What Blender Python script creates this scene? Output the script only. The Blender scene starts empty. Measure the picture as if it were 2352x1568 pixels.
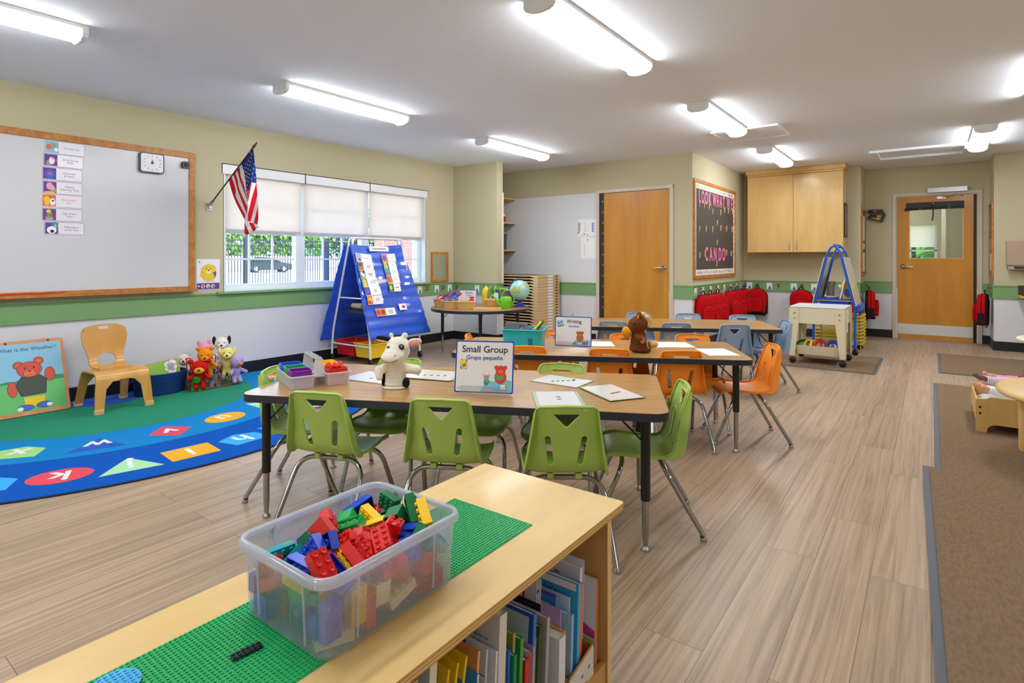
import bpy, math, random
from math import sin, cos, pi, radians as R, hypot, atan2
from mathutils import Matrix, Vector, Euler
from mathutils.geometry import tessellate_polygon, delaunay_2d_cdt
random.seed(4)
sc = bpy.context.scene
COL = sc.collection
# ---------------------------------------------------------------- camera
cam_d = bpy.data.cameras.new('camera'); cam = bpy.data.objects.new('camera', cam_d); COL.objects.link(cam)
cam.location = (0, 0, 1.15); cam.rotation_euler = (R(90), 0, math.atan(964/1305.0))
cam_d.sensor_width = 36; cam_d.lens = 36*1305/2352.0; cam_d.shift_y = -189/2352.0; cam_d.clip_start = .02; cam_d.clip_end = 400
sc.camera = cam
# ---------------------------------------------------------------- world, sun, exposure
w = bpy.data.worlds.new('sky'); sc.world = w; w.use_nodes = True
nt = w.node_tree; bg = nt.nodes['Background']; sky = nt.nodes.new('ShaderNodeTexSky')
sky.sky_type = 'NISHITA'; sky.sun_elevation = R(48); sky.sun_rotation = R(80); sky.sun_disc = False; sky.air_density = 1.2; sky.dust_density = 1.5
nt.links.new(sky.outputs[0], bg.inputs[0]); bg.inputs[1].default_value = 1.0
sun_d = bpy.data.lights.new('sun', 'SUN'); sun = bpy.data.objects.new('sun', sun_d); COL.objects.link(sun)
sun_d.energy = 3.5; sun_d.angle = R(2); sun_d.color = (1, .96, .9); sun.rotation_euler = (R(40), 0, R(60))
sc.view_settings.view_transform = 'Standard'; sc.view_settings.look = 'None'; sc.view_settings.gamma = 1; sc.view_settings.exposure = .32
LAMP = 27.0
sc.cycles.max_bounces = 10; sc.cycles.diffuse_bounces = 6; sc.cycles.transparent_max_bounces = 24; sc.cycles.transmission_bounces = 12

# ---------------------------------------------------------------- materials
def lin(c):
    return tuple((x/12.92 if x <= .04045 else ((x+.055)/1.055)**2.4) for x in c)
def rgb(h):
    if isinstance(h, str):
        h = h.lstrip('#'); h = tuple(int(h[i:i+2], 16)/255 for i in (0, 2, 4))
    return lin(h)+(1,)
MC = {}
def mat(name, col=(.5, .5, .5), rough=.5, metal=0, spec=.5, noise=0, nscale=8, stretch=(1, 1, 1), alpha=1, emit=0, trans=0, bump=0, bscale=200, coat=0, sub=0):
    if name in MC: return MC[name]
    m = bpy.data.materials.new(name); MC[name] = m; m.use_nodes = True
    n = m.node_tree; b = n.nodes['Principled BSDF']; c = rgb(col)
    b.inputs['Base Color'].default_value = c; b.inputs['Roughness'].default_value = rough; b.inputs['Metallic'].default_value = metal
    b.inputs['Specular IOR Level'].default_value = spec
    if alpha < 1: b.inputs['Alpha'].default_value = alpha
    if emit: b.inputs['Emission Color'].default_value = c; b.inputs['Emission Strength'].default_value = emit
    if trans: b.inputs['Transmission Weight'].default_value = trans
    if coat: b.inputs['Coat Weight'].default_value = coat; b.inputs['Coat Roughness'].default_value = .12
    m.diffuse_color = c
    if noise or bump:
        tc = n.nodes.new('ShaderNodeTexCoord'); mp = n.nodes.new('ShaderNodeMapping'); mp.inputs['Scale'].default_value = stretch
        n.links.new(tc.outputs['Object'], mp.inputs['Vector'])
    if noise:
        t = n.nodes.new('ShaderNodeTexNoise'); t.inputs['Scale'].default_value = nscale; t.inputs['Detail'].default_value = 5
        n.links.new(mp.outputs[0], t.inputs['Vector'])
        mx = n.nodes.new('ShaderNodeMix'); mx.data_type = 'RGBA'
        d = tuple(max(0, x*(1-noise)) for x in c[:3])+(1,); l = tuple(min(1, x*(1+noise)) for x in c[:3])+(1,)
        mx.inputs[6].default_value = d; mx.inputs[7].default_value = l
        n.links.new(t.outputs['Fac'], mx.inputs[0]); n.links.new(mx.outputs[2], b.inputs['Base Color'])
    if bump:
        t2 = n.nodes.new('ShaderNodeTexNoise'); t2.inputs['Scale'].default_value = bscale; t2.inputs['Detail'].default_value = 3
        n.links.new(mp.outputs[0], t2.inputs['Vector'])
        bp = n.nodes.new('ShaderNodeBump'); bp.inputs['Strength'].default_value = bump; bp.inputs['Distance'].default_value = .002
        n.links.new(t2.outputs['Fac'], bp.inputs['Height']); n.links.new(bp.outputs[0], b.inputs['Normal'])
    return m
def wood(name, c1, c2, grain=(14, 1, 1), scale=2.5, rough=.4, coat=0, axis=None, contrast=(.35, .7)):
    if name in MC: return MC[name]
    m = mat(name, c1, rough, coat=coat); n = m.node_tree; b = n.nodes['Principled BSDF']
    tc = n.nodes.new('ShaderNodeTexCoord'); mp = n.nodes.new('ShaderNodeMapping'); mp.inputs['Scale'].default_value = grain
    t = n.nodes.new('ShaderNodeTexNoise'); t.inputs['Scale'].default_value = scale; t.inputs['Detail'].default_value = 7; t.inputs['Distortion'].default_value = .6
    r = n.nodes.new('ShaderNodeValToRGB'); e = r.color_ramp.elements
    e[0].position = contrast[0]; e[1].position = contrast[1]; e[0].color = rgb(c2); e[1].color = rgb(c1)
    n.links.new(tc.outputs['Object'], mp.inputs[0]); n.links.new(mp.outputs[0], t.inputs[0]); n.links.new(t.outputs['Fac'], r.inputs[0]); n.links.new(r.outputs[0], b.inputs['Base Color'])
    return m

# ---------------------------------------------------------------- mesh builder
I4 = Matrix.Identity(4)
def T(x=0, y=0, z=0): return Matrix.Translation((x, y, z))
def RX(a): return Matrix.Rotation(a, 4, 'X')
def RY(a): return Matrix.Rotation(a, 4, 'Y')
def RZ(a): return Matrix.Rotation(a, 4, 'Z')
def SC(x, y, z): return Matrix.Diagonal((x, y, z, 1))
class MB:
    def __init__(s): s.v = []; s.f = []; s.fm = []; s.fs = []; s.mats = []
    def mi(s, m):
        if m not in s.mats: s.mats.append(m)
        return s.mats.index(m)
    def add(s, vs, fs, m, M=I4, smooth=False):
        o = len(s.v); k = s.mi(m)
        s.v += [tuple(M @ Vector(v)) for v in vs]
        flip = M.determinant() < 0
        for f in fs:
            f = [i+o for i in f]
            s.f.append(f[::-1] if flip else f); s.fm.append(k); s.fs.append(smooth)
        return s
    def box(s, x0, x1, y0, y1, z0, z1, m, M=I4):
        v = [(x0, y0, z0), (x1, y0, z0), (x1, y1, z0), (x0, y1, z0), (x0, y0, z1), (x1, y0, z1), (x1, y1, z1), (x0, y1, z1)]
        f = [(0, 3, 2, 1), (4, 5, 6, 7), (0, 1, 5, 4), (1, 2, 6, 5), (2, 3, 7, 6), (3, 0, 4, 7)]
        return s.add(v, f, m, M)
    def cbox(s, c, d, m, M=I4):
        return s.box(c[0]-d[0]/2, c[0]+d[0]/2, c[1]-d[1]/2, c[1]+d[1]/2, c[2]-d[2]/2, c[2]+d[2]/2, m, M)
    def tube(s, pts, r, m, n=10, closed=False, M=I4, caps=True):
        P = [Vector(p) for p in pts]; N = len(P)
        rr = r if isinstance(r, (list, tuple)) else [r]*N
        vs = []; up = None
        for i in range(N):
            if closed: t = (P[(i+1) % N]-P[i-1])
            else: t = P[min(i+1, N-1)]-P[max(i-1, 0)]
            if t.length < 1e-9: t = Vector((0, 0, 1))
            t.normalize()
            if up is None:
                up = Vector((0, 0, 1)) if abs(t.z) < .9 else Vector((1, 0, 0))
            a = up-t*up.dot(t)
            if a.length < 1e-6: a = t.orthogonal()
            a.normalize(); up = a; b = t.cross(a)
            for k in range(n):
                q = 2*pi*k/n; vs.append(P[i]+(a*cos(q)+b*sin(q))*rr[i])
        fs = []
        for i in range(N if closed else N-1):
            j = (i+1) % N
            for k in range(n):
                k2 = (k+1) % n; fs.append((i*n+k, i*n+k2, j*n+k2, j*n+k))
        fs = [f[::-1] for f in fs]
        s.add(vs, fs, m, M, True)
        if caps and not closed:
            s.add(vs[:n], [list(range(n))], m, M); s.add(vs[-n:], [list(range(n))[::-1]], m, M)
        return s
    def lathe(s, prof, m, n=24, M=I4, smooth=True, cap0=True, cap1=True, a0=0, sx=1, sy=1):
        vs = []; 
        for (r, z) in prof:
            for k in range(n):
                q = 2*pi*k/n+a0; vs.append((r*cos(q)*sx, r*sin(q)*sy, z))
        fs = []
        for i in range(len(prof)-1):
            for k in range(n):
                k2 = (k+1) % n; fs.append((i*n+k, i*n+k2, (i+1)*n+k2, (i+1)*n+k))
        s.add(vs, fs, m, M, smooth)
        if cap0 and prof[0][0] > 1e-5: s.add(vs[:n], [list(range(n))[::-1]], m, M)
        if cap1 and prof[-1][0] > 1e-5: s.add(vs[-n:], [list(range(n))], m, M)
        return s
    def ball(s, c, r, m, M=I4, n=16, k=10):
        if not isinstance(r, (tuple, list)): r = (r, r, r)
        prof = [(sin(pi*i/k), -cos(pi*i/k)) for i in range(k+1)]
        prof[0] = (1e-5, -1); prof[-1] = (1e-5, 1)
        return s.lathe(prof, m, n, M @ T(*c) @ SC(*r), True, False, False)
    def prism(s, pts, z0, z1, m, M=I4, side=None):
        n = len(pts)
        A = sum(pts[i][0]*pts[(i+1) % n][1]-pts[(i+1) % n][0]*pts[i][1] for i in range(n))
        if A < 0: pts = pts[::-1]
        vs = [(x, y, z0) for x, y in pts]+[(x, y, z1) for x, y in pts]
        s.add(vs, [list(range(n))[::-1], list(range(n, 2*n))], m, M)
        s.add(vs, [(i, (i+1) % n, (i+1) % n+n, i+n) for i in range(n)], side or m, M)
        return s
    def plate(s, x0, x1, y0, y1, z0, z1, rad, m, M=I4, side=None, k=5):
        return s.prism(rrect(x0, x1, y0, y1, rad, k), z0, z1, m, M, side)
    def disc(s, x, y, rx, ry, z0, z1, m, M=I4, n=24):
        return s.prism([(x+rx*cos(2*pi*i/n), y+ry*sin(2*pi*i/n)) for i in range(n)], z0, z1, m, M)
    def text(s, txt, size, m, M=I4, h=.0006, align='CENTER', bold=0, xs=1):
        key = (txt, align, bold)
        if key not in TX:
            cu = bpy.data.curves.new('tmp', 'FONT'); cu.body = txt; cu.size = 1; cu.align_x = align; cu.align_y = 'CENTER'; cu.resolution_u = 3; cu.offset = bold
            o = bpy.data.objects.new('tmp', cu); COL.objects.link(o); dg = bpy.context.evaluated_depsgraph_get(); dg.update()
            me = bpy.data.meshes.new_from_object(o.evaluated_get(dg)); TX[key] = ([tuple(v.co) for v in me.vertices], [list(p.vertices) for p in me.polygons])
            bpy.data.objects.remove(o); bpy.data.curves.remove(cu); bpy.data.meshes.remove(me)
        vs, fs = TX[key]
        return s.add([(x*size*xs, y*size, h) for x, y, z in vs], fs, m, M)
    def build(s, name, parent=None, bevel=0, seg=2, label=None, sub=0, solid=0, weighted=False):
        me = bpy.data.meshes.new(name); me.from_pydata(s.v, [], s.f)
        for m in s.mats: me.materials.append(m)
        me.polygons.foreach_set('material_index', s.fm); me.polygons.foreach_set('use_smooth', s.fs); me.update()
        o = bpy.data.objects.new(name, me); COL.objects.link(o)
        if parent: o.parent = parent
        if solid:
            md = o.modifiers.new('thickness', 'SOLIDIFY'); md.thickness = solid; md.offset = 0
        if bevel:
            md = o.modifiers.new('bevel', 'BEVEL'); md.width = bevel; md.segments = seg; md.limit_method = 'ANGLE'; md.angle_limit = R(40)
        if sub:
            md = o.modifiers.new('smooth', 'SUBSURF'); md.levels = sub; md.render_levels = sub
        if label: o['label'] = label
        return o
TX = {}
def rrect(x0, x1, y0, y1, rad, k=5):
    p = []
    for cx, cy, a in ((x1-rad, y0+rad, -pi/2), (x1-rad, y1-rad, 0), (x0+rad, y1-rad, pi/2), (x0+rad, y0+rad, pi)):
        for i in range(k+1):
            q = a+pi/2*i/k; p.append((cx+rad*cos(q), cy+rad*sin(q)))
    return p
def arc(cx, cy, r, a0, a1, n=8, ry=None):
    return [(cx+r*cos(R(a0+(a1-a0)*i/n)), cy+(ry or r)*sin(R(a0+(a1-a0)*i/n))) for i in range(n+1)]
def tag(o, label, cat, group=None, kind=None):
    o['label'] = label; o['category'] = cat
    if group: o['group'] = group
    if kind: o['kind'] = kind
    return o
def thing(name, label, cat, loc=(0, 0, 0), rz=0, group=None, rot=None):
    o = bpy.data.objects.new(name, None); COL.objects.link(o); o.empty_display_size = .05
    o.location = loc; o.rotation_euler = rot or (0, 0, rz)
    return tag(o, label, cat, group)
def struct(o): o['kind'] = 'structure'; return o
def dup(root, loc, rz, label, group=None, mats=None, rot=None):
    def cp(o, par):
        c = o.copy(); COL.objects.link(c)
        if par: c.parent = par
        for k in o.children: cp(k, c)
        return c
    r = cp(root, None); r.location = loc; r.rotation_euler = rot or (0, 0, rz); r['label'] = label
    if group: r['group'] = group
    return r
def smoothpath(pts, k=6):
    """Catmull-Rom through pts"""
    P = [Vector(p) for p in pts]; P = [P[0]*2-P[1]]+P+[P[-1]*2-P[-2]]; out = []
    for i in range(1, len(P)-2):
        a, b, c, d = P[i-1:i+3]
        for j in range(k):
            t = j/k; out.append(.5*((2*b)+(c-a)*t+(2*a-5*b+4*c-d)*t*t+(3*b-a-3*c+d)*t**3))
    out.append(P[-2]); return out
def bend(pts, r, k=5):
    """polyline with rounded corners"""
    P = [Vector(p) for p in pts]; out = [P[0]]
    for i in range(1, len(P)-1):
        a = (P[i-1]-P[i]); b = (P[i+1]-P[i]); q = min(r, a.length*.49, b.length*.49)
        a.normalize(); b.normalize(); s0 = P[i]+a*q; s1 = P[i]+b*q
        for j in range(k+1):
            t = j/k; out.append((1-t)**2*s0+2*t*(1-t)*P[i]+t*t*s1)
    out.append(P[-1]); return out
def cloth_mat(name, col, rough=.9, bump=.5, bs=400, noise=.06): return mat(name, col, rough, spec=.15, bump=bump, bscale=bs, noise=noise, nscale=30)

# common colours
BEIGE = mat('beige wall paint', '#c3bb9b', .75, spec=.2, bump=.15, bscale=260)
WHITEP = mat('white wall panel', '#dcdfe4', .35, spec=.4, noise=.02, nscale=2)
CEIL = mat('white ceiling paint', '#eff6ff', .9, spec=.1, bump=.2, bscale=180)
GREEN = mat('green painted rail', '#7aa36b', .45)
BLACKB = mat('black rubber base', '#17191b', .4)
WTRIM = mat('off-white trim', '#d8d0c4', .5)
CHROME = mat('chrome', '#a9abad', .12, 1)
STEEL = mat('brushed steel', '#b9bbbd', .32, 1)
BLACKM = mat('black powder-coated metal', '#14161a', .35)
BLACKP = mat('black plastic', '#191a1c', .4)
WHITE = mat('white plastic', '#eceef0', .35)
PAPER = mat('white paper', '#f2f3f5', .6)
INK = mat('dark ink', '#1f1f28', .6)
OAK = wood('oak frame', '#c98a3e', '#a9692a', (3, 3, 3), 6, .45)
DOORW = wood('honey birch door', '#cf8f2c', '#b87a20', (2.2, 2.2, .35), 2.2, .35, coat=.2, contrast=(.3, .65))
MAPLE = wood('pale maple', '#dfba74', '#d6ae66', (3, 3, .6), 3, .4, coat=.15)
RED = mat('red plastic', '#d31b18', .35); YEL = mat('yellow plastic', '#f2c210', .35); BLU = mat('blue plastic', '#1c4fc4', .35); GRN = mat('green plastic', '#1f9a50', .35)
# ================================================================ the room
def wallseg(name, p0, p1, z0, z1, m, th=.1, side=1, holes=None):
    pass
XL, YP, YB, YC, YD, HC = -5.58, 6.12, 7.03, 9.43, 10.01, 2.485
def wall(name, boxes, label=None):
    b = MB()
    for bx in boxes: b.box(*bx[:6], bx[6])
    return struct(b.build(name))
# floor with planks
def floor_mat():
    m = mat('oak-look vinyl planks', '#b09a86', .38, spec=.45); n = m.node_tree; b = n.nodes['Principled BSDF']; L = n.links.new
    tc = n.nodes.new('ShaderNodeTexCoord'); mp = n.nodes.new('ShaderNodeMapping'); mp.inputs['Rotation'].default_value = (0, 0, R(90))
    br = n.nodes.new('ShaderNodeTexBrick'); br.inputs['Scale'].default_value = 1; br.inputs['Brick Width'].default_value = 1.22; br.inputs['Row Height'].default_value = .18
    br.inputs['Mortar Size'].default_value = .0011; br.inputs['Mortar Smooth'].default_value = .3; br.offset = .37; br.inputs['Color1'].default_value = (0, 0, 0, 1); br.inputs['Color2'].default_value = (1, 1, 1, 1); br.inputs['Mortar'].default_value = (.5, .5, .5, 1)
    L(tc.outputs['Object'], mp.inputs[0]); L(mp.outputs[0], br.inputs['Vector'])
    # grain: stretched noise, shifted per plank
    sep = n.nodes.new('ShaderNodeSeparateXYZ'); L(mp.outputs[0], sep.inputs[0])
    sh = n.nodes.new('ShaderNodeMath'); sh.operation = 'MULTIPLY'; sh.inputs[1].default_value = 37; L(br.outputs['Color'], sh.inputs[0])
    cb = n.nodes.new('ShaderNodeCombineXYZ'); 
    mx_ = n.nodes.new('ShaderNodeMath'); mx_.operation = 'MULTIPLY'; mx_.inputs[1].default_value = .55; L(sep.outputs[0], mx_.inputs[0])
    my_ = n.nodes.new('ShaderNodeMath'); my_.operation = 'MULTIPLY'; my_.inputs[1].default_value = 24; L(sep.outputs[1], my_.inputs[0])
    L(mx_.outputs[0], cb.inputs[0]); L(my_.outputs[0], cb.inputs[1]); L(sh.outputs[0], cb.inputs[2])
    t = n.nodes.new('ShaderNodeTexNoise'); t.inputs['Scale'].default_value = 2.2; t.inputs['Detail'].default_value = 8; t.inputs['Roughness'].default_value = .62; t.inputs['Distortion'].default_value = .8; L(cb.outputs[0], t.inputs[0])
    r = n.nodes.new('ShaderNodeValToRGB'); e = r.color_ramp.elements; e[0].position = .3; e[0].color = rgb('#8d7863'); e[1].position = .72; e[1].color = rgb('#c3aa8e')
    x = r.color_ramp.elements.new(.5); x.color = rgb('#ae967d'); L(t.outputs['Fac'], r.inputs[0])
    # per-plank tone
    mt = n.nodes.new('ShaderNodeMix'); mt.data_type = 'RGBA'; mt.blend_type = 'MULTIPLY'; mt.inputs[0].default_value = 1
    r2 = n.nodes.new('ShaderNodeValToRGB'); r2.color_ramp.elements[0].color = (.86, .85, .84, 1); r2.color_ramp.elements[1].color = (1.04, 1.03, 1.02, 1); L(br.outputs['Color'], r2.inputs[0])
    L(r.outputs[0], mt.inputs[6]); L(r2.outputs[0], mt.inputs[7])
    ms = n.nodes.new('ShaderNodeMix'); ms.data_type = 'RGBA'; ms.inputs[7].default_value = rgb('#5f5048'); L(br.outputs['Fac'], ms.inputs[0]); L(mt.outputs[2], ms.inputs[6]); L(ms.outputs[2], b.inputs['Base Color'])
    bp = n.nodes.new('ShaderNodeBump'); bp.inputs['Strength'].default_value = .12; bp.inputs['Distance'].default_value = .002; L(t.outputs['Fac'], bp.inputs['Height']); L(bp.outputs[0], b.inputs['Normal'])
    return m
wall('floor', [(-5.7, 4.2, -2.6, 14.0, -.05, 0, floor_mat())])
wall('ceiling', [(-5.7, 4.2, -2.6, 14.0, HC, HC+.05, CEIL)])
WZ = .735   # height where the white wainscot panel meets the paint, behind the green rail
# left wall with the window opening  y 2.80..5.58, z .83..2.03
WY0, WY1, WZ0, WZ1 = 2.80, 5.56, .83, 2.05
wall('wall_left', [(XL-.25, XL, -2.6, WY0, WZ, HC, BEIGE), (XL-.25, XL, WY1, 7.13, WZ, HC, BEIGE), (XL-.25, XL, WY0, WY1, WZ1, HC, BEIGE), (XL-.25, XL, WY0, WY1, WZ, WZ0, BEIGE),
                   (XL-.25, XL, -2.6, 7.13, 0, WZ, WHITEP)])
# stub wall (pillar) beside the window wall
wall('wall_stub', [(XL, -4.777, YP, YP+.13, WZ, HC, BEIGE), (XL, -4.777, YP, YP+.13, 0, WZ, WHITEP)])
struct(MB().box(-4.779, -4.765, YP+.122, YP+.135, 0, 2.07, WHITE).build('trim_1'))
# alcove back wall with door opening; white panel up to 2.07 left of the door
D1 = (-3.69, -2.70)
wall('wall_back', [(XL, D1[0], YB, YB+.12, 0, 2.07, WHITEP), (XL, D1[0], YB, YB+.12, 2.07, HC, BEIGE), (D1[0], D1[1], YB, YB+.12, 2.06, HC, BEIGE),
                   (D1[1], -2.40, YB, YB+.12, WZ, HC, BEIGE), (D1[1], -2.40, YB, YB+.12, 0, WZ, WHITEP)])
wall('wall_bulletin', [(-2.5, -2.40, YB+.12, YC+.1, WZ, HC, BEIGE), (-2.5, -2.40, YB+.12, YC+.1, 0, WZ, WHITEP)])
wall('wall_cabinet', [(-2.40, -.81, YC, YC+.1, WZ, HC, BEIGE), (-2.40, -.81, YC, YC+.1, 0, WZ, WHITEP)])
wall('wall_door_side', [(-.91, -.81, YC+.1, YD+.1, WZ, HC, BEIGE), (-.91, -.81, YC+.1, YD+.1, 0, WZ, WHITEP)])
D2 = (-.405, .495)
wall('wall_far', [(-.81, D2[0], YD, YD+.12, WZ, HC, BEIGE), (-.81, D2[0], YD, YD+.12, 0, WZ, WHITEP), (D2[0], D2[1], YD, YD+.12, 2.04, HC, BEIGE),
                  (D2[1], .72, YD, YD+.12, WZ, HC, BEIGE), (D2[1], .72, YD, YD+.12, 0, WZ, WHITEP)])
wall('wall_jut', [(.633, .73, 9.40, YD, WZ, HC, BEIGE), (.633, .73, 9.40, YD, 0, WZ, WHITEP)])
wall('wall_right_back', [(.73, 4.1, 9.40, 9.5, WZ, HC, BEIGE), (.73, 4.1, 9.40, 9.5, 0, WZ, WHITEP)])
wall('wall_right', [(4.1, 4.2, -2.6, 9.5, WZ, HC, BEIGE), (4.1, 4.2, -2.6, 9.5, 0, WZ, WHITEP)])
wall('wall_behind', [(-5.7, 4.2, -2.7, -2.6, WZ, HC, BEIGE), (-5.7, 4.2, -2.7, -2.6, 0, WZ, WHITEP)])
# room beyond the far door
wall('wall_beyond', [(-3.2, -1.2, 13.4, 13.5, 0, HC, BEIGE), (.08, 3.0, 13.4, 13.5, 0, HC, BEIGE), (-1.2, .08, 13.4, 13.5, 1.80, HC, BEIGE), (-1.2, .08, 13.4, 13.5, 0, .85, BEIGE), (.14, .20, 12.6, 13.4, 0, HC, BEIGE),
                     (-3.3, -3.2, 10.2, 13.5, 0, HC, BEIGE), (.62, .70, 12.9, 13.4, 0, HC, BEIGE), (3.0, 3.1, 10.2, 13.5, 0, HC, BEIGE), (-3.3, -.9, 10.2, 10.3, 0, HC, BEIGE), (.72, 3.1, 10.2, 10.3, 0, HC, BEIGE)])
# green chair rail: flat board with a lip above and below
def rail(n, x0, y0, x1, y1, nx, ny):
    """board on the wall line from (x0,y0) to (x1,y1), outward normal (nx,ny)"""
    b = MB(); L = hypot(x1-x0, y1-y0); a = atan2(y1-y0, x1-x0); M = T(x0, y0, 0) @ RZ(a)
    s = 1 if (-sin(a)*nx+cos(a)*ny) > 0 else -1
    def bb(d, z0, z1): b.box(0, L, min(0, s*d), max(0, s*d), z0, z1, GREEN, M)
    bb(.012, .667, .806); bb(.020, .806, .822); bb(.018, .655, .668)
    struct(b.build('trim_%d' % n))
rail(2, XL, -2.6, XL, WY0-.07, 1, 0); rail(3, XL, WY1+.06, XL, YP, 1, 0); rail(4, XL, YP, -4.777, YP, 0, -1); rail(5, -4.777, YP, -4.777, YP+.13, 1, 0)
rail(6, XL, YB, -3.735, YB, 0, -1); rail(7, -2.64, YB, -2.40, YB, 0, -1); rail(8, -2.40, YB-.012, -2.40, YC, 1, 0); rail(9, -2.40, YC, -.80, YC, 0, -1)
rail(10, -.81, YC-.012, -.81, YD, 1, 0); rail(11, -.81, YD, -.47, YD, 0, -1); rail(12, .56, YD, .633, YD, 0, -1); rail(13, .633, 9.39, .633, YD, -1, 0); rail(14, .62, 9.40, 1.02, 9.40, 0, -1)
b = MB(); b.box(XL, XL+.012, WY0-.07, WY1+.06, .667, .806, GREEN); b.box(XL, XL+.018, WY0-.07, WY1+.06, .655, .668, GREEN); struct(b.build('trim_15'))
# black rubber baseboards
def base(side, *segs):
    b = MB()
    for s in segs: b.box(*s, 0, .115, BLACKB)
    struct(b.build('baseboard_'+side))
base('left', (XL, XL+.012, -2.6, YP)); base('stub', (XL, -4.765, YP-.012, YP), (-4.777, -4.765, YP, YP+.13))
base('back', (XL, -3.735, YB-.012, YB), (-2.64, -2.39, YB-.012, YB)); base('bulletin', (-2.40, -2.388, YB, YC)); base('cabinet', (-2.4, -.80, YC-.012, YC))
base('far', (-.81, -.798, YC, YD), (-.81, -.462, YD-.012, YD), (.555, .633, YD-.012, YD)); base('right', (.621, .633, 9.39, YD), (.621, 4.1, 9.388, 9.40))

# ---------------------------------------------------------------- window 1 (left wall)
WF = mat('window vinyl white', '#e4ecef', .4)
wd = thing('window_1', '', 'window'); del wd['label']; del wd['category']; struct(wd)
b = MB()   # reveal lining and sill
b.box(XL-.25, XL, WY0-.005, WY0+.015, WZ0, WZ1, WF); b.box(XL-.25, XL, WY1-.015, WY1+.005, WZ0, WZ1, WF); b.box(XL-.25, XL, WY0, WY1, WZ1-.015, WZ1, WF)
b.box(XL-.25, XL+.005, WY0, WY1, WZ0-.012, WZ0+.012, WF)
b.build('window_frame', wd)
b = MB(); b.box(XL-.02, XL+.045, WY0-.075, WY1+.06, .806, .832, GREEN); b.build('window_sill', wd, bevel=.006)
xg = XL-.13
units = [(WY0+.015, 3.70), (3.70, 4.60), (4.60, WY1-.015)]
for i, (a, c) in enumerate(units):
    b = MB(); z0, z1 = WZ0+.012, WZ1-.015; fw = .055
    b.box(xg-.04, xg+.04, a, a+fw, z0, z1, WF); b.box(xg-.04, xg+.04, c-fw, c, z0, z1, WF); b.box(xg-.0395, xg+.0395, a, c, z0, z0+fw, WF); b.box(xg-.0395, xg+.0395, a, c, z1-fw, z1, WF)
    zm = 1.43; b.box(xg-.03, xg+.03, a+fw, c-fw, zm-.02, zm+.02, WF)
    for k in (1, 2): y = a+fw+(c-a-2*fw)*k/3; b.box(xg-.012, xg+.012, y-.009, y+.009, z0+fw, z1-fw, WF)
    for zz in (1.15, 1.72): b.box(xg-.0115, xg+.0115, a+fw, c-fw, zz-.009, zz+.009, WF)
    b.build('sash', wd, bevel=.003)
GL = bpy.data.materials.new('clear window glass'); GL.use_nodes = True; n = GL.node_tree; n.nodes.remove(n.nodes['Principled BSDF'])
tr = n.nodes.new('ShaderNodeBsdfTransparent'); tr.inputs[0].default_value = (.93, .97, .99, 1); gs = n.nodes.new('ShaderNodeBsdfGlossy'); gs.inputs['Roughness'].default_value = .02; mxs = n.nodes.new('ShaderNodeMixShader'); mxs.inputs[0].default_value = .06
n.links.new(tr.outputs[0], mxs.inputs[1]); n.links.new(gs.outputs[0], mxs.inputs[2]); n.links.new(mxs.outputs[0], n.nodes['Material Output'].inputs[0])
b = MB(); b.box(xg-.002, xg+.002, WY0+.07, WY1-.07, WZ0+.05, WZ1-.06, GL); b.build('pane', wd)
# roller blinds: three fascias and three shades
SH = bpy.data.materials.new('cream blind cloth'); SH.use_nodes = True; n = SH.node_tree; p = n.nodes['Principled BSDF']; p.inputs['Base Color'].default_value = rgb('#efe9e0'); p.inputs['Roughness'].default_value = .9
tl = n.nodes.new('ShaderNodeBsdfTranslucent'); tl.inputs[0].default_value = rgb('#fff3e8'); mxs = n.nodes.new('ShaderNodeMixShader'); mxs.inputs[0].default_value = .5
n.links.new(p.outputs[0], mxs.inputs[1]); n.links.new(tl.outputs[0], mxs.inputs[2]); n.links.new(mxs.outputs[0], n.nodes['Material Output'].inputs[0])
for i, ((a, c), nm) in enumerate(zip([(WY0-.02, 3.70), (3.70, 4.60), (4.60, 5.60)], ['nearest the wall flag', 'in the middle of the window', 'above the blue pocket chart, nearest the corner'])):
    t = thing('roller_blind', 'white roller blind half drawn over the window, '+nm, 'blind', (XL-.04, (a+c)/2, 2.09), group='roller blinds on the window'); h = (c-a)/2
    b = MB(); b.box(.035, .045, -h+.0015, h-.0015, -.10, 0, WHITE); b.box(-.05, .045, -h+.0015, h-.0015, -.008, 0, WHITE); b.box(-.05, .045, -h+.0015, -h+.006, -.1, 0, WHITE); b.box(-.05, .045, h-.006, h-.0015, -.1, 0, WHITE); b.build('fascia', t)
    b = MB(); b.box(-.012, -.0105, -h+.028, h-.028, -.64, -.04, SH); b.build('shade_cloth', t)
    b = MB(); b.box(-.018, -.004, -h+.028, h-.028, -.662, -.64, mat('pale taupe rail', '#bdb6ae', .5)); b.build('bottom_rail', t, bevel=.003)

# ---------------------------------------------------------------- doors
def lever(parent, x, z, y, s, flip=1):
    """s = +1 lever points +x"""
    b = MB(); M = T(x, y, z) @ RX(R(90))
    b.lathe([(.033, 0), (.033, .008), (.028, .013), (.016, .02), (.013, .055), (.013, .062)], STEEL, 24, M)
    b.tube(bend([(x, y-.052, z), (x+s*.05, y-.052, z), (x+s*.115, y-.046, z-.012)], .02), [.012]*7+[.010] if False else .0105, STEEL, 12)
    b.build('door_handle', parent)
d1 = thing('door_1', '', 'door'); del d1['label']; del d1['category']; struct(d1)
FR = mat('putty door frame', '#cfc4b4', .45)
def frame(parent, x0, x1, y, w=.045, top=2.10, jamb=.12):
    b = MB(); b.box(x0, x0+w, y-.02, y+jamb, 0, top, FR); b.box(x1-w, x1, y-.02, y+jamb, 0, top, FR); b.box(x0, x1, y-.0195, y+jamb, top-w, top, FR); b.build('door_frame', parent, bevel=.003)
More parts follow.
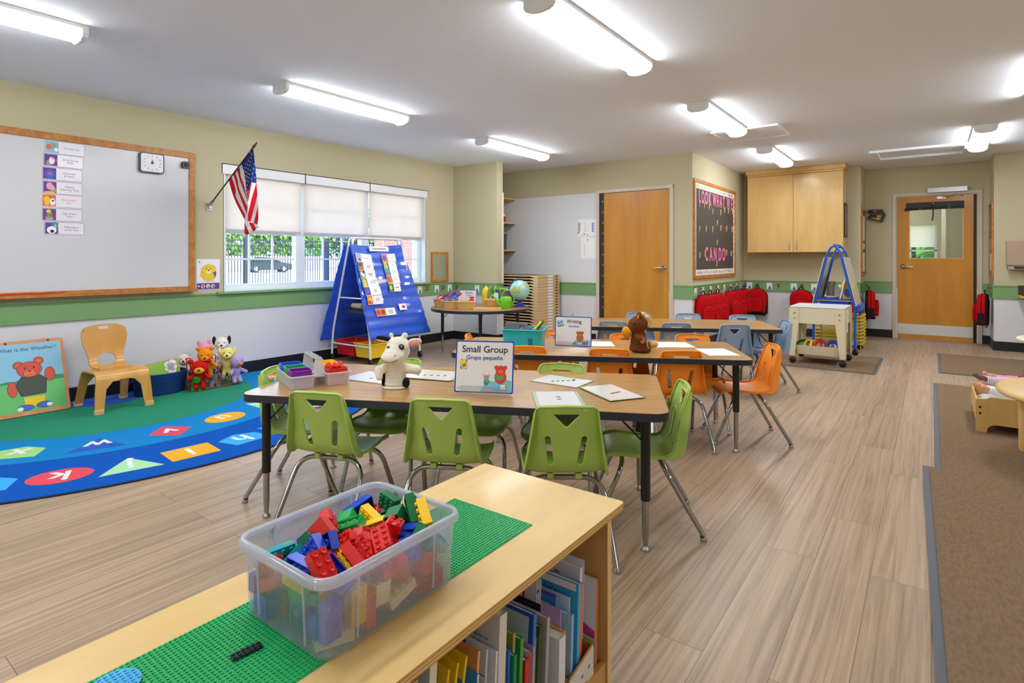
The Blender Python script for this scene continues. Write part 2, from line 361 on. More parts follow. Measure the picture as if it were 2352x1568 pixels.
frame(d1, -3.735, -2.64, YB)
MB().box(-3.636, -2.69, YB+.012, YB+.05, .01, 2.05, DOORW).build('door_leaf', d1, bevel=.002)
b = MB(); b.box(-3.69, -3.632, YB+.005, YB+.055, .0, 2.055, mat('dark brown hinge gap', '#3a2c24', .6)); b.box(-3.645, -3.633, YB-.004, YB+.01, .05, 2.0, BLACKB)
for k in range(13): b.cbox((-3.637, YB-.003, .2+k*.145), (.010, .01, .02), STEEL)
b.build('hinge', d1)
lever(d1, -2.775, 1.04, YB+.012, -1); MB().box(-2.705, -2.692, YB+.004, YB+.014, .99, 1.09, STEEL).build('strike_plate', d1)
d2 = thing('door_2', '', 'door'); del d2['label']; del d2['category']; struct(d2)
frame(d2, -.462, .552, YD)
b = MB(); y0, y1 = YD+.012, YD+.055
lx0, lx1, gx0, gx1, gz0, gz1 = -.413, .46, -.253, .343, 1.168, 1.90
b.box(lx0, gx0, y0, y1, .01, 2.045, DOORW); b.box(gx1, lx1, y0, y1, .01, 2.045, DOORW); b.box(gx0, gx1, y0, y1, .01, gz0, DOORW); b.box(gx0, gx1, y0, y1, gz1, 2.045, DOORW); b.build('door_leaf', d2)
b = MB(); b.box(lx1, .507, y0, y1, 0, 2.05, mat('dark brown hinge gap')); b.box(lx1, lx1+.012, y0-.014, y0, .02, 2.03, BLACKB); b.build('hinge', d2)
b = MB(); fr = MAPLE
for q in ((gx0-.012, gx0, gz0-.012, gz1+.012), (gx1, gx1+.012, gz0-.012, gz1+.012)): b.box(q[0], q[1], y0-.004, y0+.002, q[2], q[3], fr)
b.box(gx0, gx1, y0-.004, y0+.002, gz0-.012, gz0, fr); b.box(gx0, gx1, y0-.004, y0+.002, gz1, gz1+.012, fr); b.build('glazing_bead', d2)
MB().box(gx0, gx1, y0+.02, y0+.024, gz0, gz1, GL).build('pane', d2)
b = MB(); b.box(lx0+.012, lx1-.005, y0-.003, y0, .07, .215, mat('scuffed kick plate', '#d9d9d9', .4, .2, noise=.05)); 
b.build('kick_plate', d2)
lever(d2, -.335, 1.045, y0, 1)
b = MB(); b.box(-.05, .395, YD-.07, YD-.019, 2.085, 2.155, mat('silver closer', '#c9cbce', .35, .4)); b.build('door_closer', d2, bevel=.004)
b = MB(); b.tube([(.27, YD-.045, 2.085), (.27, YD-.045, 2.06), (.12, YD-.03, 2.015)], .007, STEEL, 8); b.box(.06, .16, YD-.012, YD+.012, 2.0, 2.03, STEEL); b.build('closer_arm', d2)
MB().box(.325, .35, y0-.001, y0, 2.02, 2.045, BLU).build('blue_tape', d2)
# rolled black privacy shade over the door's pane
t = thing('door_shade', 'rolled black shade fastened above the glass of the far door', 'shade', (-.30, y0-.003, 1.86))
b = MB(); b.box(0, .66, -.012, 0, 0, .10, mat('black shade cloth', '#1c1a18', .5, noise=.2)); b.tube([(-.015, -.02, .005), (.655, -.02, .012)], .016, BLACKP, 10); b.build('roll', t, bevel=.003)
for x in (.15, .48): MB().box(x, x+.03, -.04, -.034, -.005, .075, BLACKP).build('strap', t)
b = MB(); b.tube([(.318, -.045, .07), (.315, -.045, -.10), (.306, -.045, -.165)], .008, BLACKP, 8); b.box(.312, .324, -.05, -.04, .03, .08, WHITE); b.build('cord_strap', t)
b = MB()

# ---------------------------------------------------------------- ceiling lights
LE = bpy.data.materials.new('lit lamp diffuser'); LE.use_nodes = True; n = LE.node_tree; n.nodes.remove(n.nodes['Principled BSDF']); em = n.nodes.new('ShaderNodeEmission'); em.inputs[0].default_value = (.95, .975, 1, 1); em.inputs[1].default_value = LAMP
n.links.new(em.outputs[0], n.nodes['Material Output'].inputs[0])
def light_fix():
    t = thing('ceiling_light', 'x', 'ceiling light', group='wraparound ceiling lights')
    prof = [(.080, -.023), (.083, -.040), (.072, -.060), (.045, -.072), (0, -.076), (-.045, -.072), (-.072, -.060), (-.083, -.040), (-.080, -.023)]
    vs = [(x, y, z) for y in (-.60, .60) for x, z in prof]; n_ = len(prof)
    b = MB(); b.add(vs, [(i, i+n_, i+1+n_, i+1) for i in range(n_-1)], LE, I4, True); b.build('diffuser', t)
    for s in (-1, 1):
        p2 = [(.094, -.0005)]+[(x*1.08, z*1.08) for x, z in prof]+[(-.094, -.0005)]; y0, y1 = s*.60, s*.632
        vv = [(x, y, z) for y in (y0, y1) for x, z in p2]
        b = MB(); n_ += 2; b.add(vv, [(i, i+1, i+1+n_, i+n_) if s > 0 else (i, i+n_, i+1+n_, i+1) for i in range(n_-1)]+[list(range(n_)), list(range(n_, 2*n_))], WHITE); b.build('end_cap', t, bevel=.004); n_ -= 2
    b = MB(); b.box(-.092, .092, -.62, .62, -.022, 0, WHITE); b.build('housing', t)
    return t
lf = light_fix()
LP = [(-3.98, .55, 'long white ceiling light above the left end of the whiteboard'), (-3.98, 3.05, 'long white ceiling light over the flag end of the window'), (-3.98, 5.45, 'long white ceiling light nearest the window wall corner'),
      (-1.60, 3.02, 'large white ceiling light at the top centre, nearest the viewer'), (-1.60, 5.45, 'long white ceiling light beside the square ceiling hatch'), (-1.60, 7.85, 'long white ceiling light in front of the wall cupboard'),
      (.43, 7.95, 'long white ceiling light in front of the far door'), (.70, 5.6, 'white ceiling light cut off by the right edge of the view'), (-1.60, .6, 'long white ceiling light directly overhead'), (1.9, 3.0, 'long white ceiling light over the right side of the room'), (1.9,.3, 'long white ceiling light behind on the right')]
for i, (x, y, l) in enumerate(LP[:9]):
    if i == 0: lf.location = (x, y, HC); lf['label'] = l
    else: dup(lf, (x, y, HC), 0, l)
dup(lf, (2.6, 3.0, HC), 0, LP[9][2]); dup(lf, (-3.98, -1.8, HC), 0, 'long white ceiling light behind the viewer on the left'); dup(lf, (-.9, 12.2, HC), R(90), 'white ceiling light in the room beyond the far door'); dup(lf, (.70, 11.7, HC), R(90), 'white ceiling light just inside the room beyond the far door, right of the other')
dup(lf, (-1.2, -1.8, HC), 0, 'long white ceiling light behind the viewer'); dup(lf, (2.6, 0, HC), 0, LP[10][2])
# ceiling hatch and recessed panel
b = MB(); b.box(-1.85, -1.235, 6.06, 6.60, HC-.012, HC-.001, CEIL)
for q in ((-1.87, -1.85, 6.04, 6.62), (-1.235, -1.215, 6.04, 6.62)): b.box(*q, HC-.018, HC-.001, WHITE)
for q in ((6.04, 6.06), (6.60, 6.62)): b.box(-1.85, -1.235, *q, HC-.018, HC-.001, WHITE)
struct(b.build('trim_16'))
b = MB()
for q in ((-.62, -.54, 8.28, 8.98), (.31, .37, 8.28, 8.98)): b.box(*q, HC-.03, HC-.001, CEIL)
for q in ((8.28, 8.34), (8.92, 8.98)): b.box(-.54, .31, *q, HC-.03, HC-.001, CEIL)
struct(b.build('trim_17'))
# ================================================================ children's chairs
def inside(p, poly):
    x, y = p; c = False; n = len(poly); j = n-1
    for i in range(n):
        xi, yi = poly[i]; xj, yj = poly[j]
        if (yi > y) != (yj > y) and x < (xj-xi)*(y-yi)/(yj-yi)+xi: c = not c
        j = i
    return c
def densify(poly, d):
    out = []
    for i in range(len(poly)):
        a, b = poly[i], poly[(i+1) % len(poly)]; n = max(1, int(hypot(b[0]-a[0], b[1]-a[1])/d+.5))
        for k in range(n): out.append((a[0]+(b[0]-a[0])*k/n, a[1]+(b[1]-a[1])*k/n))
    return out
def sheet(outer, holes, step, f, th, m, b, M=I4):
    """triangulated panel with holes, mapped through f(u,v)->(point) and thickened by th along its normal"""
    outer = densify(outer, step); holes = [densify(h, step*.8) for h in holes]
    pts = [Vector(p) for p in outer]; edges = [(i, (i+1) % len(outer)) for i in range(len(outer))]
    for h in holes:
        o = len(pts); pts += [Vector(p) for p in h]; edges += [(o+i, o+(i+1) % len(h)) for i in range(len(h))]
    us = [p[0] for p in outer]; vs_ = [p[1] for p in outer]
    u = min(us)+step*.5
    while u < max(us):
        v = min(vs_)+step*.5
        while v < max(vs_):
            if inside((u, v), outer) and not any(inside((u, v), h) for h in holes):
                if min((hypot(p[0]-u, p[1]-v) for p in pts[:len(outer)+sum(map(len, holes))])) > step*.45: pts.append(Vector((u, v)))
            v += step
        u += step
    V, E_, F_, *_ = delaunay_2d_cdt(pts, edges, [], 0, 1e-6)
    F_ = [t for t in F_ if inside(((V[t[0]].x+V[t[1]].x+V[t[2]].x)/3, (V[t[0]].y+V[t[1]].y+V[t[2]].y)/3), outer) and not any(inside(((V[t[0]].x+V[t[1]].x+V[t[2]].x)/3, (V[t[0]].y+V[t[1]].y+V[t[2]].y)/3), h) for h in holes)]
    P = [Vector(f(p.x, p.y)) for p in V]; e = 1e-3
    N = []
    for p in V:
        a = Vector(f(p.x+e, p.y))-Vector(f(p.x-e, p.y)); c = Vector(f(p.x, p.y+e))-Vector(f(p.x, p.y-e)); q = a.cross(c); q.normalize(); N.append(q)
    n = len(P); vv = [P[i]+N[i]*th/2 for i in range(n)]+[P[i]-N[i]*th/2 for i in range(n)]
    ff = []
    for t in F_:
        a, c, d = t; s = (V[c]-V[a]).cross(V[d]-V[a])
        if s < 0: a, d = d, a
        ff += [(a, c, d) if s > 0 else (a, c, d), (d+n, c+n, a+n)]
    b.add(vv, ff, m, M, True)
    cnt = {}
    for t in ff[::2]:
        for i in range(3):
            k = (t[i], t[(i+1) % 3]); cnt[k] = 1
    rim = [k for k in cnt if (k[1], k[0]) not in cnt]
    b.add(vv, [(k[1], k[0], k[0]+n, k[1]+n) for k in rim], m, M, False)
    return b
def chair_prof(v):
    """side profile of the moulded shell, v = 0 front lip .. 1 back top -> (y, z)"""
    K = [(0, .165, .297), (.06, .158, .312), (.16, .11, .322), (.3, .04, .317), (.42, -.03, .311), (.5, -.085, .315), (.56, -.122, .332), (.62, -.142, .365), (.72, -.158, .425), (.85, -.178, .505), (1, -.205, .598), (1.06, -.216, .634)]
    for i in range(len(K)-1):
        if v <= K[i+1][0] or i == len(K)-2:
            p0 = K[max(0, i-1)]; p1 = K[i]; p2 = K[i+1]; p3 = K[min(len(K)-1, i+2)]; t = (v-p1[0])/(p2[0]-p1[0])
            def h(k):
                m1 = (p2[k]-p0[k])/(p2[0]-p0[0]) if i > 0 else (p2[k]-p1[k])/(p2[0]-p1[0]); m2 = (p3[k]-p1[k])/(p3[0]-p1[0]); L = p2[0]-p1[0]
                return (2*t**3-3*t*t+1)*p1[k]+(t**3-2*t*t+t)*m1*L+(-2*t**3+3*t*t)*p2[k]+(t**3-t*t)*m2*L
            return h(1), h(2)
def chair_map(u, v):
    v /= .55
    y, z = chair_prof(v); k = max(0, min(1, (v-.5)/.25)); s = 1-max(0, min(1, v/.45))
    w = abs(u)/.16
    y += k*.030*w**2.4*(1); z += (1-k)*.012*w**3; z -= s*.0
    return (u, y, z)
def make_chair(kind, col, dark):
    P = mat(kind+' chair plastic', col, .38, noise=.03, nscale=3)
    t = thing('school_chair', 'x', 'chair')
    # outline in (u, v*.55): seat wide, back narrowing to a rounded top
    H = .55
    half = [(.10, 0), (.135, .008), (.155, .03), (.163, .08), (.165, .16), (.160, .24), (.156, .30), (.150, .345), (.140, .40), (.131, .45), (.124, .50), (.120, .525), (.112, .543), (.098, .55)]
    outer = half+[(0, .554)]+[(-x, y) for x, y in half[::-1]]
    tri = [(-.047, .527), (.047, .527), (.051, .520), (.006, .478), (-.006, .478), (-.051, .520)]
    def slot(cx): 
        s = 1 if cx > 0 else -1; return arc(cx-s*.006, .350, .0142, 180, 360, 6)+arc(cx+s*.008, .434, .0142, 0, 180, 6)
    holes = [tri, slot(.062), slot(-.062)]
    b = MB(); sheet(outer, holes, .017, chair_map, .0045, P, b)
    def rim(pts, r, off=.0, closed=True):
        q = []
        for u, v in densify(pts, .012):
            e = 1e-3; p = Vector(chair_map(u, v)); a = Vector(chair_map(u+e, v))-Vector(chair_map(u-e, v)); c = Vector(chair_map(u, v+e))-Vector(chair_map(u, v-e)); n_ = a.cross(c); n_.normalize(); q.append(p-n_*off)
        b.tube(q, r, P, 6, closed)
    rim(outer, .0045, -.001); rim(outer, .0038, .006)
    for h in holes: rim(h, .0035, .003)
    # back flange turned towards the rear along the side edges, with short ribs
    for s in (-1, 1):
        A = []; Bq = []
        for i in range(13):
            v = .545-.275*i/12; u = s*(.112+(.156-.112)*min(1, i/10)); p = Vector(chair_map(u, v)); A.append(p); d = .012+.030*sin(pi*min(1, i/12)*.85)
            Bq.append(p+Vector((s*.004, -d*.9, -d*.25)))
        vs = A+Bq; n_ = len(A); b.add(vs, [(i, i+1, i+1+n_, i+n_) for i in range(n_-1)], P, I4, True); b.add([v+Vector((s*.003, 0, 0)) for v in vs], [(i+n_, i+1+n_, i+1, i) for i in range(n_-1)], P, I4, True)
        b.tube(Bq, .003, P, 6)
        for k in (4, 6, 8, 10, 11): b.tube([A[k], Bq[k]+Vector((s*.002, 0, -.003))], .0028, P, 5)
    for s in (-1, 1): b.box(s*.055-.012, s*.055+.012, -.10, -.06, .294, .314, P); b.box(s*.055-.012, s*.055+.012, .07, .10, .294, .318, P)
    b.build('seat_shell', t)
    # two bent steel hoops: rear legs and front legs
    def hoop(y, x, yf, xf, zt=.292):
        pts = bend([(-xf, yf, .02), (-x, y, zt), (x, y, zt), (xf, yf, .02)], .085, 7); return pts
    for y, x, yf, xf in ((-.075, .150, -.235, .180), (.085, .150, .21, .172)):
        p = hoop(y, x, yf, xf)
        h = len(p)//2
        MB().tube([p[8], *p[9:h], p[h], *p[h+1:len(p)-9], p[-9]] if False else p[6:-6], .0105, CHROME, 12).build('cross_tube', t)
        for q, s in ((p[:7], -1), (p[-7:], 1)):
            g = MB().tube(q, .0105, CHROME, 12).build('leg', t)
            g2 = MB(); g2.lathe([(.004, .03), (.008, .024), (.013, .012), (.014, .004), (.012, 0)][::-1], STEEL, 14, T(s*xf, yf, 0)); g2.lathe([(.0112, 0), (.0112, .006)], BLACKP, 12, T(s*xf*.998, yf*.985, .016)); g2.build('foot_glide', g)
    return t
CH = {'green': make_chair('lime green', '#a9ca62', 0), 'orange': make_chair('orange', '#fc9320', 0), 'blue': make_chair('grey blue', '#8fa9c6', 0)}
used = {}
def place(kind, bx, by, ang, label, grp):
    """bx,by: point on the floor below the top edge of the backrest; ang: direction the sitter faces"""
    o = CH[kind]; a = ang-pi/2
    x = bx+.205*cos(ang); y = by+.205*sin(ang)
    if kind not in used: used[kind] = 1; o.location = (x, y, 0); o.rotation_euler.z = a; o['label'] = label; o['group'] = grp
    else: dup(o, (x, y, 0), a, label, grp)
ug, uo, ub = R(26.2), R(28), R(28)
gg, go, gb = 'lime green chairs round the nearest table', 'orange chairs round the middle table', 'grey-blue chairs round the farthest table'
place('green', -2.04, 1.395, ug+pi/2-R(3), 'lime green chair, back to the viewer, nearest the left end of the first table', gg)
place('green', -1.545, 1.615, ug+pi/2+R(3), 'lime green chair with its back to the viewer, in front of the Small Group sign', gg)
place('green', -1.09, 1.82, ug+pi/2+R(10), 'lime green chair behind the wooden shelf corner, in front of the green-edged cards', gg)
place('green', -.865, 2.47, ug+pi+R(4), 'lime green chair seen from the side at the right end of the first table', gg)
place('green', -2.685, 1.575, ug+R(8), 'lime green chair at the left end of the first table, behind the plastic organizer', gg)
place('green', -2.37, 2.17, ug-pi/2+R(4), 'lime green chair on the far side of the first table, behind the cow puppet', gg)
place('green', -1.96, 2.43, ug-pi/2, 'lime green chair on the far side of the first table, behind its sign', gg)
place('green', -1.565, 2.56, ug-pi/2, 'lime green chair on the far side of the first table, behind the cards', gg)
place('orange', -2.05, 2.93, uo+pi/2, 'orange chair, back to the viewer, just right of the Small Group sign', go)
place('orange', -1.58, 3.14, uo+pi/2, 'orange chair with its back to the viewer, below the horse puppet', go)
place('orange', -1.20, 3.33, uo+pi/2+R(6), 'orange chair, back to the viewer, nearest the right end of the middle table', go)
place('orange', -.805, 3.94, uo+pi+R(2), 'orange chair seen from the side at the right end of the middle table', go)
place('orange', -2.72, 3.12, uo+R(6), 'orange chair at the left end of the middle table, above the Small Group sign', go)
place('orange', -2.34, 3.70, uo-pi/2, 'orange chair on the far side of the middle table, behind the Writing sign', go)
place('orange', -1.81, 3.87, uo-pi/2, 'orange chair on the far side of the middle table, behind the horse puppet', go)
place('orange', -1.41, 4.12, uo-pi/2, 'orange chair on the far side of the middle table, nearest its right end', go)
place('blue', -2.26, 4.56, ub+pi/2, 'grey-blue chair, back to the viewer, left of the horse puppet head', gb)
place('blue', -1.76, 4.76, ub+pi/2, 'grey-blue chair, back to the viewer, middle of the farthest table', gb)
place('blue', -1.32, 4.93, ub+pi/2+R(4), 'grey-blue chair, back to the viewer, nearest the right end of its table', gb)
place('blue', -1.03, 5.55, ub+pi, 'grey-blue chair seen from the side at the right end of the farthest table', gb)
place('blue', -2.86, 4.85, ub+R(4), 'grey-blue chair at the left end of the farthest table, peeping over the Writing sign', gb)
place('blue', -2.42, 5.46, ub-pi/2, 'grey-blue chair beyond the farthest table, in front of the plain wooden door', gb)
place('blue', -1.98, 5.66, ub-pi/2, 'grey-blue chair beyond the farthest table, below the row of red bags', gb)
place('blue', -1.50, 5.83, ub-pi/2, 'grey-blue chair beyond the farthest table, nearest its right end', gb)

# ================================================================ tables
TOP = wood('oak laminate table top', '#c09356', '#9c723c', (3, 42, 3), 1.6, .32, coat=.35, contrast=(.3, .72))
def leg_parts(t, x, y, h, zs, s=1, r0=.019, brace=True, bx=None):
    b = MB(); b.tube([(x, y, zs), (x, y, h-.03)], r0, BLACKM, 16); g = b.build('leg', t)
    b = MB(); b.tube([(x, y, .02), (x, y, zs-.12), (x, y, zs+.005)], [.0095, .0135, .0135], CHROME, 14); b.lathe([(.016, 0), (.018, .004), (.015, .012), (.007, .018), (.007, .026)], STEEL, 16, T(x, y, 0)); b.build('chrome_insert', g, label='chrome lower leg with glide')
    if bx:
        b = MB()
        for q in bx: b.tube([(x, y, h-.14), (x+q[0], y+q[1], h-.032)], .004, BLACKM, 8)
        b.build('brace', t)
def rect_table(x, y, a, label, insert=.20):
    """x,y: front right corner of the top, a: direction of the long edge (towards +x)"""
    t = thing('activity_table', label, 'table', (x, y, 0), a)
    L, W, h = 1.83, .76, .56
    b = MB(); b.plate(-L+.003, -.003, .003, W-.003, h-.004, h, .06, TOP); b.build('table_top', t)
    b = MB(); b.plate(-L, 0, 0, W, h-.032, h-.001, .063, mat('charcoal edge band', '#262b38', .35)); b.build('edge_band', t, bevel=.004, label='charcoal rubber edge band')
    for lx, sx in ((-.09, -1), (-L+.09, 1)):
        for ly, sy in ((.075, 1), (W-.075, -1)): leg_parts(t, lx, ly, h, insert, 1, bx=[(sx*.11, 0)])
    return t
rect_table(-.795, 2.09, ug, 'oak-topped rectangular table with dark edge, nearest, holding the cow puppet and Small Group sign')
rect_table(-.825, 3.50, uo, 'oak-topped rectangular table in the middle, holding the horse puppet and Writing sign', .24)
rect_table(-.985, 5.165, ub, 'oak-topped rectangular table, farthest of the three, bare and ringed by grey-blue chairs', .24)
# round science table
sx, sy = -4.46, 5.38
t = thing('science_table', 'oak-topped round table with dark edge in the corner, holding baskets and a globe', 'table', (sx, sy, 0), .35)
b = MB(); b.disc(0, 0, .597, .597, .557, .562, TOP, n=56); b.build('table_top', t); b = MB(); b.disc(0, 0, .60, .60, .528, .561, MC['charcoal edge band'], n=56); b.build('edge_band', t, bevel=.004)
for k in range(4):
    q = R(20+90*k); leg_parts(t, .46*cos(q), .46*sin(q), .56, .22, 1, bx=[(-.10*cos(q)-.03*sin(q), -.10*sin(q)+.03*cos(q)), (-.10*cos(q)+.03*sin(q), -.10*sin(q)-.03*cos(q))])
# ================================================================ things on the left wall
# local frame for wall pictures: +x along the wall, +y up, +z out of the wall
ML = lambda y, z, off=.0: T(XL+off, y, z) @ Matrix(((0, 0, 1, 0), (1, 0, 0, 0), (0, 1, 0, 0), (0, 0, 0, 1)))      # faces +X
MBK = lambda x, z, y: T(x, y, z) @ RX(R(90))                                                                    # faces -Y
WBM = mat('whiteboard enamel', '#d3d4d8', .22, spec=.5)
t = thing('whiteboard', 'large whiteboard in an oak frame on the left wall', 'whiteboard', (XL, 1.3, .867))
y0, y1, h = -1.22, 1.22, 1.275
M = ML(0, 0)
b = MB(); b.box(.008, .018, y0+.04, y1-.04, .03, h-.04, WBM); b.build('writing_surface', t)
b = MB(); b.box(0, .03, y0, y1, h-.055, h, OAK); b.box(.0005, .0295, y0, y0+.055, .0, h-.055, OAK); b.box(.0005, .0295, y1-.055, y1, .0, h-.055, OAK); b.box(0, .026, y0+.055, y1-.055, 0, .032, OAK); b.build('frame', t, bevel=.003)
b = MB(); b.box(0, .075, y0+.02, y1-.0, -.014, .004, OAK); b.box(.068, .075, y0+.02, y1, .004, .012, OAK); b.build('tray', t, bevel=.002)
o = MB().tube([(XL+.05, .9, .884), (XL+.05, 1.15, .884), (XL+.05, 1.40, .884), (XL+.05, 1.50, .884), (XL+.05, 1.52, .884)], [.008, .008, .006, .004, .002], RED, 10).build('pointer_stick'); tag(o, 'long red pointer stick lying in the whiteboard tray', 'pointer')
# schedule cards
PUR = mat('printed purple', '#6c3b93', .5); TEAL = mat('printed teal', '#2f9aa5', .5); ORG = mat('printed orange', '#ea6a34', .5); CARD = mat('laminated white card', '#eceaf2', .25, coat=.3)
PINK = mat('printed pink', '#f0a3bd', .5); PYEL = mat('printed yellow', '#f3c922', .5); PGRN = mat('printed green', '#4aa457', .5); PBLU = mat('printed blue', '#3f66cf', .5); PRED = mat('printed red', '#d8322c', .5); PGRY = mat('printed grey', '#9c98a0', .5); PBLK = mat('printed black', '#2a2830', .5); PSKY = mat('printed sky blue', '#86bfdc', .4); PWHT = mat('printed white', '#f4f4f6', .5); PLIM = mat('printed lime', '#8fbe3c', .5)
def card(w, h, lines, col, blobs, bgc, lay=.0005, ts=.018):
    b = MB(); b.plate(0, w, -h, 0, 0, .0012, .007, col); b.plate(.002, w-.002, -h+.002, -.002, .0012, .0016, .006, CARD)
    b.box(.005, .34*w, -h+.005, -.005, .0016, .0021, bgc)
    z = .0021
    for bl in blobs:
        b.disc(bl[0]*w, -bl[1]*h, bl[2]*w, bl[3]*h, z, z+.0003, bl[4], n=14); z += .00005
    n = len(lines)
    for i, s in enumerate(lines): b.text(s, ts, col, T(.67*w, -h/2+((n-1)/2-i)*ts*1.05, .0018), h=.0003)
    return b
CD = [('Thumbs Up!', TEAL, PSKY, [(.10, .5, .07, .2, ORG), (.2, .4, .06, .22, PGRY), (.28, .7, .05, .15, PWHT), (.27, .35, .03, .12, PLIM)], 2.081, 1.398),
      ('Small Group|Math', PUR, PUR, [(.12, .75, .07, .2, PGRY), (.2, .55, .07, .3, PWHT), (.21, .35, .03, .1, PINK), (.3, .5, .03, .1, ORG)], 1.978, 1.390),
      ('Harmony|& Heart', PUR, PUR, [(.18, .55, .12, .38, PBLU), (.19, .5, .05, .1, ORG)], 1.871, 1.382),
      ('Choice|Learning Time', PUR, PUR, [(.17, .4, .08, .3, PINK), (.24, .55, .06, .25, PINK), (.3, .7, .03, .2, PLIM), (.17, .9, .14, .08, PYEL)], 1.763, 1.384),
      ('Enrichment|Art', ORG, ORG, [(.12, .45, .08, .3, PYEL), (.12, .75, .06, .15, PYEL), (.26, .6, .07, .3, PWHT), (.27, .5, .025, .08, PBLK)], 1.659, 1.380),
      ("Og's Story|Time", PUR, PUR, [(.18, .5, .07, .25, PGRN), (.16, .25, .06, .15, PYEL), (.18, .72, .12, .06, ORG), (.18, .85, .1, .08, PSKY)], 1.550, 1.381),
      ('Reflections|of the Day', PUR, PUR, [(.26, .3, .08, .3, TEAL), (.18, .65, .12, .3, PWHT), (.27, .35, .02, .2, PINK), (.19, .75, .05, .13, PBLK)], 1.443, 1.395)]
nm = ['teal card reading Thumbs Up at the top of the whiteboard schedule', 'purple-edged card reading Small Group Math on the whiteboard', 'purple-edged card reading Harmony & Heart on the whiteboard', 'purple-edged card reading Choice Learning Time on the whiteboard', 'orange-edged card reading Enrichment Art on the whiteboard', "purple-edged card reading Og's Story Time on the whiteboard", 'purple-edged card reading Reflections of the Day, lowest on the whiteboard']
for (tx, c, bgc, bl, z, y), l in zip(CD, nm):
    o = card(.258, .098, tx.split('|'), c, bl, bgc, ts=.021).build('schedule_card'); o.matrix_world = ML(y, z, .0185); tag(o, l, 'card', 'daily schedule cards on the whiteboard')
# timer and eraser
t = thing('visual_timer', 'square white minute timer with dark rim on the whiteboard', 'timer'); t.matrix_world = ML(2.146, 1.998, .0185)
b = MB(); b.plate(-.098, .098, -.088, .088, 0, .030, .022, mat('dark grey rim', '#3b3f46', .4)); b.build('case', t, bevel=.004)
b = MB(); b.plate(-.088, .088, -.078, .078, .030, .032, .016, PAPER)
for k, q in enumerate([0, 5, 10, 15, 20, 25, 30, 35, 40, 45, 50, 55]):
    a = pi/2+2*pi*k/12; b.text(str(q), .017, INK, T(.066*cos(a)*1.05, .060*sin(a), .0322))
b.build('dial', t)
b = MB(); b.disc(0, 0, .010, .010, .032, .040, BLACKP); b.prism([(-.006, 0), (.006, 0), (.001, .022), (-.001, .022)], .034, .038, BLACKP); b.box(-.0006, .0006, .02, .062, .0322, .033, PGRY); b.build('hand', t)
t = thing('magnetic_puck', 'black magnetic holder at the upper right corner of the whiteboard', 'magnet'); t.matrix_world = ML(2.43, 2.02, .0185)
b = MB(); b.plate(-.032, .032, -.03, .03, 0, .035, .012, BLACKP); b.build('body', t, bevel=.004); MB().lathe([(.018, 0), (.018, .006), (.012, .010)], mat('dark grey rubber', '#34363c', .6), 20, T(0, 0, .035)).build('knob', t)
# poster
t = MB(); t.box(0, .22, -.292, 0, 0, .0015, PAPER); z = .0016
t.box(.004, .216, -.288, -.228, z, z+.0004, PUR); t.disc(.113, -.135, .072, .072, z, z+.0003, PBLK, n=40); t.disc(.113, -.137, .071, .066, z+.0003, z+.0005, PUR, n=40)
t.disc(.113, -.165, .055, .042, z+.0005, z+.0008, PYEL); t.disc(.112, -.098, .058, .047, z+.0008, z+.0011, PYEL); t.disc(.064, -.105, .022, .026, z+.001, z+.0012, PYEL); t.disc(.160, -.100, .022, .026, z+.001, z+.0012, PYEL); t.disc(.055, -.150, .020, .026, z+.0011, z+.0014, PYEL)
t.disc(.112, -.120, .028, .022, z+.0011, z+.0013, mat('printed cream', '#f2e3a0', .5)); t.disc(.112, -.108, .009, .006, z+.0014, z+.0016, PBLK); t.disc(.092, -.092, .004, .006, z+.0014, z+.0016, PBLK); t.disc(.132, -.092, .004, .006, z+.0014, z+.0016, PBLK)
for i, ch in enumerate('Erwin the Dog'): a = R(152-i*9.4); t.text(ch, .019, INK, T(.113+.080*cos(a), -.135+.085*sin(a), z) @ RZ(a-pi/2))
for i, ch in enumerate('Friendliness'): a = R(-128+i*7.2); t.text(ch, .013, INK, T(.113+.080*cos(a), -.135+.080*sin(a), z) @ RZ(a+pi/2))
t.disc(.028, -.026, .013, .013, z, z+.0002, PGRY); t.disc(.028, -.026, .011, .011, z+.0002, z+.0003, PAPER); t.disc(.028, -.026, .005, .005, z+.0003, z+.0004, PBLK)
for cx, c in ((.062, ORG), (.108, PYEL), (.153, PLIM)): t.disc(cx, -.258, .019, .022, z+.0004, z+.0007, PWHT, n=6); t.disc(cx, -.255, .012, .014, z+.0007, z+.0009, c); t.disc(cx+.003, -.267, .009, .007, z+.0009, z+.0011, PBLU)
t.box(.045, .175, -.212, -.209, z, z+.0002, PGRY); t.box(.012, .030, -.262, -.25, z+.0004, z+.0006, PWHT)
o = t.build('wall_poster'); o.matrix_world = ML(2.541, 1.15, .001); tag(o, 'small white poster with a yellow dog and purple bottom band beside the whiteboard', 'poster')
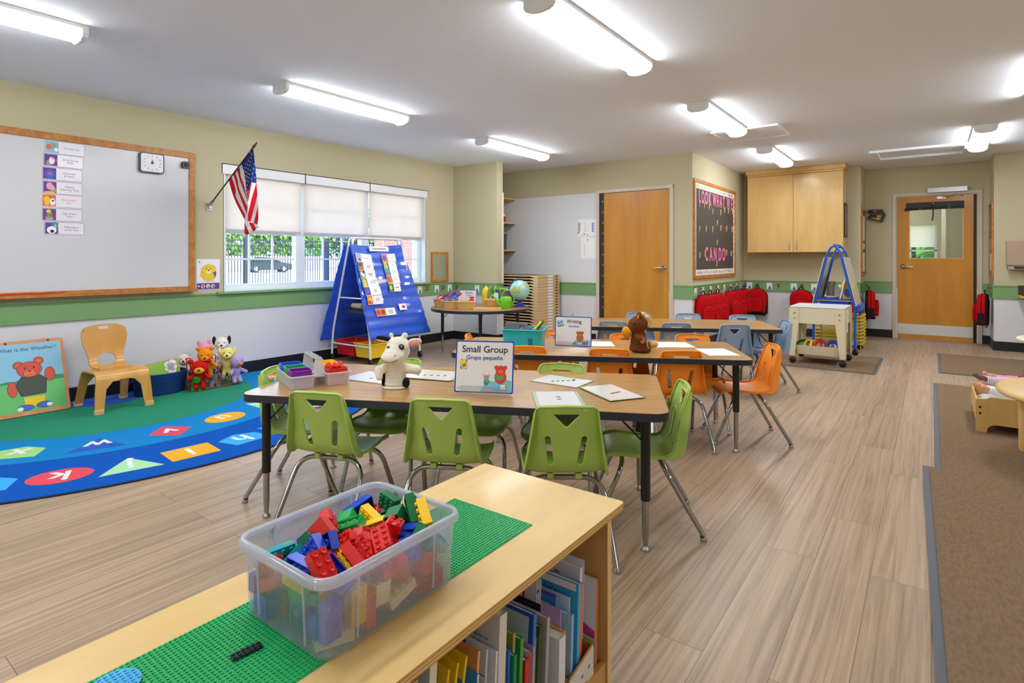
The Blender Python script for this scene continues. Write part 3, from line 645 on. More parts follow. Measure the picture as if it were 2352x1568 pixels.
# flag on a slanted staff
t = thing('flag', 'American flag hanging from a slanted black staff beside the window', 'flag', (XL, 2.657, 1.65))
def fp(cx, cy, off=0):
    px = 470+cx/6.533; py = 320+cy/6.533; a = (px-1176)/1305.0; th = math.atan(964/1305.0); d = (-sin(th)+a*cos(th), cos(th)+a*sin(th)); k = (2.657+off)/d[1]
    return (d[0]*k-XL, off, 1.15-(py-595)/1305.0*k-1.65)
b = MB(); b.tube([fp(60, 1010), fp(722, 130)], .0065, BLACKP, 10); b.build('staff', t)
b = MB(); M = T(*fp(722, 130)) @ Vector(Vector(fp(722, 130))-Vector(fp(60, 1010))).to_track_quat('Z', 'Y').to_matrix().to_4x4(); b.lathe([(.0065, -.005), (.012, .004), (.017, .02), (.014, .035), (.003, .088)], mat('aged brass', '#7b6840', .4, .8), 4, M, False); b.build('finial', t)
b = MB(); b.cbox((.006, 0, .0), (.012, .05, .07), STEEL); M = Vector(Vector(fp(722, 130))-Vector(fp(60, 1010))).to_track_quat('Z', 'Y').to_matrix().to_4x4(); b.lathe([(.016, -.015), (.016, .085)], STEEL, 12, T(*fp(62, 1008)) @ M); b.cbox((.02, 0, .0), (.03, .022, .035), STEEL); b.build('wall_bracket', t)
FRD = cloth_mat('red flag cloth', '#d0232f'); FWH = cloth_mat('white flag cloth', '#ece9ea'); FBL = cloth_mat('navy flag cloth', '#25357c')
def relief(cx, cy):
    fold = 715-75*min(1, cy/790) if cy < 790 else 645
    d = (cx-fold)/330.0
    return .05*math.exp(-(d*3.2)**2)-.02*sin(cx*.022+cy*.004)
def poly(b, pts, m, e=0):
    b.add([fp(x, y, -relief(x, y)+.02-e) for x, y in pts], [list(range(len(pts)))], m, I4, False)
b = MB()
EL = [(390, 570), (368, 640), (440, 830), (452, 960), (520, 1080), (598, 1210)]
cv = [[(560, 365), (585, 460), (612, 620), (624, 788)], [(522, 420), (545, 560), (585, 660), (628, 850)], [(490, 445), (522, 590), (560, 700), (648, 940)], [(458, 495), (498, 620), (520, 740), (640, 1010)], [(432, 520), (480, 700), (510, 800), (632, 1120)], [(405, 560), (465, 745), (475, 870), (610, 1130)], [(390, 572), (370, 640), (450, 900), (598, 1200)]]
def samp(c, k=8):
    P = smoothpath([(x, y, 0) for x, y in c], k); return [(p.x, p.y) for p in P]
S_ = [samp(c) for c in cv]
for i in range(6):
    A, Bq = S_[i], S_[i+1]; m = FWH if i % 2 == 0 else FRD
    for j in range(len(A)-1): poly(b, [A[j], A[j+1], Bq[j+1], Bq[j]], m)
poly(b, [(624, 788), (628, 850), (648, 940), (640, 1010), (632, 1120), (610, 1130), (598, 1200), (650, 1240), (660, 1000), (655, 800)], FWH, -.002)
FL0 = samp([(722, 130), (704, 400), (690, 640), (650, 792)]); C0 = samp([(722, 131), (640, 250), (560, 365), (600, 540), (624, 788)], 6)[::1]
n_ = len(FL0); C1 = [C0[int(i*(len(C0)-1)/(n_-1))] for i in range(n_)]
for j in range(n_-1): poly(b, [C1[j], C1[j+1], FL0[j+1], FL0[j]], FBL)
RE = samp([(728, 135), (752, 330), (770, 500), (777, 658)]); FR0 = samp([(722, 130), (704, 400), (696, 530), (690, 640)])
for j in range(len(RE)-1): poly(b, [FR0[j], FR0[j+1], RE[j+1], RE[j]], FBL)
poly(b, [(690, 640), (708, 644), (652, 935), (640, 860), (628, 800), (650, 792)], FRD); poly(b, [(708, 644), (770, 660), (700, 900), (650, 1120), (650, 935)], FWH)
poly(b, [(770, 660), (777, 658), (792, 830), (740, 1040), (690, 1235), (645, 1228), (650, 1120), (700, 900)], FRD); poly(b, [(792, 830), (803, 1000), (770, 1130), (737, 1256), (690, 1235), (740, 1040)], FWH)
poly(b, [(803, 1000), (806, 1180), (792, 1278), (737, 1256), (770, 1130)], FRD)
poly(b, [(598, 1245), (640, 1340), (672, 1412), (628, 1436), (600, 1410)], FRD, .01); poly(b, [(598, 1200), (598, 1245), (640, 1340), (672, 1412), (728, 1385), (690, 1300), (650, 1228)], FWH, .01)
poly(b, [(665, 1238), (735, 1258), (775, 1345), (728, 1385), (690, 1300)], FRD, .012); poly(b, [(740, 1258), (792, 1278), (818, 1318), (775, 1345)], FWH, .012)
poly(b, [(600, 1410), (628, 1436), (600, 1470), (590, 1430)], FWH, .01)
for x, y in [(680, 192), (708, 222), (692, 275), (655, 322), (684, 338), (615, 362), (645, 378), (676, 392), (570, 402), (598, 418), (626, 430), (654, 446), (682, 462), (590, 470), (612, 485), (634, 500), (656, 514), (676, 524), (606, 540), (626, 552), (644, 565), (664, 578), (630, 618), (654, 632), (640, 688), (630, 745), (650, 775), (750, 370), (738, 440), (764, 495), (720, 515), (752, 570), (704, 592)]:
    r_ = 10; poly(b, [(x+r_*(1 if k % 2 == 0 else .42)*sin(pi*k/5)*.85, y-r_*1.15*(1 if k % 2 == 0 else .42)*cos(pi*k/5)) for k in range(10)], FWH, .0025); 
b.build('flag_cloth', t, solid=.001)
# mirror
t = thing('wall_mirror', 'small mirror in a pine frame right of the window', 'mirror'); t.matrix_world = ML(5.66, .83, .002)
b = MB()
for q in ((0, .34, 0, .03), (0, .34, .39, .42), (0, .03, .03, .39), (.31, .34, .03, .39)): b.box(*q, 0, .018, OAK)
b.build('frame', t, bevel=.002); MB().box(.028, .312, .028, .392, .002, .008, mat('mirror silver', '#dfe4e4', .03, 1)).build('glass', t)

# coat hooks and name tags
HOOKW = mat('bare wood hook block', '#b98f5d', .5); BRN = mat('bronze hook', '#6b4a32', .35, .6)
def hook_proto():
    t = thing('coat_hook', 'x', 'coat hook')
    b = MB(); b.prism([(-.022, .03), (.022, .03), (.012, -.035), (-.012, -.035)], 0, .008, HOOKW); b.build('plate', t, bevel=.002)
    b = MB(); b.tube(smoothpath([(0, -.012, .008), (0, -.025, .03), (0, -.012, .048), (0, .006, .05)], 5), .0045, BRN, 8)
    for s in (-1, 1): b.tube(smoothpath([(0, .012, .008), (s*.012, .012, .03), (s*.024, .028, .036)], 4), .004, BRN, 8)
    b.build('prongs', t); return t
HK = [None]; TG = [None]
def put(root_list, maker, M, label, group):
    if root_list[0] is None: root_list[0] = maker(); o = root_list[0]; o['label'] = label; o['group'] = group
    else: o = dup(root_list[0], (0, 0, 0), 0, label, group)
    o.matrix_world = M; return o
def tagm():
    b = MB(); b.box(-.040, .040, -.048, .048, 0, .0012, PAPER); b.disc(.004, -.018, .014, .013, .0012, .0014, PBLU); b.disc(.004, -.036, .020, .014, .0014, .0016, PBLU); b.disc(.004, -.004, .009, .009, .0016, .0018, PGRY); b.box(-.03, .03, .03, .034, .0012, .0014, PGRY)
    return tag(b.build('name_tag'), 'x', 'name tag')
MBW = lambda y, z: T(-2.40+.0125, y, z) @ Matrix(((0, 0, 1, 0), (1, 0, 0, 0), (0, 1, 0, 0), (0, 0, 0, 1)))
def nthw(k): return ['first', 'second', 'third', 'fourth', 'fifth', 'sixth', 'seventh', 'eighth', 'ninth'][k]
for k, y in enumerate([7.096, 7.377, 7.698, 8.033, 8.32, 8.624, 8.948, 9.191]): put(TG, tagm, MBW(y+.02, .738), nthw(k)+' white name tag from the corner, on the green rail below the bulletin board', 'name tags on the green rails')
for k, y in enumerate([7.237, 7.541, 7.876, 8.134, 8.492, 8.807, 9.092, 9.36]): put(HK, hook_proto, MBW(y, .755), nthw(k)+' coat hook from the corner, below the bulletin board', 'coat hooks on the green rails')
for x, l in ((-2.309, 'left of the frontal red backpack beside the corner'), (-2.015, 'right of the frontal red backpack beside the corner'), (-1.673, 'left of the lone red backpack under the cupboard'), (-1.398, 'right of the lone red backpack under the cupboard'), (-1.045, 'seen through the blue easel frame')):
    put(TG, tagm, MBK(x, .738, YC-.0125), 'white name tag on the rail, '+l, 'name tags on the green rails')
for x, l in ((-2.18, 'carrying the frontal red backpack beside the corner'), (-1.88, 'empty, between the two red backpacks under the cupboard'), (-1.56, 'carrying the lone red backpack under the cupboard'), (-1.211, 'empty, behind the blue easel')):
    put(HK, hook_proto, MBK(x, .755, YC-.0125), 'coat hook under the cupboard, '+l, 'coat hooks on the green rails')
for y, l in ((5.44, 'nearest the window'), (5.765, 'below the small mirror'), (6.03, 'in the corner beside the stub wall')): put(TG, tagm, ML(y, .738, .0125), 'white name tag on the left wall rail, '+l, 'name tags on the green rails')
for y, l in ((5.56, 'between the window and the mirror'), (5.87, 'below the small mirror')): put(HK, hook_proto, ML(y, .755, .0125), 'coat hook on the left wall rail, '+l, 'coat hooks on the green rails')
for x, l in ((-5.47, 'nearest the corner'), (-4.95, 'above the science table')): put(HK, hook_proto, MBK(x, .755, YP-.0125), 'empty coat hook on the stub wall rail, '+l, 'coat hooks on the green rails')
put(TG, tagm, MBK(-5.12, .738, YP-.0125), 'white name tag on the stub wall rail above the science table', 'name tags on the green rails')
MSD = T(-.81+.0125, 0, 0) @ Matrix(((0, 0, 1, 0), (1, 0, 0, 0), (0, 1, 0, 0), (0, 0, 0, 1)))
put(HK, hook_proto, MSD @ T(9.72, .755, 0), 'coat hook left of the far door carrying a side-on backpack', 'coat hooks on the green rails')
MSJ = T(.633-.0125, 0, 0) @ Matrix(((0, 0, -1, 0), (-1, 0, 0, 0), (0, 1, 0, 0), (0, 0, 0, 1)))
put(HK, hook_proto, MSJ @ T(-9.62, .755, 0), 'coat hook right of the far door carrying a side-on backpack', 'coat hooks on the green rails')

# backpacks: local frame like wall pictures (x across, y up with 0 at the hook, z out of the wall)
RCL = cloth_mat('red backpack cloth', '#bd0c12'); BCL = cloth_mat('black backpack cloth', '#1a1a1c'); BMS = cloth_mat('black mesh', '#232326', .8, 1.0, 900)
def backpack():
    t = thing('backpack', 'x', 'backpack')
    def outl(w, h0, h1, k=14):
        p = [(-w*.94, h1+.03), (-w*.86, h1), (w*.86, h1), (w*.94, h1+.03), (w, h1+.12)]
        for i in range(k+1): q = pi*i/k; p.append((w*cos(q), h0-w*.85+w*.85*sin(q)))
        p.append((-w, h1+.12)); return p
    def puff(b, w, h0, h1, z0, z1, m, nlev=6):
        O = outl(w, h0, h1); cx, cy = 0, (h0+h1)/2; n = len(O); vs = []
        for l in range(nlev+1):
            q = l/nlev*pi/2; s = 1-.16*(1-cos(q))-.0; z = z0+(z1-z0)*sin(q)
            if l == nlev: s *= .9
            vs += [(cx+(x-cx)*s, cy+(y-cy)*s, z) for x, y in O]
        fs = [(l*n+i, l*n+(i+1) % n, (l+1)*n+(i+1) % n, (l+1)*n+i) for l in range(nlev) for i in range(n)]
        b.add(vs, fs, m, I4, True); c = len(vs); b.add(vs[-n:]+[(cx, cy, z1+.006)], [(i, (i+1) % n, n) for i in range(n)], m, I4, True); b.add(vs[:n], [list(range(n))[::-1]], m)
        return [(cx+(x-cx)*.985, cy+(y-cy)*.985, z0+(z1-z0)*.45) for x, y in O]
    b = MB(); ln = puff(b, .150, -.055, -.455, .035, .120, RCL); b.build('main_body', t)
    b = MB(); b.tube(ln, .0045, BCL, 6, True); b.build('piping', t)
    b = MB(); ln2 = puff(b, .098, -.19, -.42, .115, .165, RCL); b.build('front_pocket', t)
    b = MB(); b.tube([p for p in ln2], .004, BCL, 6, True); b.tube([(-.05, -.262, .166), (.05, -.262, .166)], .003, BCL, 6); b.build('zip', t)
    b = MB(); b.prism(outl(.152, -.055, -.458), .012, .036, BCL); b.box(-.13, .13, -.462, -.425, .03, .125, BCL); b.build('back_panel', t, bevel=.005)
    for s in (-1, 1):
        b = MB(); b.box(s*.148-.008, s*.148+.008, -.44, -.30, .04, .11, BMS); b.build('side_pocket', t, bevel=.006)
        b = MB(); b.tube(smoothpath([(s*.05, -.07, .015), (s*.07, -.16, -.004+.006), (s*.085, -.30, .004), (s*.11, -.45, .01), (s*.09, -.49, .03)], 5), .0055, BCL, 6); b.build('shoulder_strap', t)
    b = MB(); b.tube(smoothpath([(-.03, -.065, .035), (-.022, -.03, .045), (0, -.006, .046), (.022, -.03, .045), (.03, -.065, .035)], 6), .006, BCL, 8); b.build('grab_loop', t)
    return t
BP = [None]
def bag(M, label): return put(BP, backpack, M, label, 'red backpacks hanging on the hooks')
bag(MBK(-2.18, .755, YC-.03), 'red backpack hanging frontal beside the corner under the cupboard')
bag(MBK(-1.56, .755, YC-.03), 'red backpack hanging alone behind the cream water table')
bag(MBK(-.93, .755, YC-.03) @ SC(.9, 1, 1), 'red backpack half hidden behind the blue easel')
for k, (y, a, l) in enumerate([(7.26, 28, 'nearest the corner of the door wall'), (7.54, 20, 'second from the door wall corner'), (7.86, 22, 'third from the door wall corner'), (8.46, 24, 'nearer of the two in the middle of the row'), (8.80, 18, 'farther of the two in the middle of the row'), (9.18, 12, 'last of the row, in the inner corner')]):
    bag(MBW(y, .755) @ T(0, 0, .015) @ RY(R(-a if k < 3 else -a)), 'red backpack below the bulletin board, '+l)
bag(MSD @ T(9.70, .755, .02) @ RY(R(4)), 'red and black backpack seen side-on left of the far door')
bag(MSJ @ T(-9.64, .755, .02) @ RY(R(-6)), 'red and black backpack seen side-on right of the far door')

# ---------------------------------------------------------------- bulletin board
MBB = T(-2.40, 0, 0) @ Matrix(((0, 0, 1, 0), (1, 0, 0, 0), (0, 1, 0, 0), (0, 0, 0, 1)))
t = thing('bulletin_board', 'tall bulletin board with pink letters LOOK WHAT WE CAN DO on dark paper', 'bulletin board'); t.matrix_world = MBB @ T(7.055, .90, 0)
Wb, Hb = 1.855, 1.267
b = MB()
for q in ((0, Wb, 0, .045), (0, Wb, Hb-.045, Hb), (0, .045, .045, Hb-.045), (Wb-.045, Wb, .045, Hb-.045)): b.box(*q, 0, .022, OAK)
b.build('frame', t, bevel=.003)
MB().box(.04, Wb-.04, .04, Hb-.04, .002, .008, mat('charcoal brown paper', '#4b423c', .8, noise=.1, nscale=1.5)).build('backing_paper', t)
b = MB(); rs = random.Random(7); cols = [PGRY, PSKY, mat('printed tan', '#c9a384', .5), PGRY, PYEL, mat('printed slate', '#6f7c86', .5), PINK]
b.box(.045, Wb-.045, .045, .115, .008, .0095, PWHT); b.box(.045, Wb-.045, Hb-.115, Hb-.045, .008, .0095, PWHT); b.box(.045, .095, .115, Hb-.115, .008, .0095, PWHT); b.box(Wb-.095, Wb-.045, .115, Hb-.115, .008, .0095, PWHT)
x = .055
while x < Wb-.09:
    w_ = rs.uniform(.018, .035)
    for yb in (.058, Hb-.102): b.box(x, x+w_, yb, yb+rs.uniform(.03, .045), .0095, .0100, rs.choice(cols))
    x += w_+rs.uniform(.008, .03)
y = .13
while y < Hb-.14:
    h_ = rs.uniform(.03, .06)
    for xb in (.055, Wb-.085): b.box(xb, xb+.028, y, y+h_, .0095, .0100, rs.choice(cols))
    y += h_+rs.uniform(.02, .04)
b.build('paper_border', t)
PK = mat('pink card letters', '#ee7fae', .5); PKE = PK
def L_(b, s, x, yc, w, h):
    b = MB(); b.text(s, h*1.38, PK, T(x, yc-.018, .0105) @ SC(w/(h*.75), 1, 1), h=0, bold=.03); b.build('letter', t, label='pink cut-out letter '+s, solid=.002)
b = MB()
for ch, x in zip('LOOK', (.22, .35, .50, .64)): L_(b, ch, x, 1.965-.90, .085, .165)
for ch, x in zip('WHAT', (.84, .99, 1.13, 1.27)): L_(b, ch, x, 1.965-.90+(.0), .075, .165)
for ch, x in zip('WE', (1.50, 1.68)): L_(b, ch, x, 1.975-.90, .085, .175)
for ch, x in zip('CAN', (.50, .69, .87)): L_(b, ch, x, 1.225-.90, .095, .18)
for ch, x in zip('DO', (1.09, 1.27)): L_(b, ch, x, 1.225-.90, .10, .18)
def pin():
    b = MB(); W_ = mat('clothespin wood', '#cdb083', .6)
    b.box(-.009, -.001, -.045, .035, 0, .011, W_, RZ(R(4))); b.box(.001, .009, -.045, .035, 0, .011, W_, RZ(R(-6))); b.tube([(-.012, -.012, .006), (.012, -.012, .006)], .0035, STEEL, 8)
    return tag(b.build('clothespin'), 'x', 'clothespin')
PN = [None]
PD = [(7.251, 1.857, 0), (7.445, 1.857, 0), (7.648, 1.86, 0), (7.8, 1.80, 0), (8.163, 1.81, 0), (8.355, 1.86, 0), (8.541, 1.86, 0), (8.753, 1.86, 0), (7.999, 1.655, 1), (7.251, 1.54, 2), (7.518, 1.55, 2), (7.793, 1.56, 2), (8.163, 1.59, 2), (8.443, 1.595, 2), (8.729, 1.595, 2), (7.999, 1.385, 3), (7.262, 1.205, 4), (7.47, 1.226, 4), (8.443, 1.25, 4), (8.683, 1.238, 4), (7.987, 1.095, 5)]
rown = ['just under the words LOOK WHAT WE', 'single in the second row', 'in the middle row', 'single between the middle row and CAN DO', 'level with the words CAN DO', 'below the words CAN DO']
cn = {}
for y, z, r_ in PD:
    cn[r_] = cn.get(r_, 0)+1; l = 'wooden clothespin on the bulletin board, '+rown[r_]
    if r_ in (0, 2, 4): l = nthw(cn[r_]-1)+' wooden clothespin '+rown[r_]
    put(PN, pin, MBB @ T(y, z, .0105) @ RZ(R(-10)), l, 'clothespins on the bulletin board')

# ---------------------------------------------------------------- wall cupboard
t = thing('wall_cupboard', 'pale maple two-door cupboard mounted high on the wall', 'cupboard', (-2.26, 9.10, 1.25))
b = MB(); b.box(0, 1.27, .020, .33, 0, 1.14, MAPLE); b.build('carcass', t, bevel=.002)
b = MB(); b.box(-.02, 1.30, -.03, .33, 1.17, 1.233, MAPLE); b.box(-.003, 1.275, -.004, .33, 1.14, 1.17, MAPLE); b.build('crown', t, bevel=.003)
for i, (x0, x1) in enumerate(((0.003, .632), (.638, 1.267))):
    g = MB().box(x0, x1, 0, .0195, .003, 1.135, MAPLE).build('door', t, bevel=.002)
    hx = .585 if i == 0 else .685
    MB().tube(smoothpath([(hx, 0, .045), (hx, -.022, .05), (hx, -.028, .09), (hx, -.028, .12), (hx, -.022, .158), (hx, 0, .163)], 4), .005, STEEL, 8).build('handle', g)
    MB().lathe([(.008, 0), (.008, .006)], STEEL, 12, T(hx+(-.045 if i == 0 else .045), 0, .035) @ RX(R(90))).build('lock', g)
CSD = T(-.989, 0, 0) @ Matrix(((0, 0, 1, 0), (1, 0, 0, 0), (0, 1, 0, 0), (0, 0, 0, 1)))
def frame_pic(name, M, w, h, fm, lab, cat, fw=.02, th=.015, papers=()):
    t = thing(name, lab, cat); t.matrix_world = M
    b = MB()
    for q in ((0, w, 0, fw), (0, w, h-fw, h), (0, fw, fw, h-fw), (w-fw, w, fw, h-fw)): b.box(*q, 0, th, fm)
    b.build('frame', t, bevel=.001)
    b = MB(); b.box(fw, w-fw, fw, h-fw, .001, .006, papers[0] if papers else PAPER)
    b.build('panel', t)
    for p in papers[1:]:
        b = MB(); b.box(*p[:4], .0065, .008, p[4]); b.build('notice', t)
    return t
frame_pic('framed_notice', CSD @ T(9.17, 1.46, 0), .22, .48, mat('dark wood frame', '#4a3222', .4), 'dark framed notice on the side of the wall cupboard', 'notice', .022, .018, (PAPER, (.06, .16, .36, .39, PRED)))
o = MB().box(0, .18, 0, .27, 0, .002, mat('laminated mauve sheet', '#d9cfd2', .3)).build('notice_sheet'); o.matrix_world = CSD @ T(9.20, 1.97, 0); tag(o, 'pale sheet above the framed notice on the cupboard side', 'notice')
frame_pic('notice_board', T(-.81, 0, 0) @ Matrix(((0, 0, 1, 0), (1, 0, 0, 0), (0, 1, 0, 0), (0, 0, 0, 1))) @ T(9.47, .92, 0), .50, .96, OAK, 'narrow oak-framed notice board left of the black wall device', 'notice board', .03, .02, (mat('brown cork', '#6e5b47', .8), (.06, .44, .50, .86, PAPER), (.06, .25, .36, .47, PAPER), (.27, .44, .38, .46, PAPER), (.06, .44, .05, .33, PAPER)))
frame_pic('notice_board', T(.633, 0, 0) @ Matrix(((0, 0, -1, 0), (-1, 0, 0, 0), (0, 1, 0, 0), (0, 0, 0, 1))) @ T(-9.95, .92, 0), .50, .96, OAK, 'narrow oak-framed notice board right of the far door', 'notice board', .03, .02, (mat('grey felt', '#8a8479', .8), (.06, .44, .08, .3, PAPER), (.08, .3, .36, .5, mat('printed tan', '#c9a384', .5))))
o = MB().box(0, .09, 0, .27, 0, .004, WTRIM).build('wall_plate'); o.matrix_world = T(-.81, 0, 0) @ Matrix(((0, 0, 1, 0), (1, 0, 0, 0), (0, 1, 0, 0), (0, 0, 0, 1))) @ T(9.58, 1.93, 0); tag(o, 'slim beige plate above the notice board left of the far door', 'plate')
# black wall device with yellow stripes
t = thing('wall_holder', 'black wall-mounted holder with yellow stripes left of the far door', 'holder'); t.matrix_world = MBK(-.765, 1.70, YD-.001)
b = MB(); b.plate(.0, .19, .135, .185, 0, .05, .018, BLACKP); b.build('upper_bar', t, bevel=.004); MB().box(.065, .115, .148, .172, .05, .0515, RED).build('red_mark', t)
b = MB(); b.prism([(0, .075), (.03, .115), (.225, .115), (.185, .0), (.165, -.002), (.005, .055)], 0, .06, BLACKP); b.tube([(.185, .14, .03), (.20, .135, .03), (.20, .10, .03)], .008, BLACKP, 8); b.build('wedge_body', t, bevel=.004)
b = MB()
for k in range(3): b.prism([(.118-.005*k, .098-.02*k), (.168-.005*k, .092-.02*k), (.170-.005*k, .082-.02*k), (.113-.005*k, .088-.02*k)], .06, .061, PYEL)
b.prism([(.03, .066), (.07, .063), (.16, .028), (.155, .021)], .06, .061, PYEL); b.build('yellow_stripes', t)
# paper towel dispenser and counter at the right
t = thing('towel_dispenser', 'taupe paper towel dispenser on the right-hand wall', 'dispenser', (.745, 9.399, 1.07))
TAU = mat('taupe enamel', '#b49b84', .4)
MB().box(0, .32, -.13, 0, .0, .31, TAU).build('cover', t, bevel=.012, seg=3); b = MB(); b.box(.02, .31, -.11, -.005, -.045, 0, mat('light grey plastic', '#b8b4ae', .4)); b.build('base', t, bevel=.003); MB().box(.07, .30, -.114, -.08, -.036, -.012, BLACKP).build('slot', t)
t = thing('counter', 'dark-topped counter with a pale edge at the right edge of the view', 'counter', (.86, 9.39, .70))
DKC = mat('dark brown laminate', '#43332c', .4)
b = MB(); b.prism([(0, 0), (0, -.25), (.06, -.42), (.25, -.58), (2.8, -.58), (2.8, 0)], -.012, .006, DKC); b.build('worktop', t)
b = MB(); b.prism([(-.004, 0), (-.004, -.252), (.058, -.425), (.248, -.586), (2.8, -.586), (2.8, -.55), (.25, -.55), (.08, -.40), (.02, -.24), (.02, 0)], -.020, .009, MAPLE); b.build('pale_edge', t, bevel=.002)
MB().box(0, 2.8, -.02, 0, .009, .125, DKC).build('backsplash', t); MB().box(.9, 2.8, -.52, -.01, -.699, -.02, mat('cabinet base grey', '#9c958c', .5)).build('base_cabinet', t)

# ---------------------------------------------------------------- alcove: shelves, bin, cots, notices
for z, l in ((2.07, 'highest of the three'), (1.703, 'middle one, holding a red item'), (1.29, 'lowest one, holding a dark grey bin')):
    t = thing('wall_shelf', 'pale wooden wall shelf in the alcove, '+l, 'shelf', (XL, 6.27, z), group='alcove shelves')
    MB().box(.001, .46, 0, .755, -.02, 0, MAPLE).build('board', t, bevel=.002)
    for y in (.12, .60):
        b = MB(); b.box(0, .006, y-.012, y+.012, -.20, -.02, WHITE); b.box(0, .32, y-.012, y+.012, -.026, -.0201, WHITE); b.tube([(.003, y, -.19), (.28, y, -.024)], .005, WHITE, 6); b.build('bracket', t)
t = thing('storage_bin', 'dark grey lidded bin on the lowest alcove shelf', 'bin', (-5.37, 6.72, 1.2905))
b = MB(); b.prism([(-.15, -.21), (.15, -.21), (.15, .21), (-.15, .21)], 0, .24, mat('charcoal plastic', '#4a4b50', .45)); b.build('body', t, bevel=.012); b = MB(); b.box(-.17, .17, -.23, .23, .24, .268, mat('grey lid', '#8a8d92', .45)); b.build('lid', t, bevel=.006)
t = thing('red_canister', 'small red and white item on the middle alcove shelf', 'canister', (-5.27, 6.90, 1.704)); MB().lathe([(.045, 0), (.045, .09), (.035, .10)], RED, 20).build('body', t); MB().lathe([(.037, 0), (.037, .03)], PAPER, 20, T(0, 0, .10)).build('lid', t)
TAN = mat('tan cot plastic', '#d6b788', .45); MESH = cloth_mat('dark cot mesh', '#2a2622')
def cot():
    t = thing('stacking_cot', 'x', 'cot')
    L = 1.29
    for x0, x1, q in ((0, .06, 1), (L-.06, L, -1)):
        b = MB(); b.box(x0, x1, -.28, .28, .0005, .0392, TAN); xe = x1 if q > 0 else x0
        for yy in (-.28, .255): b.prism([(xe, .0005), (xe, .0392), (xe+q*.10, .0392), (xe+q*.10, .030), (xe+q*.03, .012)], yy, yy+.025, TAN, Matrix(((1, 0, 0, 0), (0, 0, 1, 0), (0, 1, 0, 0), (0, 0, 0, 1))))
        b.build('end_frame', t, bevel=.0015)
    for yy in (-.28, .262): MB().box(.15, 1.14, yy, yy+.018, .022, .0392, TAN).build('side_rail', t)
    MB().box(.06, 1.23, -.25, .25, .027, .030, MESH).build('mesh_bed', t)
    b = MB(); b.box(L, L+.0008, -.03, .10, .006, .035, PAPER); b.box(L+.0008, L+.0011, -.015, -.003, .016, .024, PGRY); b.build('name_label', t)
    b = MB(); b.prism(arc(.20, .012, .042, 0, 180, 8, .016), L+.0002, L+.001, BLACKP, Matrix(((0, 0, 1, 0), (1, 0, 0, 0), (0, 1, 0, 0), (0, 0, 0, 1)))); b.build('finger_notch', t)
    return t
ordn = ['first', 'second', 'third', 'fourth', 'fifth', 'sixth', 'seventh', 'eighth', 'ninth', 'tenth', 'eleventh', 'twelfth', 'thirteenth', 'fourteenth', 'fifteenth', 'sixteenth', 'seventeenth', 'eighteenth', 'nineteenth', 'twentieth', 'twenty-first', 'twenty-second', 'twenty-third']
c0 = cot(); NC = 23
for k in range(NC):
    o = c0 if k == 0 else dup(c0, (0, 0, 0), 0, '')
    kk = NC-1-k
    o.location = (-5.572+.0015*((k*7) % 3), 6.66, .0+k*.0405); o['label'] = 'tan stacking cot, '+('topmost' if kk == 0 else 'lowest' if k == 0 else ordn[kk]+' from the top')+' of the stack in the alcove'; o['group'] = 'stacked sleeping cots'
o = MB().box(0, .31, 0, .24, 0, .001, PAPER); z = .0012
o.box(.005, .035, .06, .20, z, z+.0003, mat('printed brick brown', '#8a5f4e', .5))
for k in range(5): o.box(.010, .030, .068+k*.028, .080+k*.028, z+.0003, z+.0005, PWHT)
o.box(.225, .235, .06, .18, z, z+.0003, PBLU)
for k in range(5): o.box(.225, .26, .06+k*.028, .072+k*.028, z, z+.0003, PBLU)
for k in range(4): o.box(.10, .13, .07+k*.035, .075+k*.035, z, z+.0003, PGRY)
o.disc(.05, .02, .018, .009, z, z+.0002, PYEL); o.disc(.15, .02, .018, .007, z, z+.0002, PLIM); o.disc(.10, .035, .010, .010, z, z+.0002, PBLK); o.box(0.0, .012, .035, .06, z, z+.0002, PBLK)
o = o.build('notice_sheet'); o.matrix_world = MBK(-4.03, 1.47, YB-.001); tag(o, 'white notice with brown and blue ladder drawings beside the plain wooden door', 'notice')
o = MB(); o.box(0, .24, 0, .30, 0, .001, PAPER); o.disc(.11, .265, .012, .012, .001, .0013, PGRY); o.box(.06, .064, .05, .20, .001, .0012, PGRY); o.box(.09, .20, .02, .022, .001, .0012, PGRY)
o = o.build('notice_sheet'); o.matrix_world = MBK(-3.985, 1.155, YB-.001); tag(o, 'plain white sheet with a small grey emblem, below the ladder notice', 'notice')
# ================================================================ alphabet rug (half circle against the left wall)
RG = mat('rug green pile', '#2f8f70', .95, spec=.1, noise=.08, nscale=120, bump=.8, bscale=900); RL = mat('rug light blue pile', '#1a86cc', .95, spec=.1, noise=.1, nscale=120, bump=.8, bscale=900); RB = mat('rug royal blue pile', '#0d58b8', .95, spec=.1, noise=.1, nscale=120, bump=.8, bscale=900)
RD = mat('rug navy binding', '#11183a', .9); RW = mat('rug white pile', '#dfe8e6', .95); RO = mat('rug orange pile', '#f0a71d', .95); RR = mat('rug red pile', '#db4457', .95); RM = mat('rug mint pile', '#a5dba8', .95); RK = mat('rug pale green pile', '#9cd07a', .95); RC = mat('rug sky pile', '#2fa3e8', .95); RN = mat('rug deep blue pile', '#1552bd', .95)
cx, cy = -5.40, 1.76
rug = MB()
def half(r, n=60):
    p = []
    for i in range(n+1):
        a = -pi/2+pi*i/n; p.append((cx+r*cos(a), cy+r*sin(a)))
    return [(XL+.03, cy-r)]+p+[(XL+.03, cy+r)]
rug.prism(half(2.165), 0, .006, RD); rug.prism(half(2.15), .006, .0075, RB); rug.prism(half(1.545), .0075, .0082, RL); rug.prism(half(1.07), .0082, .0089, RG)
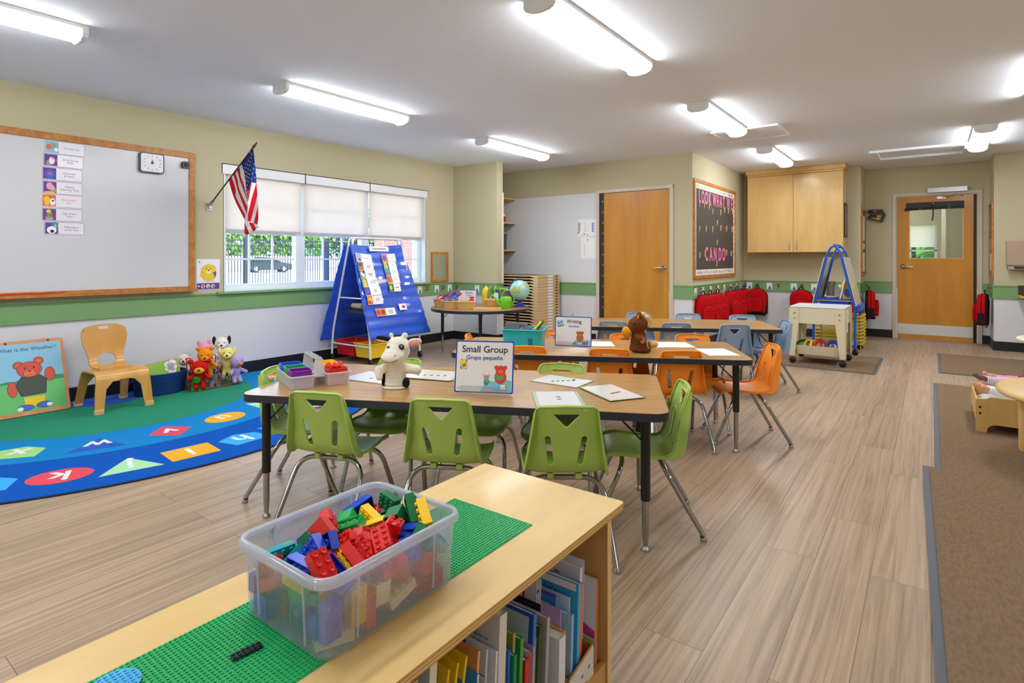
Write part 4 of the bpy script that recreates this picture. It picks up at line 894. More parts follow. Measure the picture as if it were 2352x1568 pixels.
rug.prism([(XL+.03, cy-.3)]+[(cx-.06+.28*cos(-pi/2+pi*i/20), cy+.28*sin(-pi/2+pi*i/20)) for i in range(21)]+[(XL+.03, cy+.3)], .0089, .0094, RN)
def glyph(ch, ang, r, shape, m, s=1.0, z=.0082):
    a = R(ang); M = T(cx+r*cos(a), cy+r*sin(a), 0) @ RZ(a-pi/2)      # +y points outwards
    if shape == 'o': rug.disc(0, 0, .145*s, .115*s, z, z+.0005, m, M)
    elif shape == 't': rug.prism([(-.15*s, .12*s), (.15*s, .12*s), (0, -.13*s)], z, z+.0005, m, M)
    elif shape == 'v': rug.prism([(-.15*s, -.12*s), (.15*s, -.12*s), (0, .13*s)], z, z+.0005, m, M)
    elif shape == 'd': rug.prism([(0, .15*s), (.13*s, 0), (0, -.15*s), (-.13*s, 0)], z, z+.0005, m, M)
    elif shape == 'r': rug.prism([(-.13*s, .11*s), (.13*s, .11*s), (.13*s, -.11*s), (-.13*s, -.11*s)], z, z+.0005, m, M)
    elif shape == 'p': rug.prism([(-.13*s, .10*s), (.10*s, .10*s), (.13*s, -.06*s), (0, -.12*s), (-.12*s, -.06*s)], z, z+.0005, m, M)
    rug.text(ch, .20*s, RW, M @ T(0, -.01, z+.0007), h=0, bold=.02)
for ch, a, sh, m in (('g', 14, 'r', RC), ('f', 23.6, 'o', RR), ('e', 33.2, 'v', RM), ('d', 43, 'r', RO), ('c', 52, 'p', RK), ('b', 62, 'd', RR), ('a', 72, 'o', RC), ('h', 4.2, 'p', RC), ('i', -5.5, 'r', RO), ('j', -14.8, 't', RM), ('k', -24.2, 'o', RR), ('l', -33.8, 'p', RC), ('m', -43.5, 'd', RO), ('n', -53, 'r', RM), ('o', -63, 'o', RR), ('p', -73, 'v', RO)): glyph(ch, a, 1.87, sh, m, 1, .0075)
for ch, a, sh, m in (('q', 80, 'o', mat('rug deep orange pile', '#f07f1c', .95)), ('r', 63, 'd', RR), ('s', 47, 'r', RK), ('t', 30, 't', RM), ('u', 13.6, 'o', RO), ('v', -3, 'd', RR), ('w', -20, 't', RN), ('x', -37, 'p', RK), ('y', -54, 'o', RO), ('z', -71, 'r', RR)): glyph(ch, a, 1.33, sh, m, 1.0, .0082)
tag(rug.build('alphabet_rug'), 'blue and green half-round alphabet rug against the left wall', 'rug')

# ================================================================ bent plywood teacher chair
CHW = wood('honey bent plywood', '#d9a455', '#c58d3f', (2, 2, .5), 3, .35, coat=.3)
def polyprof(K):
    P = bend([(a, 0, b_) for a, b_ in K], .06, 8); L = [0]
    for i in range(1, len(P)): L.append(L[-1]+(P[i]-P[i-1]).length)
    def f(u, s):
        s = max(0, min(L[-1], s))
        for i in range(1, len(L)):
            if s <= L[i]+1e-9: break
        t = (s-L[i-1])/(L[i]-L[i-1]); p = P[i-1].lerp(P[i], t); return (p.x, u, p.z)
    return f, L[-1]
t = thing('wooden_chair', 'honey-coloured bent plywood chair on the rug beside the weather board', 'chair', (-5.13, 1.712, .009), R(2))
f, Ls = polyprof([(.215, .0), (.185, .295), (-.12, .285), (-.215, 0)])
def mapf(u, s):
    p = f(u, s); fl = 1+.10*max(0, (.27-p[2])/.27); return (p[0], p[1]*fl, p[2])
w_ = .178; a1 = .235; a2 = Ls-.235
out = [(w_, 0), (w_+.002, .15), (w_, .26), (w_-.004, Ls/2), (w_-.01, Ls-.26), (w_-.012, Ls-.12), (w_-.012, Ls), (w_-.058, Ls), (w_-.07, a2+.05), (w_-.10, a2), (-w_+.10, a2), (-w_+.07, a2+.05), (-w_+.058, Ls), (-w_+.012, Ls), (-w_+.012, Ls-.12), (-w_+.01, Ls-.26), (-w_+.004, Ls/2), (-w_, .26), (-w_-.002, .15), (-w_, 0), (-w_+.05, 0), (-w_+.065, a1-.06), (-w_+.105, a1-.01), (-w_+.14, a1), (w_-.14, a1), (w_-.105, a1-.01), (w_-.065, a1-.06), (w_-.05, 0)]
b = MB(); sheet(out, [], .022, mapf, .013, CHW, b); b.build('seat', t)
g, Lb = polyprof([(.06, .303), (-.10, .300), (-.135, .40), (-.175, .625)])
def mapb(u, s):
    p = g(u, s); return (p[0]+.25*u*u*max(0, min(1, (p[2]-.32)/.1)), p[1], p[2])
hw = [(.105, 0), (.112, .10), (.118, .16), (.120, .22), (.128, .28), (.148, .34), (.158, .40), (.155, .44), (.135, .475), (.09, .492), (.04, .498)]
out = [(x, y*Lb/.498) for x, y in hw]+[(-x, y*Lb/.498) for x, y in hw[::-1]]
hole1 = [(.067*cos(2*pi*i/24), .20+.052*sin(2*pi*i/24)) for i in range(24)]; hole2 = arc(.028, .455, .012, -90, 90, 5)+arc(-.028, .455, .012, 90, 270, 5)
b = MB(); sheet(out, [hole1, hole2], .02, mapb, .012, CHW, b); b.build('backrest', t)
for x, y, nm_ in ((.215, w_*1.1-.027, 0), (.215, -w_*1.1+.027, 0), (-.215, w_*1.1-.04, 0), (-.215, -w_*1.1+.04, 0)):
    b = MB(); b.box(x-.013, x+.013, y-.03, y+.03, 0, .035, mat('tan rubber foot', '#dcb277', .5)); b.build('foot_cap', t, bevel=.003)

# ================================================================ weather board leaning on the wall
def lean(y, x0, zt, w, h, ang):
    """picture frame: +x along world Y, +y up the board, +z toward the room; bottom edge on the rug at x0"""
    return T(x0, y, zt) @ RY(R(-ang)) @ Matrix(((0, 0, 1, 0), (1, 0, 0, 0), (0, 1, 0, 0), (0, 0, 0, 1)))
t = thing('weather_board', 'framed picture board reading What is the Weather? leaning on the left wall', 'picture board'); t.matrix_world = lean(1.062, -5.30, .012, .43, .55, 20)
PLY = wood('salmon beech frame', '#dc9a68', '#c98352', (2, 2, 2), 5, .4)
b = MB(); b.plate(0, .43, 0, .56, -.009, .003, .018, PLY); b.build('frame', t, bevel=.002)
b = MB(); z = .0032
b.box(.02, .408, .028, .535, .003, z, PSKY); b.box(.02, .408, .028, .255, z, z+.0002, mat('printed meadow green', '#62bd6b', .4))
b.prism([(.02, .25), (.07, .262), (.12, .256), (.16, .272), (.20, .255), (.34, .262), (.36, .275), (.408, .27), (.408, .24), (.02, .24)], z+.0002, z+.0003, mat('printed dark green', '#2f8b52', .4))
for x, y in ((.085, .545), (.335, .548)): b.disc(x, y, .008, .008, z, z+.001, PBLK)
b.text('What is the Weather?', .0385, mat('printed navy', '#1e4456', .5), T(.205, .492, z+.0002))
FU = mat('printed bear fur red', '#d34a38', .45); z2 = z+.0004
def D(x, y, rx, ry, m, lv, o=True):
    if o: b.disc(x, y, rx+.003, ry+.003, z2+lv*.0002, z2+lv*.0002+.0001, PBLK)
    b.disc(x, y, rx, ry, z2+lv*.0002+.0001, z2+lv*.0002+.0002, m)
# plain teddy bear figure, arms out
D(.145, .372, .028, .028, FU, 1); D(.265, .395, .028, .028, FU, 1); D(.145, .372, .013, .013, ORG, 2, False); D(.265, .395, .013, .013, ORG, 2, False)
D(.10, .20, .026, .055, FU, 1); D(.325, .285, .030, .052, FU, 1)
b.prism([(.160, .13), (.285, .13), (.275, .06), (.165, .06)], z2+.0002, z2+.0004, PYEL)
b.prism([(.145, .14), (.118, .225), (.155, .285), (.265, .29), (.305, .255), (.292, .145)], z2+.0004, z2+.0007, PBLK); b.prism([(.150, .146), (.124, .224), (.160, .281), (.262, .286), (.300, .252), (.288, .150)], z2+.0007, z2+.0009, mat('printed olive shirt', '#3f4a3c', .5))
D(.207, .335, .072, .058, FU, 5); D(.207, .307, .036, .028, ORG, 6); b.disc(.207, .323, .009, .006, z2+.0016, z2+.0018, PBLK); b.disc(.180, .348, .006, .008, z2+.0016, z2+.0018, PBLK); b.disc(.234, .350, .006, .008, z2+.0016, z2+.0018, PBLK)
b.box(.190, .224, .2955, .2975, z2+.0016, z2+.0018, PBLK)
D(.165, .055, .045, .020, PBLU, 4); D(.275, .062, .045, .020, PBLU, 4); b.disc(.135, .050, .018, .014, z2+.0011, z2+.0013, PWHT); b.disc(.305, .058, .018, .014, z2+.0011, z2+.0013, PWHT)
b.build('printed_picture', t)

# ================================================================ blue rope basket with picture boards
ROPE = cloth_mat('navy cotton rope', '#1b3f77')
t = thing('rope_basket', 'navy rope basket against the left wall, holding picture boards', 'basket', (-5.33, 2.13, .010))
b = MB(); n_ = 13
for k in range(n_):
    z = .008+k*.0135; s = 1+.10*k/n_+.0
    b.tube([(.145*s*cos(2*pi*i/32), .185*s*sin(2*pi*i/32), z) for i in range(32)], .0082, ROPE, 8, True)
b.disc(0, 0, .145, .185, 0, .01, ROPE); b.build('body', t)
b = MB(); b.tube(smoothpath([(.06, -.20, .15), (.04, -.235, .13), (0, -.245, .11), (-.04, -.235, .13), (-.06, -.20, .15)], 5), .009, ROPE, 8); b.build('handle', t)
def small_board(M, w, h, face, fr, l, draw):
    t = thing('picture_board', l, 'picture board'); t.matrix_world = M
    b = MB(); b.plate(0, w, 0, h, -.005, 0, .006, fr); b.build('frame', t)
    b = MB(); b.box(.007, w-.007, .007, h-.007, 0, .0006, face); draw(b); b.build('printed_picture', t); return t
def dr(b):
    for x, y, r_ in ((.185, .15, .035), (.21, .17, .03), (.19, .12, .03), (.17, .165, .025), (.215, .14, .028), (.205, .105, .022), (.165, .13, .02)): b.disc(x, y, r_, r_, .0006, .0009, PWHT)
    for k, s in enumerate(['Be kind to', 'yourself', 'and others']): b.text(s, .014, INK, T(.205-.014*k, .138, .0012) @ RZ(-pi/2))
    b.disc(.14, .085, .009, .009, .0006, .0009, PWHT); b.disc(.125, .065, .006, .006, .0006, .0009, PWHT)
small_board(T(-5.25, 2.02, .07) @ RY(R(-16)) @ RX(R(5)) @ Matrix(((0, 0, 1, 0), (1, 0, 0, 0), (0, 1, 0, 0), (0, 0, 0, 1))), .26, .205, mat('printed leaf green', '#83b53c', .4), PLY, 'green picture board with a white thought bubble, standing in the navy basket', dr)
def dr2(b):
    for x, y, c in ((.03, .15, PYEL), (.05, .12, PWHT), (.03, .08, PYEL), (.045, .16, PGRN)): b.disc(x, y, .015, .015, .0006, .0009, c)
small_board(T(-5.30, 1.955, .06) @ RY(R(-14)) @ Matrix(((0, 0, 1, 0), (1, 0, 0, 0), (0, 1, 0, 0), (0, 0, 0, 1))), .20, .20, mat('printed bright blue', '#2f8fe0', .4), BLACKP, 'small blue picture card behind the green board in the navy basket', dr2)

# ================================================================ plush toys on a red wire rack
def fur(name, col, bump=.9): return cloth_mat(name, col, .95, bump, 500)
def blob(name, parent, balls, m, vox=.006, extra=None):
    b = MB()
    for c, r_ in balls: b.ball(c, r_, m, I4, 16, 10)
    if extra: extra(b)
    o = b.build(name, parent); md = o.modifiers.new('join', 'REMESH'); md.mode = 'VOXEL'; md.voxel_size = vox; md.use_smooth_shade = True
    s = o.modifiers.new('relax', 'SMOOTH'); s.factor = .6; s.iterations = 5; return o
def limb(a, c, r0, r1, n=5):
    A, C = Vector(a), Vector(c); return [(tuple(A.lerp(C, i/(n-1))), r0+(r1-r0)*i/(n-1)) for i in range(n)]
RWI = mat('red coated wire', '#b51d1f', .4)
t = thing('wire_rack', 'low red wire rack on the rug holding plush toys', 'rack', (-5.23, 2.50, .010))
b = MB(); r_ = .0045
b.tube([(-.10, -.20, .008), (.13, -.20, .008), (.13, .20, .008), (-.10, .20, .008)], r_, RWI, 6, True); b.tube([(0, -.20, .008), (0, .20, .008)], r_, RWI, 6)
b.build('base_frame', t)
for y in (-.17, -.06, .05, .17):
    for x, h in ((.08, .19), (-.03, .27)):
        MB().tube(bend([(x, y-.015, .008), (x, y-.015, h), (x, y+.015, h), (x, y+.015, .008)], .014, 4), r_*.9, RWI, 6).build('upright_loop', t)
def plush(l, loc, rz, col, head, hr, body, arms=True, snout=None, sn_r=.03, ears=None, beak=None, tilt=0, earcol=None, s=1):
    t = thing('plush_toy', l, 'plush toy', loc, rz, rot=(R(tilt), 0, rz)); t.scale = (1.14,)*3; m = fur(l[:22]+' fur', col)
    bb = [(head, hr), (body, (.045*s, .04*s, .055*s))]+limb((body[0], body[1], body[2]+.04*s), head, .03*s, .03*s, 3)
    if arms: bb += limb((body[0]-.03*s, body[1]-.01, body[2]+.03*s), (body[0]-.075*s, body[1]-.045, body[2]), .018*s, .020*s)+limb((body[0]+.03*s, body[1]-.01, body[2]+.03*s), (body[0]+.075*s, body[1]-.045, body[2]), .018*s, .020*s)
    bb += limb((body[0]-.02*s, body[1], body[2]-.03*s), (body[0]-.03*s, body[1]-.03, body[2]-.085*s), .024*s, .022*s)+limb((body[0]+.02*s, body[1], body[2]-.03*s), (body[0]+.03*s, body[1]-.03, body[2]-.085*s), .024*s, .022*s)
    blob('body', t, bb, m)
    hx, hy, hz = head; R0 = hr if not isinstance(hr, tuple) else hr[0]
    if snout: b = MB(); b.ball((hx, hy-R0*.85, hz-R0*.25), (sn_r, sn_r*.8, sn_r*.7), fur(l[:18]+' snout', snout)); b.build('snout', t); MB().ball((hx, hy-R0*.85-sn_r*.75, hz-R0*.12), (.011*s, .008, .008), BLACKP, I4, 12, 8).build('nose', t)
    if beak: MB().ball((hx, hy-R0*1.15, hz-R0*.2), (.024*s, .035*s, .013*s), fur(l[:18]+' beak', beak)).build('beak', t)
    for sx in (-1, 1):
        MB().ball((hx+sx*R0*.38, hy-R0*.86, hz+R0*.22), .0055*s, BLACKP, I4, 10, 6).build('eye', t)
        if ears: MB().ball((hx+sx*ears[0]*R0, hy+.0, hz+ears[1]*R0), ears[2], fur(l[:18]+' ear', earcol or col)).build('ear', t)
    return t
F = R(62)     # toys face the room, towards the camera
plush('red plush bear with a tan muzzle at the front of the wire rack', (-5.12, 2.36, .115), F, '#cf1a17', (0, -.02, .085), (.062, .055, .052), (0, 0, .01), snout='#e9a23c', sn_r=.036, ears=(.95, .75, (.02, .012, .02)), s=.85)
plush('orange plush tiger cub leaning above the red bear', (-5.16, 2.44, .20), F, '#f2941b', (-.01, -.02, .10), (.056, .052, .054), (0, .01, .015), snout='#f2941b', sn_r=.03, ears=(.8, .9, (.02, .012, .018)), tilt=8, s=.85)
plush('green and yellow plush turtle low behind the red bear', (-5.14, 2.345, .075), F, '#2f9a2c', (0, -.045, .03), .03, (0, 0, .0), arms=False, s=.8)
plush('pink plush pig at the back of the wire rack', (-5.34, 2.50, .25), F, '#ef9db4', (0, 0, .075), .052, (0, 0, -.02), snout='#f3b3c4', sn_r=.022, ears=(.7, .95, (.014, .01, .022)), s=.85)
plush('white plush dog with a black eye patch topping the wire rack', (-5.34, 2.66, .265), F, '#efe9e4', (0, 0, .085), .055, (0, 0, -.02), snout='#f4efe9', sn_r=.028, ears=(1.0, .5, (.014, .018, .035)), earcol='#2a2526', s=.85)
plush('pale yellow plush puppy right of the orange tiger cub', (-5.20, 2.64, .18), F, '#efe48a', (0, -.02, .095), (.055, .05, .05), (0, 0, .0), snout='#f2e998', sn_r=.032, ears=(.95, .35, (.014, .022, .034)), s=.85)
plush('lilac plush duck with an orange bill at the right of the wire rack', (-5.12, 2.68, .12), F+R(25), '#b9a2dc', (0, -.02, .085), .05, (0, 0, .0), beak='#f08a1d', s=.8)
plush('cream plush lamb at the back left of the wire rack', (-5.42, 2.36, .20), F, '#e7dfcd', (0, 0, .04), .045, (0, 0, -.05), snout='#efe8da', sn_r=.02, ears=(1.0, .2, (.016, .01, .012)), s=.8)
plush('grey plush mouse low in the middle of the wire rack', (-5.22, 2.54, .085), F, '#9b9aa2', (0, -.01, .07), .04, (0, 0, .0), snout='#b1b0b6', sn_r=.018, ears=(.9, .8, (.02, .008, .02)), s=.8)

# ================================================================ blue pocket chart stand
t = thing('chart_stand', 'white-framed A-shaped stand draped with blue pocket charts by the window', 'chart stand', (0, 0, 0)); WT = mat('white enamelled tube', '#e8e9ec', .3)
y0, y1, xw, xr, xa = 3.99, 4.72, -5.50, -4.83, -5.17
for y, nm_ in ((y0, ''), (y1, '')):
    MB().tube(bend([(xw, y, .07), (xw+.02, y, .33), (xa-.035, y, 1.30)], .1), .0125, WT, 10).build('rear_leg', t)
    MB().tube(bend([(xr, y, .07), (xr-.01, y, .33), (xa+.035, y, 1.30)], .1), .0125, WT, 10).build('front_leg', t)
    b = MB(); b.tube([(xw+.02, y, .20), (xr-.01, y, .20)], .010, WT, 8); b.tube([(-5.40, y, .72), (-4.93-.02, y, .72)], .009, WT, 8); b.build('cross_bar', t)
b = MB()
for s, x in ((-1, xa-.035), (1, xa+.035)): b.tube(bend([(x, y0, 1.29), (x+s*.0, y0+.01, 1.385), (x, y1-.01, 1.385), (x, y1, 1.29)], .07), .0125, WT, 10)
b.tube([(xw+.02, y0, .20), (xw+.02, y1, .20)], .010, WT, 8); b.tube([(xr-.01, y0, .20), (xr-.01, y1, .20)], .010, WT, 8); b.build('top_rail', t)
for x, y in ((xw, y0), (xr, y0), (xr, y1), (xw, y1)):
    MB().lathe([(.008, -.012), (.030, -.011), (.032, 0), (.030, .011), (.008, .012)], BLACKP, 18, T(x, y, .033) @ RX(R(90))).build('caster', t)
    MB().box(x-.012, x+.012, y-.018, y+.018, .045, .075, BLACKP).build('caster_fork', t)
CBL = bpy.data.materials.new('blue nylon'); CBL.use_nodes = True; n = CBL.node_tree; p = n.nodes['Principled BSDF']; p.inputs['Base Color'].default_value = rgb('#1553cf'); p.inputs['Roughness'].default_value = .42; p.inputs['Sheen Weight'].default_value = .2
def chart(f, W0, W1, name, nu=40, nv=70, z1=0):
    b = MB(); vs = []
    for j in range(nv+1):
        v = j/nv
        for i in range(nu+1): vs.append(f(i/nu*2-1, v))
    b.add(vs, [(j*(nu+1)+i, j*(nu+1)+i+1, (j+1)*(nu+1)+i+1, (j+1)*(nu+1)+i) for j in range(nv) for i in range(nu)], CBL, I4, True)
    return b
def ffront(u, v):
    w = .375+.075*v; yc = 4.325+.085*v; sag = .035*(1-u*u)*max(0, 1-v*3)
    x = -5.135+.325*min(1, v*1.0)+.0035*sin(v*60)*(.6+v)+.006*sin(v*17+u*2)+.012*sin(u*5+v*4)*(1-v)+.018*v
    z = 1.325-1.04*v-sag+.02*(v)*u*0
    return (x, yc+u*w, z-.05*v*(u+1)*.0)
b = chart(ffront, 0, 0, 'x'); b.build('pocket_chart', t, solid=.002)
def fback(u, v):
    w = .39+.04*v; return (-5.215-.30*v+.003*sin(v*50)+.006*sin(v*14)-.0, 4.33+u*w-.06*v, 1.32-1.08*v-.02*(1-u*u)*max(0, 1-v*3))
b = chart(fback, 0, 0, 'x'); b.build('pocket_chart', t, solid=.002)
# clear pockets
CLR = bpy.data.materials.new('clear vinyl'); CLR.use_nodes = True; n = CLR.node_tree; n.nodes.remove(n.nodes['Principled BSDF']); tr = n.nodes.new('ShaderNodeBsdfTransparent'); gs = n.nodes.new('ShaderNodeBsdfGlossy'); gs.inputs['Roughness'].default_value = .12; gs.inputs[0].default_value = (.9, .92, 1, 1); mxs = n.nodes.new('ShaderNodeMixShader'); mxs.inputs[0].default_value = .16
n.links.new(tr.outputs[0], mxs.inputs[1]); n.links.new(gs.outputs[0], mxs.inputs[2]); n.links.new(mxs.outputs[0], n.nodes['Material Output'].inputs[0])
for k in range(9):
    v0 = .20+k*.077; b = MB(); vs = []
    for v in (v0, v0+.03):
        for i in range(21): p = ffront(i/20*1.9-.95, v); vs.append((p[0]+.008+.002*sin(i*1.3+k), p[1], p[2]))
    b.add(vs, [(i, i+1, i+22, i+21) for i in range(20)], CLR, I4, True); b.build('clear_pocket', t)
# cards in the chart
def chart_card(u0, u1, v, hgt, bg, blobs, txt, tc, l, split=.33, name='picture_card'):
    p0 = Vector(ffront(u0, v)); p1 = Vector(ffront(u1, v)); q = Vector(ffront(u0, v+.08)); ex = (p1-p0).normalized(); dn = (q-Vector(ffront(u0, v))).normalized(); dn = (dn-ex*dn.dot(ex)).normalized(); nz = ex.cross(-dn).normalized()
    M = Matrix((ex, -dn, nz)).transposed().to_4x4(); M.translation = p0+nz*.018; w = (p1-p0).length; h = hgt
    b = MB(); b.box(0, w, -h, 0, 0, .001, PWHT); b.box(0, split*w, -h+.004, -.004, .001, .0013, bg)
    for x, y, rx, ry, c in blobs: b.disc(x*w, -y*h, rx*w, ry*h, .0013, .0016, c, n=12)
    L = txt.split('|')
    for k, s in enumerate(L):
        if s.strip(): q = .0042*len(s); yc = -h*.5+(len(L)/2-.5-k)*.018; xc = (split+1)/2*w; b.box(xc-q, xc+q, yc-.003, yc+.003, .0010, .0012, tc)
    o = b.build(name); o.matrix_world = M; return tag(o, l, 'card', 'picture cards in the blue pocket chart')
LC = [(PSKY, [(.12, .4, .1, .3, PINK), (.2, .7, .08, .2, PRED)], 'aaaaaaaa', TEAL), (TEAL, [(.16, .3, .13, .2, mat('printed brown', '#7c4a28', .5)), (.16, .65, .12, .3, ORG)], 'aaaaaaa|aaaaaa', PBLU), (mat('printed khaki', '#8d8b5c', .5), [(.1, .4, .05, .2, PWHT), (.2, .6, .08, .25, PWHT), (.25, .25, .05, .15, PBLK)], 'aaaaaaaa|aaaaa', PBLK), (TEAL, [(.16, .35, .11, .25, PYEL), (.16, .75, .12, .2, PYEL)], 'aaaaaaa|aaaaaaaaa', TEAL), (PUR, [(.17, .5, .10, .3, PBLU), (.2, .5, .04, .1, ORG)], 'aaaa|aaaa', PUR), (ORG, [(.17, .45, .12, .3, PYEL), (.14, .7, .08, .2, PRED)], 'aaaaaa|aaaa', PBLU)]
for k, (bg, bl, tx, tc) in enumerate(LC):
    u0 = -.93+.015*k; u1 = u0+.60-.02*k; chart_card(u0, u1, .105+k*.090+.0, .100, bg, bl, tx, tc, nthw(k)+' picture card from the top in the left column of the blue chart')
RCD = [(ORG, [(.17, .5, .12, .35, PBLU)], 'aaa', ORG), (TEAL, [(.17, .3, .10, .22, PYEL), (.17, .72, .13, .25, PYEL)], 'aaa', PGRN), (TEAL, [(.2, .4, .08, .25, PGRY), (.1, .7, .08, .2, PRED)], 'aaaaaa|aaaaa', TEAL), (ORG, [(.2, .5, .07, .3, PGRN), (.1, .5, .06, .25, PRED)], 'aaaaa', ORG), (mat('printed forest green', '#1f7a3a', .5), [(.16, .5, .11, .32, PYEL)], 'aaaaaaa', PBLK)]
for k, (bg, bl, tx, tc) in enumerate(RCD):
    u0 = .02-.015*k; u1 = u0+.56-.03*k; chart_card(u0, u1, .095+k*.086, .096, bg, bl, tx, tc, nthw(k)+' picture card from the top in the right column of the blue chart', .40)
chart_card(-.66, -.02, .70, .085, ORG, [(.12, .5, .10, .3, PRED), (.36, .5, .09, .35, mat('printed brown'))], 'aaaaaaaa|aaaaaaaa|aaaaaaa', PBLK, 'wide orange picture card alone low on the blue chart', .50)
chart_card(.14, .40, .665, .075, PWHT, [(.6, .5, .25, .25, PRED)], ' ', PBLK, 'small white tag with a red mark low on the blue chart', .01)
t2 = MB(); t2.box(-.14, .14, -.03, .03, 0, .002, PWHT); t2.box(-.10, .10, -.008, .008, .002, .0022, PGRY); o = t2.build('title_strip'); o.matrix_world = T(-5.105, 4.34, 1.268) @ RY(R(-14)) @ Matrix(((0, 0, 1, 0), (1, 0, 0, 0), (0, 1, 0, 0), (0, 0, 0, 1))); tag(o, 'white title strip hanging at the top of the blue pocket chart', 'sign')
# shelf tray and tubs inside the stand
b = MB(); b.plate(-5.36, -4.95, y0+.02, y1-.02, .555, .585, .03, mat('dark navy tray', '#16263c', .4)); b.build('shelf_tray', t, bevel=.004)
def tub(l, x, y, w, d, h, col, mname, z=.10):
    t = thing('storage_tub', l, 'tub', (x, y, z), group='plastic tubs in the chart stand'); m = mat(mname, col, .35)
    b = MB(); tub_shell(b, w, d, h, m); b.build('body', t); b = MB(); b.tube([(q[0], q[1], h) for q in rrect(-w/2-.006, w/2+.006, -d/2-.006, d/2+.006, .03, 4)], .007, m, 6, True); b.build('rim', t); return t
def tub_shell(b, w, d, h, m, th=.003, tp=.88, r=.03):
    O = rrect(-w/2, w/2, -d/2, d/2, r, 4); n = len(O)
    lo = [(x*tp, y*tp, 0) for x, y in O]; hi = [(x, y, h) for x, y in O]; ih = [(x*(1-2*th/w), y*(1-2*th/d), h) for x, y in O]; il = [(x*tp*(1-2*th/w), y*tp*(1-2*th/d), th) for x, y in O]
    vs = lo+hi+ih+il; fs = [(i, (i+1) % n, n+(i+1) % n, n+i) for i in range(n)]+[(n+i, n+(i+1) % n, 2*n+(i+1) % n, 2*n+i) for i in range(n)]+[(2*n+i, 2*n+(i+1) % n, 3*n+(i+1) % n, 3*n+i) for i in range(n)]
    b.add(vs, fs, m, I4, False); b.add(lo, [list(range(n))[::-1]], m); b.add(il, [list(range(n))], m)
tub('red plastic tub at the window side under the chart stand', -5.29, 4.14, .32, .30, .15, '#d3161a', 'tub red', .08); tub('yellow plastic tub at the front under the chart stand', -4.97, 4.14, .30, .30, .15, '#f2c81a', 'tub yellow', .08)
tub('blue plastic tub behind the red one under the chart stand', -5.29, 4.46, .32, .30, .15, '#1f7fd6', 'tub blue', .08); tub('bright blue plastic tub at the far end under the chart stand', -4.97, 4.46, .30, .30, .15, '#0f5fc4', 'tub blue2', .08)
o = MB().lathe([(.001, 0), (.045, .01), (.05, .05), (.03, .09), (.001, .10)], BLU, 16, T(-4.97, 4.17, .09) @ RX(R(20))).build('toy_cup'); tag(o, 'blue toy lying in the yellow tub', 'toy')
t3 = thing('big_book', 'red and white big book standing on the chart stand shelf', 'book', (-5.04, 4.30, .587)); MB().box(-.006, .006, -.15, .18, 0, .34, PRED, RY(R(8))).build('cover', t3); MB().box(-.004, .010, -.148, .178, .002, .338, PWHT, RY(R(8)) @ T(.007, 0, 0)).build('pages', t3)
t3 = thing('paper_roll', 'cream paper roll lying on the chart stand shelf', 'paper roll', (-5.20, 4.12, .60)); b = MB(); b.lathe([(.03, -.09), (.036, .09)], mat('cream card', '#d8cbb0', .7), 16, T(0, 0, .022) @ RY(R(90))); b.build('roll', t3)
# ================================================================ signs on the tables
def sign(l, x, y, z, w, h, rz, txt, sub, draw, fc, tilt=12, ts=.030, tx=.5):
    t = thing('table_sign', l, 'sign'); t.matrix_world = T(x, y, z) @ RZ(rz) @ RX(R(90-tilt)) @ T(0, .004, 0)
    b = MB(); b.plate(0, w, 0, h, -.0025, 0, .009, fc); b.build('border', t)
    b = MB(); b.plate(.006, w-.006, .006, h-.006, 0, .0006, .006, mat('glossy sign paper', '#e4e3e6', .15, coat=.5)); b.build('face', t)
    b = MB(); b.text(txt, ts, INK, T(w*tx, h*.83, .0008), bold=.012); b.text(sub, ts*.62, mat('printed deep blue', '#2a48a8', .5), T(w*tx, h*.67, .0008), bold=.018); b.build('lettering', t)
    b = MB(); draw(b, w, h); b.disc(.018, .018, .0055, .0055, .0007, .0009, PBLK); b.disc(.018, .018, .004, .004, .0009, .001, PWHT); b.disc(.018, .018, .002, .002, .001, .0011, PBLK); b.build('printed_drawing', t)
    b = MB(); b.box(w*.1, w*.9, -.006, .03, .001, .003, CLRP); b.box(w*.1, w*.9, -.006, -.003, -.05, .003, CLRP); b.build('acrylic_holder', t)
    return t
CLRP = bpy.data.materials.new('clear acrylic'); CLRP.use_nodes = True; n = CLRP.node_tree; n.nodes.remove(n.nodes['Principled BSDF']); tr = n.nodes.new('ShaderNodeBsdfTransparent'); tr.inputs[0].default_value = (.97, .98, 1, 1); gs = n.nodes.new('ShaderNodeBsdfGlossy'); gs.inputs['Roughness'].default_value = .1; mxs = n.nodes.new('ShaderNodeMixShader'); mxs.inputs[0].default_value = .14
n.links.new(tr.outputs[0], mxs.inputs[1]); n.links.new(gs.outputs[0], mxs.inputs[2]); n.links.new(mxs.outputs[0], n.nodes['Material Output'].inputs[0])
SBL = mat('sign blue border', '#1e3fae', .35)
PTU = mat('printed turquoise', '#6cc4d8', .4)
